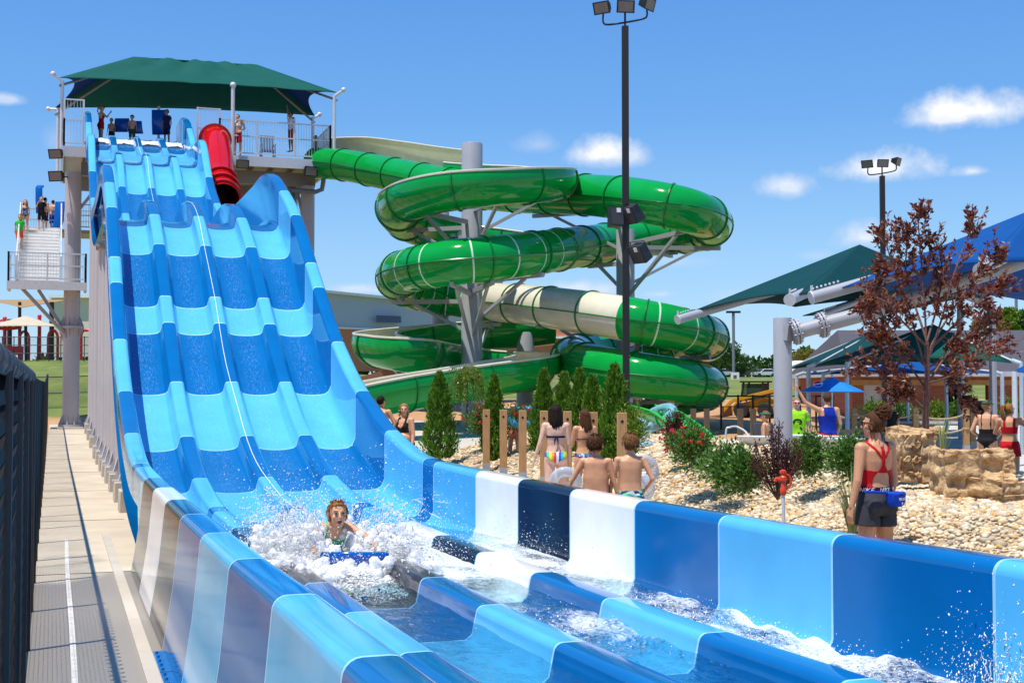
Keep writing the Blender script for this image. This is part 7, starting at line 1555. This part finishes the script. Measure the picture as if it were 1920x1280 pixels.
t = thing('red_swing_frame', ground_at(152, 88), 'red bent tube beside the grey tower column', 'climber'); m = MB(); m.tube([ground_at(152, 88), P(152, 628, 88), P(154, 622, 88), P(158, 619, 88), P(170, 619, 88)], .1, 8); m.build('tube', redp, t)
pf = thing('playground_fence', ground_at(60, 82), 'black chain link fence in front of the red playground', 'fence'); pts = [ground_at(x, 82) for x in range(-40, 200, 22)]
mesh_panel('mesh', pts, .0, 1.5, chain_far, pf)
for h in (1.5, 1.0, .5): m = MB(); m.tube([p + V(0, 0, h) for p in pts], .025, 5); m.build('rail', blackp, pf)
for p in pts: m = MB(); m.tube([p, p + V(0, 0, 1.55)], .03, 5); m.build('post', blackp, pf)
# ------------------------------------------------------------------ water in the lanes
def lanewater():
    m = bpy.data.materials.new('running_water'); m.use_nodes = True; t = m.node_tree; t.nodes.clear(); nd = t.nodes.new; lk = t.links.new
    out = nd('ShaderNodeOutputMaterial'); tc = nd('ShaderNodeTexCoord'); mp = nd('ShaderNodeMapping'); mp.inputs['Scale'].default_value = (1.0, .55, 1); lk(tc.outputs['Object'], mp.inputs[0])
    n1 = nd('ShaderNodeTexNoise'); n1.inputs['Scale'].default_value = 9; n1.inputs['Detail'].default_value = 6; n1.inputs['Distortion'].default_value = .8; lk(mp.outputs[0], n1.inputs[0])
    bp = nd('ShaderNodeBump'); bp.inputs['Strength'].default_value = .8; bp.inputs['Distance'].default_value = .05; lk(n1.outputs[0], bp.inputs['Height'])
    tr = nd('ShaderNodeBsdfTransparent'); tr.inputs[0].default_value = (.70, .90, .97, 1); gl = nd('ShaderNodeBsdfGlossy'); gl.inputs['Roughness'].default_value = .04; lk(bp.outputs[0], gl.inputs['Normal'])
    fr = nd('ShaderNodeFresnel'); fr.inputs[0].default_value = 1.33; lk(bp.outputs[0], fr.inputs['Normal']); w = nd('ShaderNodeMixShader'); lk(fr.outputs[0], w.inputs[0]); lk(tr.outputs[0], w.inputs[1]); lk(gl.outputs[0], w.inputs[2])
    at_ = nd('ShaderNodeAttribute'); at_.attribute_name = 'foam'; n2 = nd('ShaderNodeTexNoise'); n2.inputs['Scale'].default_value = 22; n2.inputs['Detail'].default_value = 9; n2.inputs['Roughness'].default_value = .72; n2.inputs['Distortion'].default_value = 1.2; lk(mp.outputs[0], n2.inputs[0])
    ad = nd('ShaderNodeMath'); ad.operation = 'ADD'; lk(at_.outputs['Fac'], ad.inputs[0]); lk(n2.outputs[0], ad.inputs[1]); mr = nd('ShaderNodeMapRange'); mr.inputs['From Min'].default_value = .78; mr.inputs['From Max'].default_value = 1.05; lk(ad.outputs[0], mr.inputs[0])
    df = nd('ShaderNodeBsdfPrincipled'); df.inputs['Base Color'].default_value = (.82, .90, .95, 1); df.inputs['Roughness'].default_value = .35; b2 = nd('ShaderNodeBump'); b2.inputs['Strength'].default_value = .8; b2.inputs['Distance'].default_value = .03; lk(n2.outputs[0], b2.inputs['Height']); lk(b2.outputs[0], df.inputs['Normal'])
    mx = nd('ShaderNodeMixShader'); lk(mr.outputs[0], mx.inputs[0]); lk(w.outputs[0], mx.inputs[1]); lk(df.outputs[0], mx.inputs[2]); lk(mx.outputs[0], out.inputs[0]); return m
wm = lanewater(); TG = Vector((rider.location)); KX, KY = tgt.x, tgt.y
lane_names = ['lane_water'] * 4
for k in range(4):
    a = RX[k] + (.24 if k == 0 else RW) - .02; b = RX[k + 1] + .02; nx = 22; ysl = list(np.arange(2.3, 17.2, .06)); v = []; f = []; fo = []
    for y in ysl:
        for i in range(nx + 1):
            x = a + (b - a) * i / nx; u = i / nx; q = Vector((x * 4, y * 2.0, k * 5)); q2 = Vector((x * 11, y * 5, k * 9)); turb = 0; foam = 0
            if k == 1: turb = math.exp(-((y - (KY - .3)) / 1.1)**2) * 1.0; foam = 1.1 * math.exp(-((y - (KY + .1)) / 1.15)**4) 
            if k == 2: turb = .8 * math.exp(-((y - 8.6) / 1.3)**2); foam = .40 * math.exp(-((y - 8.7) / .9)**2) + .75 * math.exp(-((y - 12.6) / 1.6)**2)
            if k == 3: turb = .9 * math.exp(-((y - 7.2) / 2.3)**2) * (.4 + u); foam = .52 * math.exp(-((y - 7.6) / 2.6)**2) * (.35 + .9 * u) + .6 * math.exp(-((y - 12.6) / 1.7)**2) + .35 * math.exp(-((y - 5.4) / .7)**2) * u
            if k == 0: foam = .35 * math.exp(-((y - 12.5) / 1.2)**2); turb = .3
            z = FLOOR(y) + .125 * sstep(17.2, 14.5, y) + .004 + (.012 + .05 * turb) * mnoise.noise(q) * sstep(17, 15, y) + (.006 + .03 * turb) * mnoise.noise(q2) * sstep(17, 15, y)
            v.append((x, y, z)); fo.append(foam * (.75 + .6 * mnoise.noise(q * .8)) + .16 * max(0, mnoise.noise(q2 * .6)) + .09)  # base amount paints pale caustic-like light lines along with the foam
    n = nx + 1
    for j in range(len(ysl) - 1):
        for i in range(nx): f.append((j * n + i, j * n + i + 1, (j + 1) * n + i + 1, (j + 1) * n + i))
    o = mkobj('lane_water', v, f, wm, None, True, 180); at_ = o.data.attributes.new('foam', 'FLOAT', 'POINT'); at_.data.foreach_set('value', fo); tag(o, kind='structure')
# ------------------------------------------------------------------ spray
dropm = bpy.data.materials.new('white_spray'); dropm.use_nodes = True; _t = dropm.node_tree; _t.nodes.clear()
_d = _t.nodes.new('ShaderNodeBsdfDiffuse'); _d.inputs[0].default_value = (.93, .96, .98, 1); _g = _t.nodes.new('ShaderNodeNewGeometry'); _s = _t.nodes.new('ShaderNodeVectorMath'); _s.operation = 'MULTIPLY_ADD'; _s.inputs[1].default_value = (.28, .28, .28); _s.inputs[2].default_value = (-.20, -.14, .85); _n = _t.nodes.new('ShaderNodeVectorMath'); _n.operation = 'NORMALIZE'
_t.links.new(_g.outputs['Normal'], _s.inputs[0]); _t.links.new(_s.outputs[0], _n.inputs[0]); _t.links.new(_n.outputs[0], _d.inputs['Normal'])      # normals bent up towards the sun, so the spray shades brighter
_o = _t.nodes.new('ShaderNodeOutputMaterial'); _tr = _t.nodes.new('ShaderNodeBsdfTranslucent'); _tr.inputs[0].default_value = (.93, .96, 1, 1); _ad = _t.nodes.new('ShaderNodeMixShader'); _ad.inputs[0].default_value = .25
_t.links.new(_d.outputs[0], _ad.inputs[1]); _t.links.new(_tr.outputs[0], _ad.inputs[2]); _t.links.new(_ad.outputs[0], _o.inputs[0])
ov, of_ = ico(1)
oct_v = np.array([(1, 0, 0), (-1, 0, 0), (0, 1, 0), (0, -1, 0), (0, 0, 1), (0, 0, -1)], float); oct_f = np.array([(0, 2, 4), (2, 1, 4), (1, 3, 4), (3, 0, 4), (2, 0, 5), (1, 2, 5), (3, 1, 5), (0, 3, 5)])
def blobs(name, C_, r, stretch=None, vel=None, low=True):
    ov, of_ = (oct_v, oct_f) if low else ico(1)
    r = np.minimum(r, np.median(r) * 2.6)
    C_ = np.asarray(C_, float); n = len(C_); r = np.asarray(r, float); k = len(ov); Vb = ov[None] * r[:, None, None]
    if vel is not None:
        d = vel / (np.linalg.norm(vel, axis=1)[:, None] + 1e-9); al = (Vb * d[:, None, :]).sum(2, keepdims=True); Vb = Vb + al * d[:, None, :] * stretch[:, None, None]
    Vb = Vb * (1 + rng.normal(0, .12, (n, k, 1))) + C_[:, None, :]; Fb = (of_[None] + (np.arange(n) * k)[:, None, None]).reshape(-1, 3); return npmesh(name, Vb, Fb, dropm)
def ballistic(n, o_, vmean, vsd, tmax, osd=(.1, .1, .03), g=9.8, floor=.12):
    o = np.array(o_) + rng.normal(0, 1, (n, 3)) * osd; v = np.array(vmean) + rng.normal(0, 1, (n, 3)) * vsd; v[:, 2] = np.abs(v[:, 2]); t = rng.uniform(0, 1, n)**.8 * np.minimum(tmax, 2 * v[:, 2] / g + .05)
    p = o + v * t[:, None]; p[:, 2] -= .5 * g * t * t; vv = v.copy(); vv[:, 2] -= g * t; k = p[:, 2] > floor; return p[k], vv[k]
Ps = []; Vs = []
SPR = [(20000, (KX - .32, KY - .05, .22), (-.42, -.3, 2.15), (.42, .8, .7), (.15, .22, .05)), (11000, (KX + .36, KY - .05, .22), (.42, -.3, 1.8), (.40, .7, .65), (.13, .22, .05)), (6000, (KX - .12, KY - .50, .18), (-.2, -.8, .9), (.5, .5, .45), (.26, .15, .05)), (9000, (KX + .05, KY + .50, .25), (-.1, .2, 2.2), (.55, .5, .7), (.33, .22, .05)), (900, (KX, KY, .3), (0, -.2, 3.0), (.9, .7, .7), (.4, .3, .05)), (2200, (KX + .25, KY - .36, .35), (.1, -.2, .8), (.5, .3, .5), (.3, .05, .05))]
for (n, o_, vm_, vs_, osd) in SPR:
    p, v = ballistic(n, o_, vm_, vs_, .75, osd); Ps.append(p); Vs.append(v)
p = np.concatenate(Ps); v = np.concatenate(Vs)
# keep the face clear
hd_ = np.array(tgt); cam_ = np.array(CAM); dcam = (cam_ - hd_) / np.linalg.norm(cam_ - hd_); rel = p - hd_; al = rel @ dcam; perp = np.linalg.norm(rel - al[:, None] * dcam, axis=1); keep = ~((perp < .115) & (al > -.05) & (rng.uniform(0, 1, len(p)) < .93)); chest = hd_ + np.array([0, 0, -.22]); rel = p - chest; al = rel @ dcam; perp = np.linalg.norm(rel - al[:, None] * dcam, axis=1); keep &= ~((perp < .15) & (al > -.05) & (rng.uniform(0, 1, len(p)) < .72)); p = p[keep]; v = v[keep]
tag(blobs('splash_drops', p, rng.lognormal(math.log(.0024), .6, len(p)), rng.uniform(.2, 2.2, len(p)), v), kind='stuff')
# the aerated body of the splash: one lumpy white mass with frayed edges
mb = MB(); hdv = Vector(hd_)
for (n, o_, vm_, vs_, osd) in [(q[0], q[1], (q[2][0] * .85, q[2][1], q[2][2] * .86), tuple(w * .62 for w in q[3]), q[4]) for q in SPR[:4]]:
    p, v = ballistic(int(n / 29), o_, vm_, vs_, .44, osd, floor=.1)
    for c in p:
        rel = np.array(c) - hd_; al = rel @ dcam; pr = np.linalg.norm(rel - al * dcam); r_ = rng.uniform(.03, .06) * (1.15 - .85 * min(1, max(0, (c[2] - .2) / .6)))
        if pr < .13 + r_ and al > -.08: continue
        rel = np.array(c) - chest; al = rel @ dcam; pr = np.linalg.norm(rel - al * dcam)
        if pr < .05 + r_ and al > -.05: continue
        if (c[1] < KY - .28 and c[2] > .34) or c[2] > .82 or abs(c[0] - KX) > .80: continue
        if c[2] > .6 and rng.uniform() < .5: continue
        mb.ball(Vector(c), r_, 8, 6)
me = remesh(mb, .011, 2); co_ = np.empty(len(me.vertices) * 3); me.vertices.foreach_get('co', co_); co_ = co_.reshape(-1, 3); no_ = np.empty(len(me.vertices) * 3); me.vertices.foreach_get('normal', no_); no_ = no_.reshape(-1, 3)
dsp = np.array([.016 * mnoise.noise(Vector(c) * 14) + .012 * mnoise.noise(Vector(c) * 30) + .009 * mnoise.noise(Vector(c) * 62) for c in co_]); co_ += no_ * dsp[:, None]; me.vertices.foreach_set('co', co_.ravel()); me.polygons.foreach_set('use_smooth', [True] * len(me.polygons)); me.name = 'splash_body'
fm = bpy.data.materials.new('aerated_foam'); fm.use_nodes = True; _t = fm.node_tree; _b = _t.nodes['Principled BSDF']; _b.inputs['Base Color'].default_value = (.96, .98, 1, 1); _b.inputs['Roughness'].default_value = .5; _b.inputs['Subsurface Weight'].default_value = 1; _b.inputs['Subsurface Radius'].default_value = (1, 1, 1); _b.inputs['Subsurface Scale'].default_value = .10
_nz = _t.nodes.new('ShaderNodeTexNoise'); _nz.inputs['Scale'].default_value = 60; _nz.inputs['Detail'].default_value = 6; _nz.inputs['Roughness'].default_value = .7; _tc = _t.nodes.new('ShaderNodeTexCoord'); _t.links.new(_tc.outputs['Object'], _nz.inputs[0]); _lw = _t.nodes.new('ShaderNodeLayerWeight'); _lw.inputs[0].default_value = .35
_m1 = _t.nodes.new('ShaderNodeMath'); _m1.operation = 'MULTIPLY_ADD'; _m1.inputs[1].default_value = -.5; _t.links.new(_lw.outputs['Facing'], _m1.inputs[0]); _t.links.new(_nz.outputs[0], _m1.inputs[2])
_mr = _t.nodes.new('ShaderNodeMapRange'); _mr.inputs['From Min'].default_value = .0; _mr.inputs['From Max'].default_value = .16; _t.links.new(_m1.outputs[0], _mr.inputs[0]); _t.links.new(_mr.outputs[0], _b.inputs['Alpha'])
_bp = _t.nodes.new('ShaderNodeBump'); _bp.inputs['Strength'].default_value = .5; _bp.inputs['Distance'].default_value = .015; _t.links.new(_nz.outputs[0], _bp.inputs['Height']); _t.links.new(_bp.outputs[0], _b.inputs['Normal'])
me.materials.append(fm); ob = bpy.data.objects.new('splash_body', me); COL.objects.link(ob); tag(ob, kind='stuff')
# thick foam at the foot of the splash
C_ = []; rr_ = []
for (n, cx, cy, sx, sy, hz, r0) in [(3000, KX - .36, KY - .0, .20, .34, .2, .006), (1800, KX + .40, KY - .05, .14, .30, .16, .006), (5000, KX, KY - .80, .24, .34, .09, .0065), (4500, KX - .05, KY + .7, .26, .3, .14, .006), (2500, KX - .5, KY - .2, .16, .3, .08, .006)]:
    q = rng.normal(0, 1, (n, 2)) * [sx, sy]; d2 = (q[:, 0] / sx)**2 + (q[:, 1] / sy)**2; h = hz * np.exp(-d2 * .5) * rng.uniform(.0, 1.25, n); lump = np.array([.6 + .8 * abs(mnoise.noise(Vector((a * 7, b_ * 7, hz * 50)))) for a, b_ in q]); pts_ = np.stack([cx + q[:, 0], cy + q[:, 1], .15 + h * lump * 1.3], 1); C_.append(pts_); rr_.append(rng.lognormal(math.log(r0), .35, n))
C_ = np.concatenate(C_); rr_ = np.concatenate(rr_)
rel = C_ - hd_; al = rel @ dcam; perp = np.linalg.norm(rel - al[:, None] * dcam, axis=1); kp_ = ~((perp < .16) & (al > -.05))
tag(blobs('splash_foam', C_[kp_], rr_[kp_]), kind='stuff')
# thin curling strands thrown off the crest
m = MB()
for i in range(280):
    sd_ = -1 if rng.uniform() < .62 else 1; o_ = np.array([KX + sd_ * rng.uniform(.15, .5), KY + rng.normal(0, .3), .35]); vv = np.array([sd_ * rng.uniform(-.2, 1.3), rng.normal(-.2, .6), rng.uniform(1.6, 3.5)]); t0 = rng.uniform(.05, .34); q = []
    for k in range(5): t = t0 + k * .018; q.append(Vector(o_ + vv * t + np.array([0, 0, -4.9 * t * t]) + rng.normal(0, .006, 3)))
    rel = np.array(q[2]) - hd_; al = rel @ dcam; pr = np.linalg.norm(rel - al * dcam)
    if (pr < .13 and al > 0) or q[0].z < .2: continue
    r_ = rng.uniform(.0025, .006); m.tube(q, [r_ * .4, r_, r_ * .8, r_ * 1.2, r_ * .3], 5)
tag(m.build('splash_strands', fm, None, smooth=180), kind='stuff')
# smaller splashes: along the right wall of the last lane and loose drops
Ps = []; Vs = []
for (n, o_, vm_, vs_, osd) in [(1500, (4.58, 5.75, .22), (.0, -.2, 1.9), (.25, .4, .7), (.06, .22, .03)), (1800, (4.35, 6.6, .2), (0, -.2, .9), (.3, .5, .4), (.2, .5, .03)), (2600, (4.3, 8.2, .2), (0, -.2, .7), (.3, .5, .35), (.2, .8, .03)), (1500, (4.2, 12.6, .25), (0, .3, 1.2), (.5, .8, .6), (.3, .6, .05)), (1300, (3.4, 13.2, .25), (.2, .2, 1.4), (.6, .8, .7), (.3, .6, .05)), (260, (3.9, 17.5, .5), (.1, -.1, 2.4), (.8, 1, 1.0), (.4, .8, .2)), (260, (4.3, 15.5, .4), (.1, -.1, 2.2), (.4, 1, 1.0), (.2, .9, .2)), (500, (3.3, 8.6, .2), (0, 0, .6), (.3, .5, .4), (.2, .5, .03))]:
    p, v = ballistic(n, o_, vm_, vs_, .6, osd, floor=.16); Ps.append(p); Vs.append(v)
p = np.concatenate(Ps); v = np.concatenate(Vs); tag(blobs('spray_drops', p, rng.lognormal(math.log(.0024), .55, len(p)), rng.uniform(0, 1.5, len(p)), v), kind='stuff')
m = MB()
for i in range(46):
    o_ = np.array([4.60 + rng.normal(0, .03), 5.7 + rng.normal(0, .12), .25]); vv = np.array([rng.normal(-.1, .15), rng.normal(-.3, .35), rng.uniform(1.4, 2.9)]); t0 = rng.uniform(.02, .26); q = []
    for k in range(6): t = t0 + k * .013; q.append(Vector(o_ + vv * t + np.array([0, 0, -4.9 * t * t]) + rng.normal(0, .004, 3)))
    r_ = rng.uniform(.0016, .004); m.tube(q, [r_ * .4, r_, r_ * .7, r_ * 1.1, r_ * .8, r_ * .3], 5)
tag(m.build('spray_strands', dropm, None, smooth=180), kind='stuff')
# white water spilling over the start lip of every lane
C_ = []; rr_ = []
for k in range(4):
    a = RX[k] + (.24 if k == 0 else RW); b = RX[k + 1]; n = 1700; u = rng.uniform(0.04, .96, n); y = 55.9 + rng.uniform(-1.1, .9, n) * .6 - .5 * np.abs(u - .5); x = a + (b - a) * u
    C_.append(np.array([(xx, yy, FLOOR(yy) + .02 + .09 * abs(mnoise.noise(Vector((xx * 5, yy * 3, 0))))) for xx, yy in zip(x, y)])); rr_.append(rng.lognormal(math.log(.018), .4, n))
tag(blobs('lip_foam', np.concatenate(C_), np.concatenate(rr_)), kind='stuff')
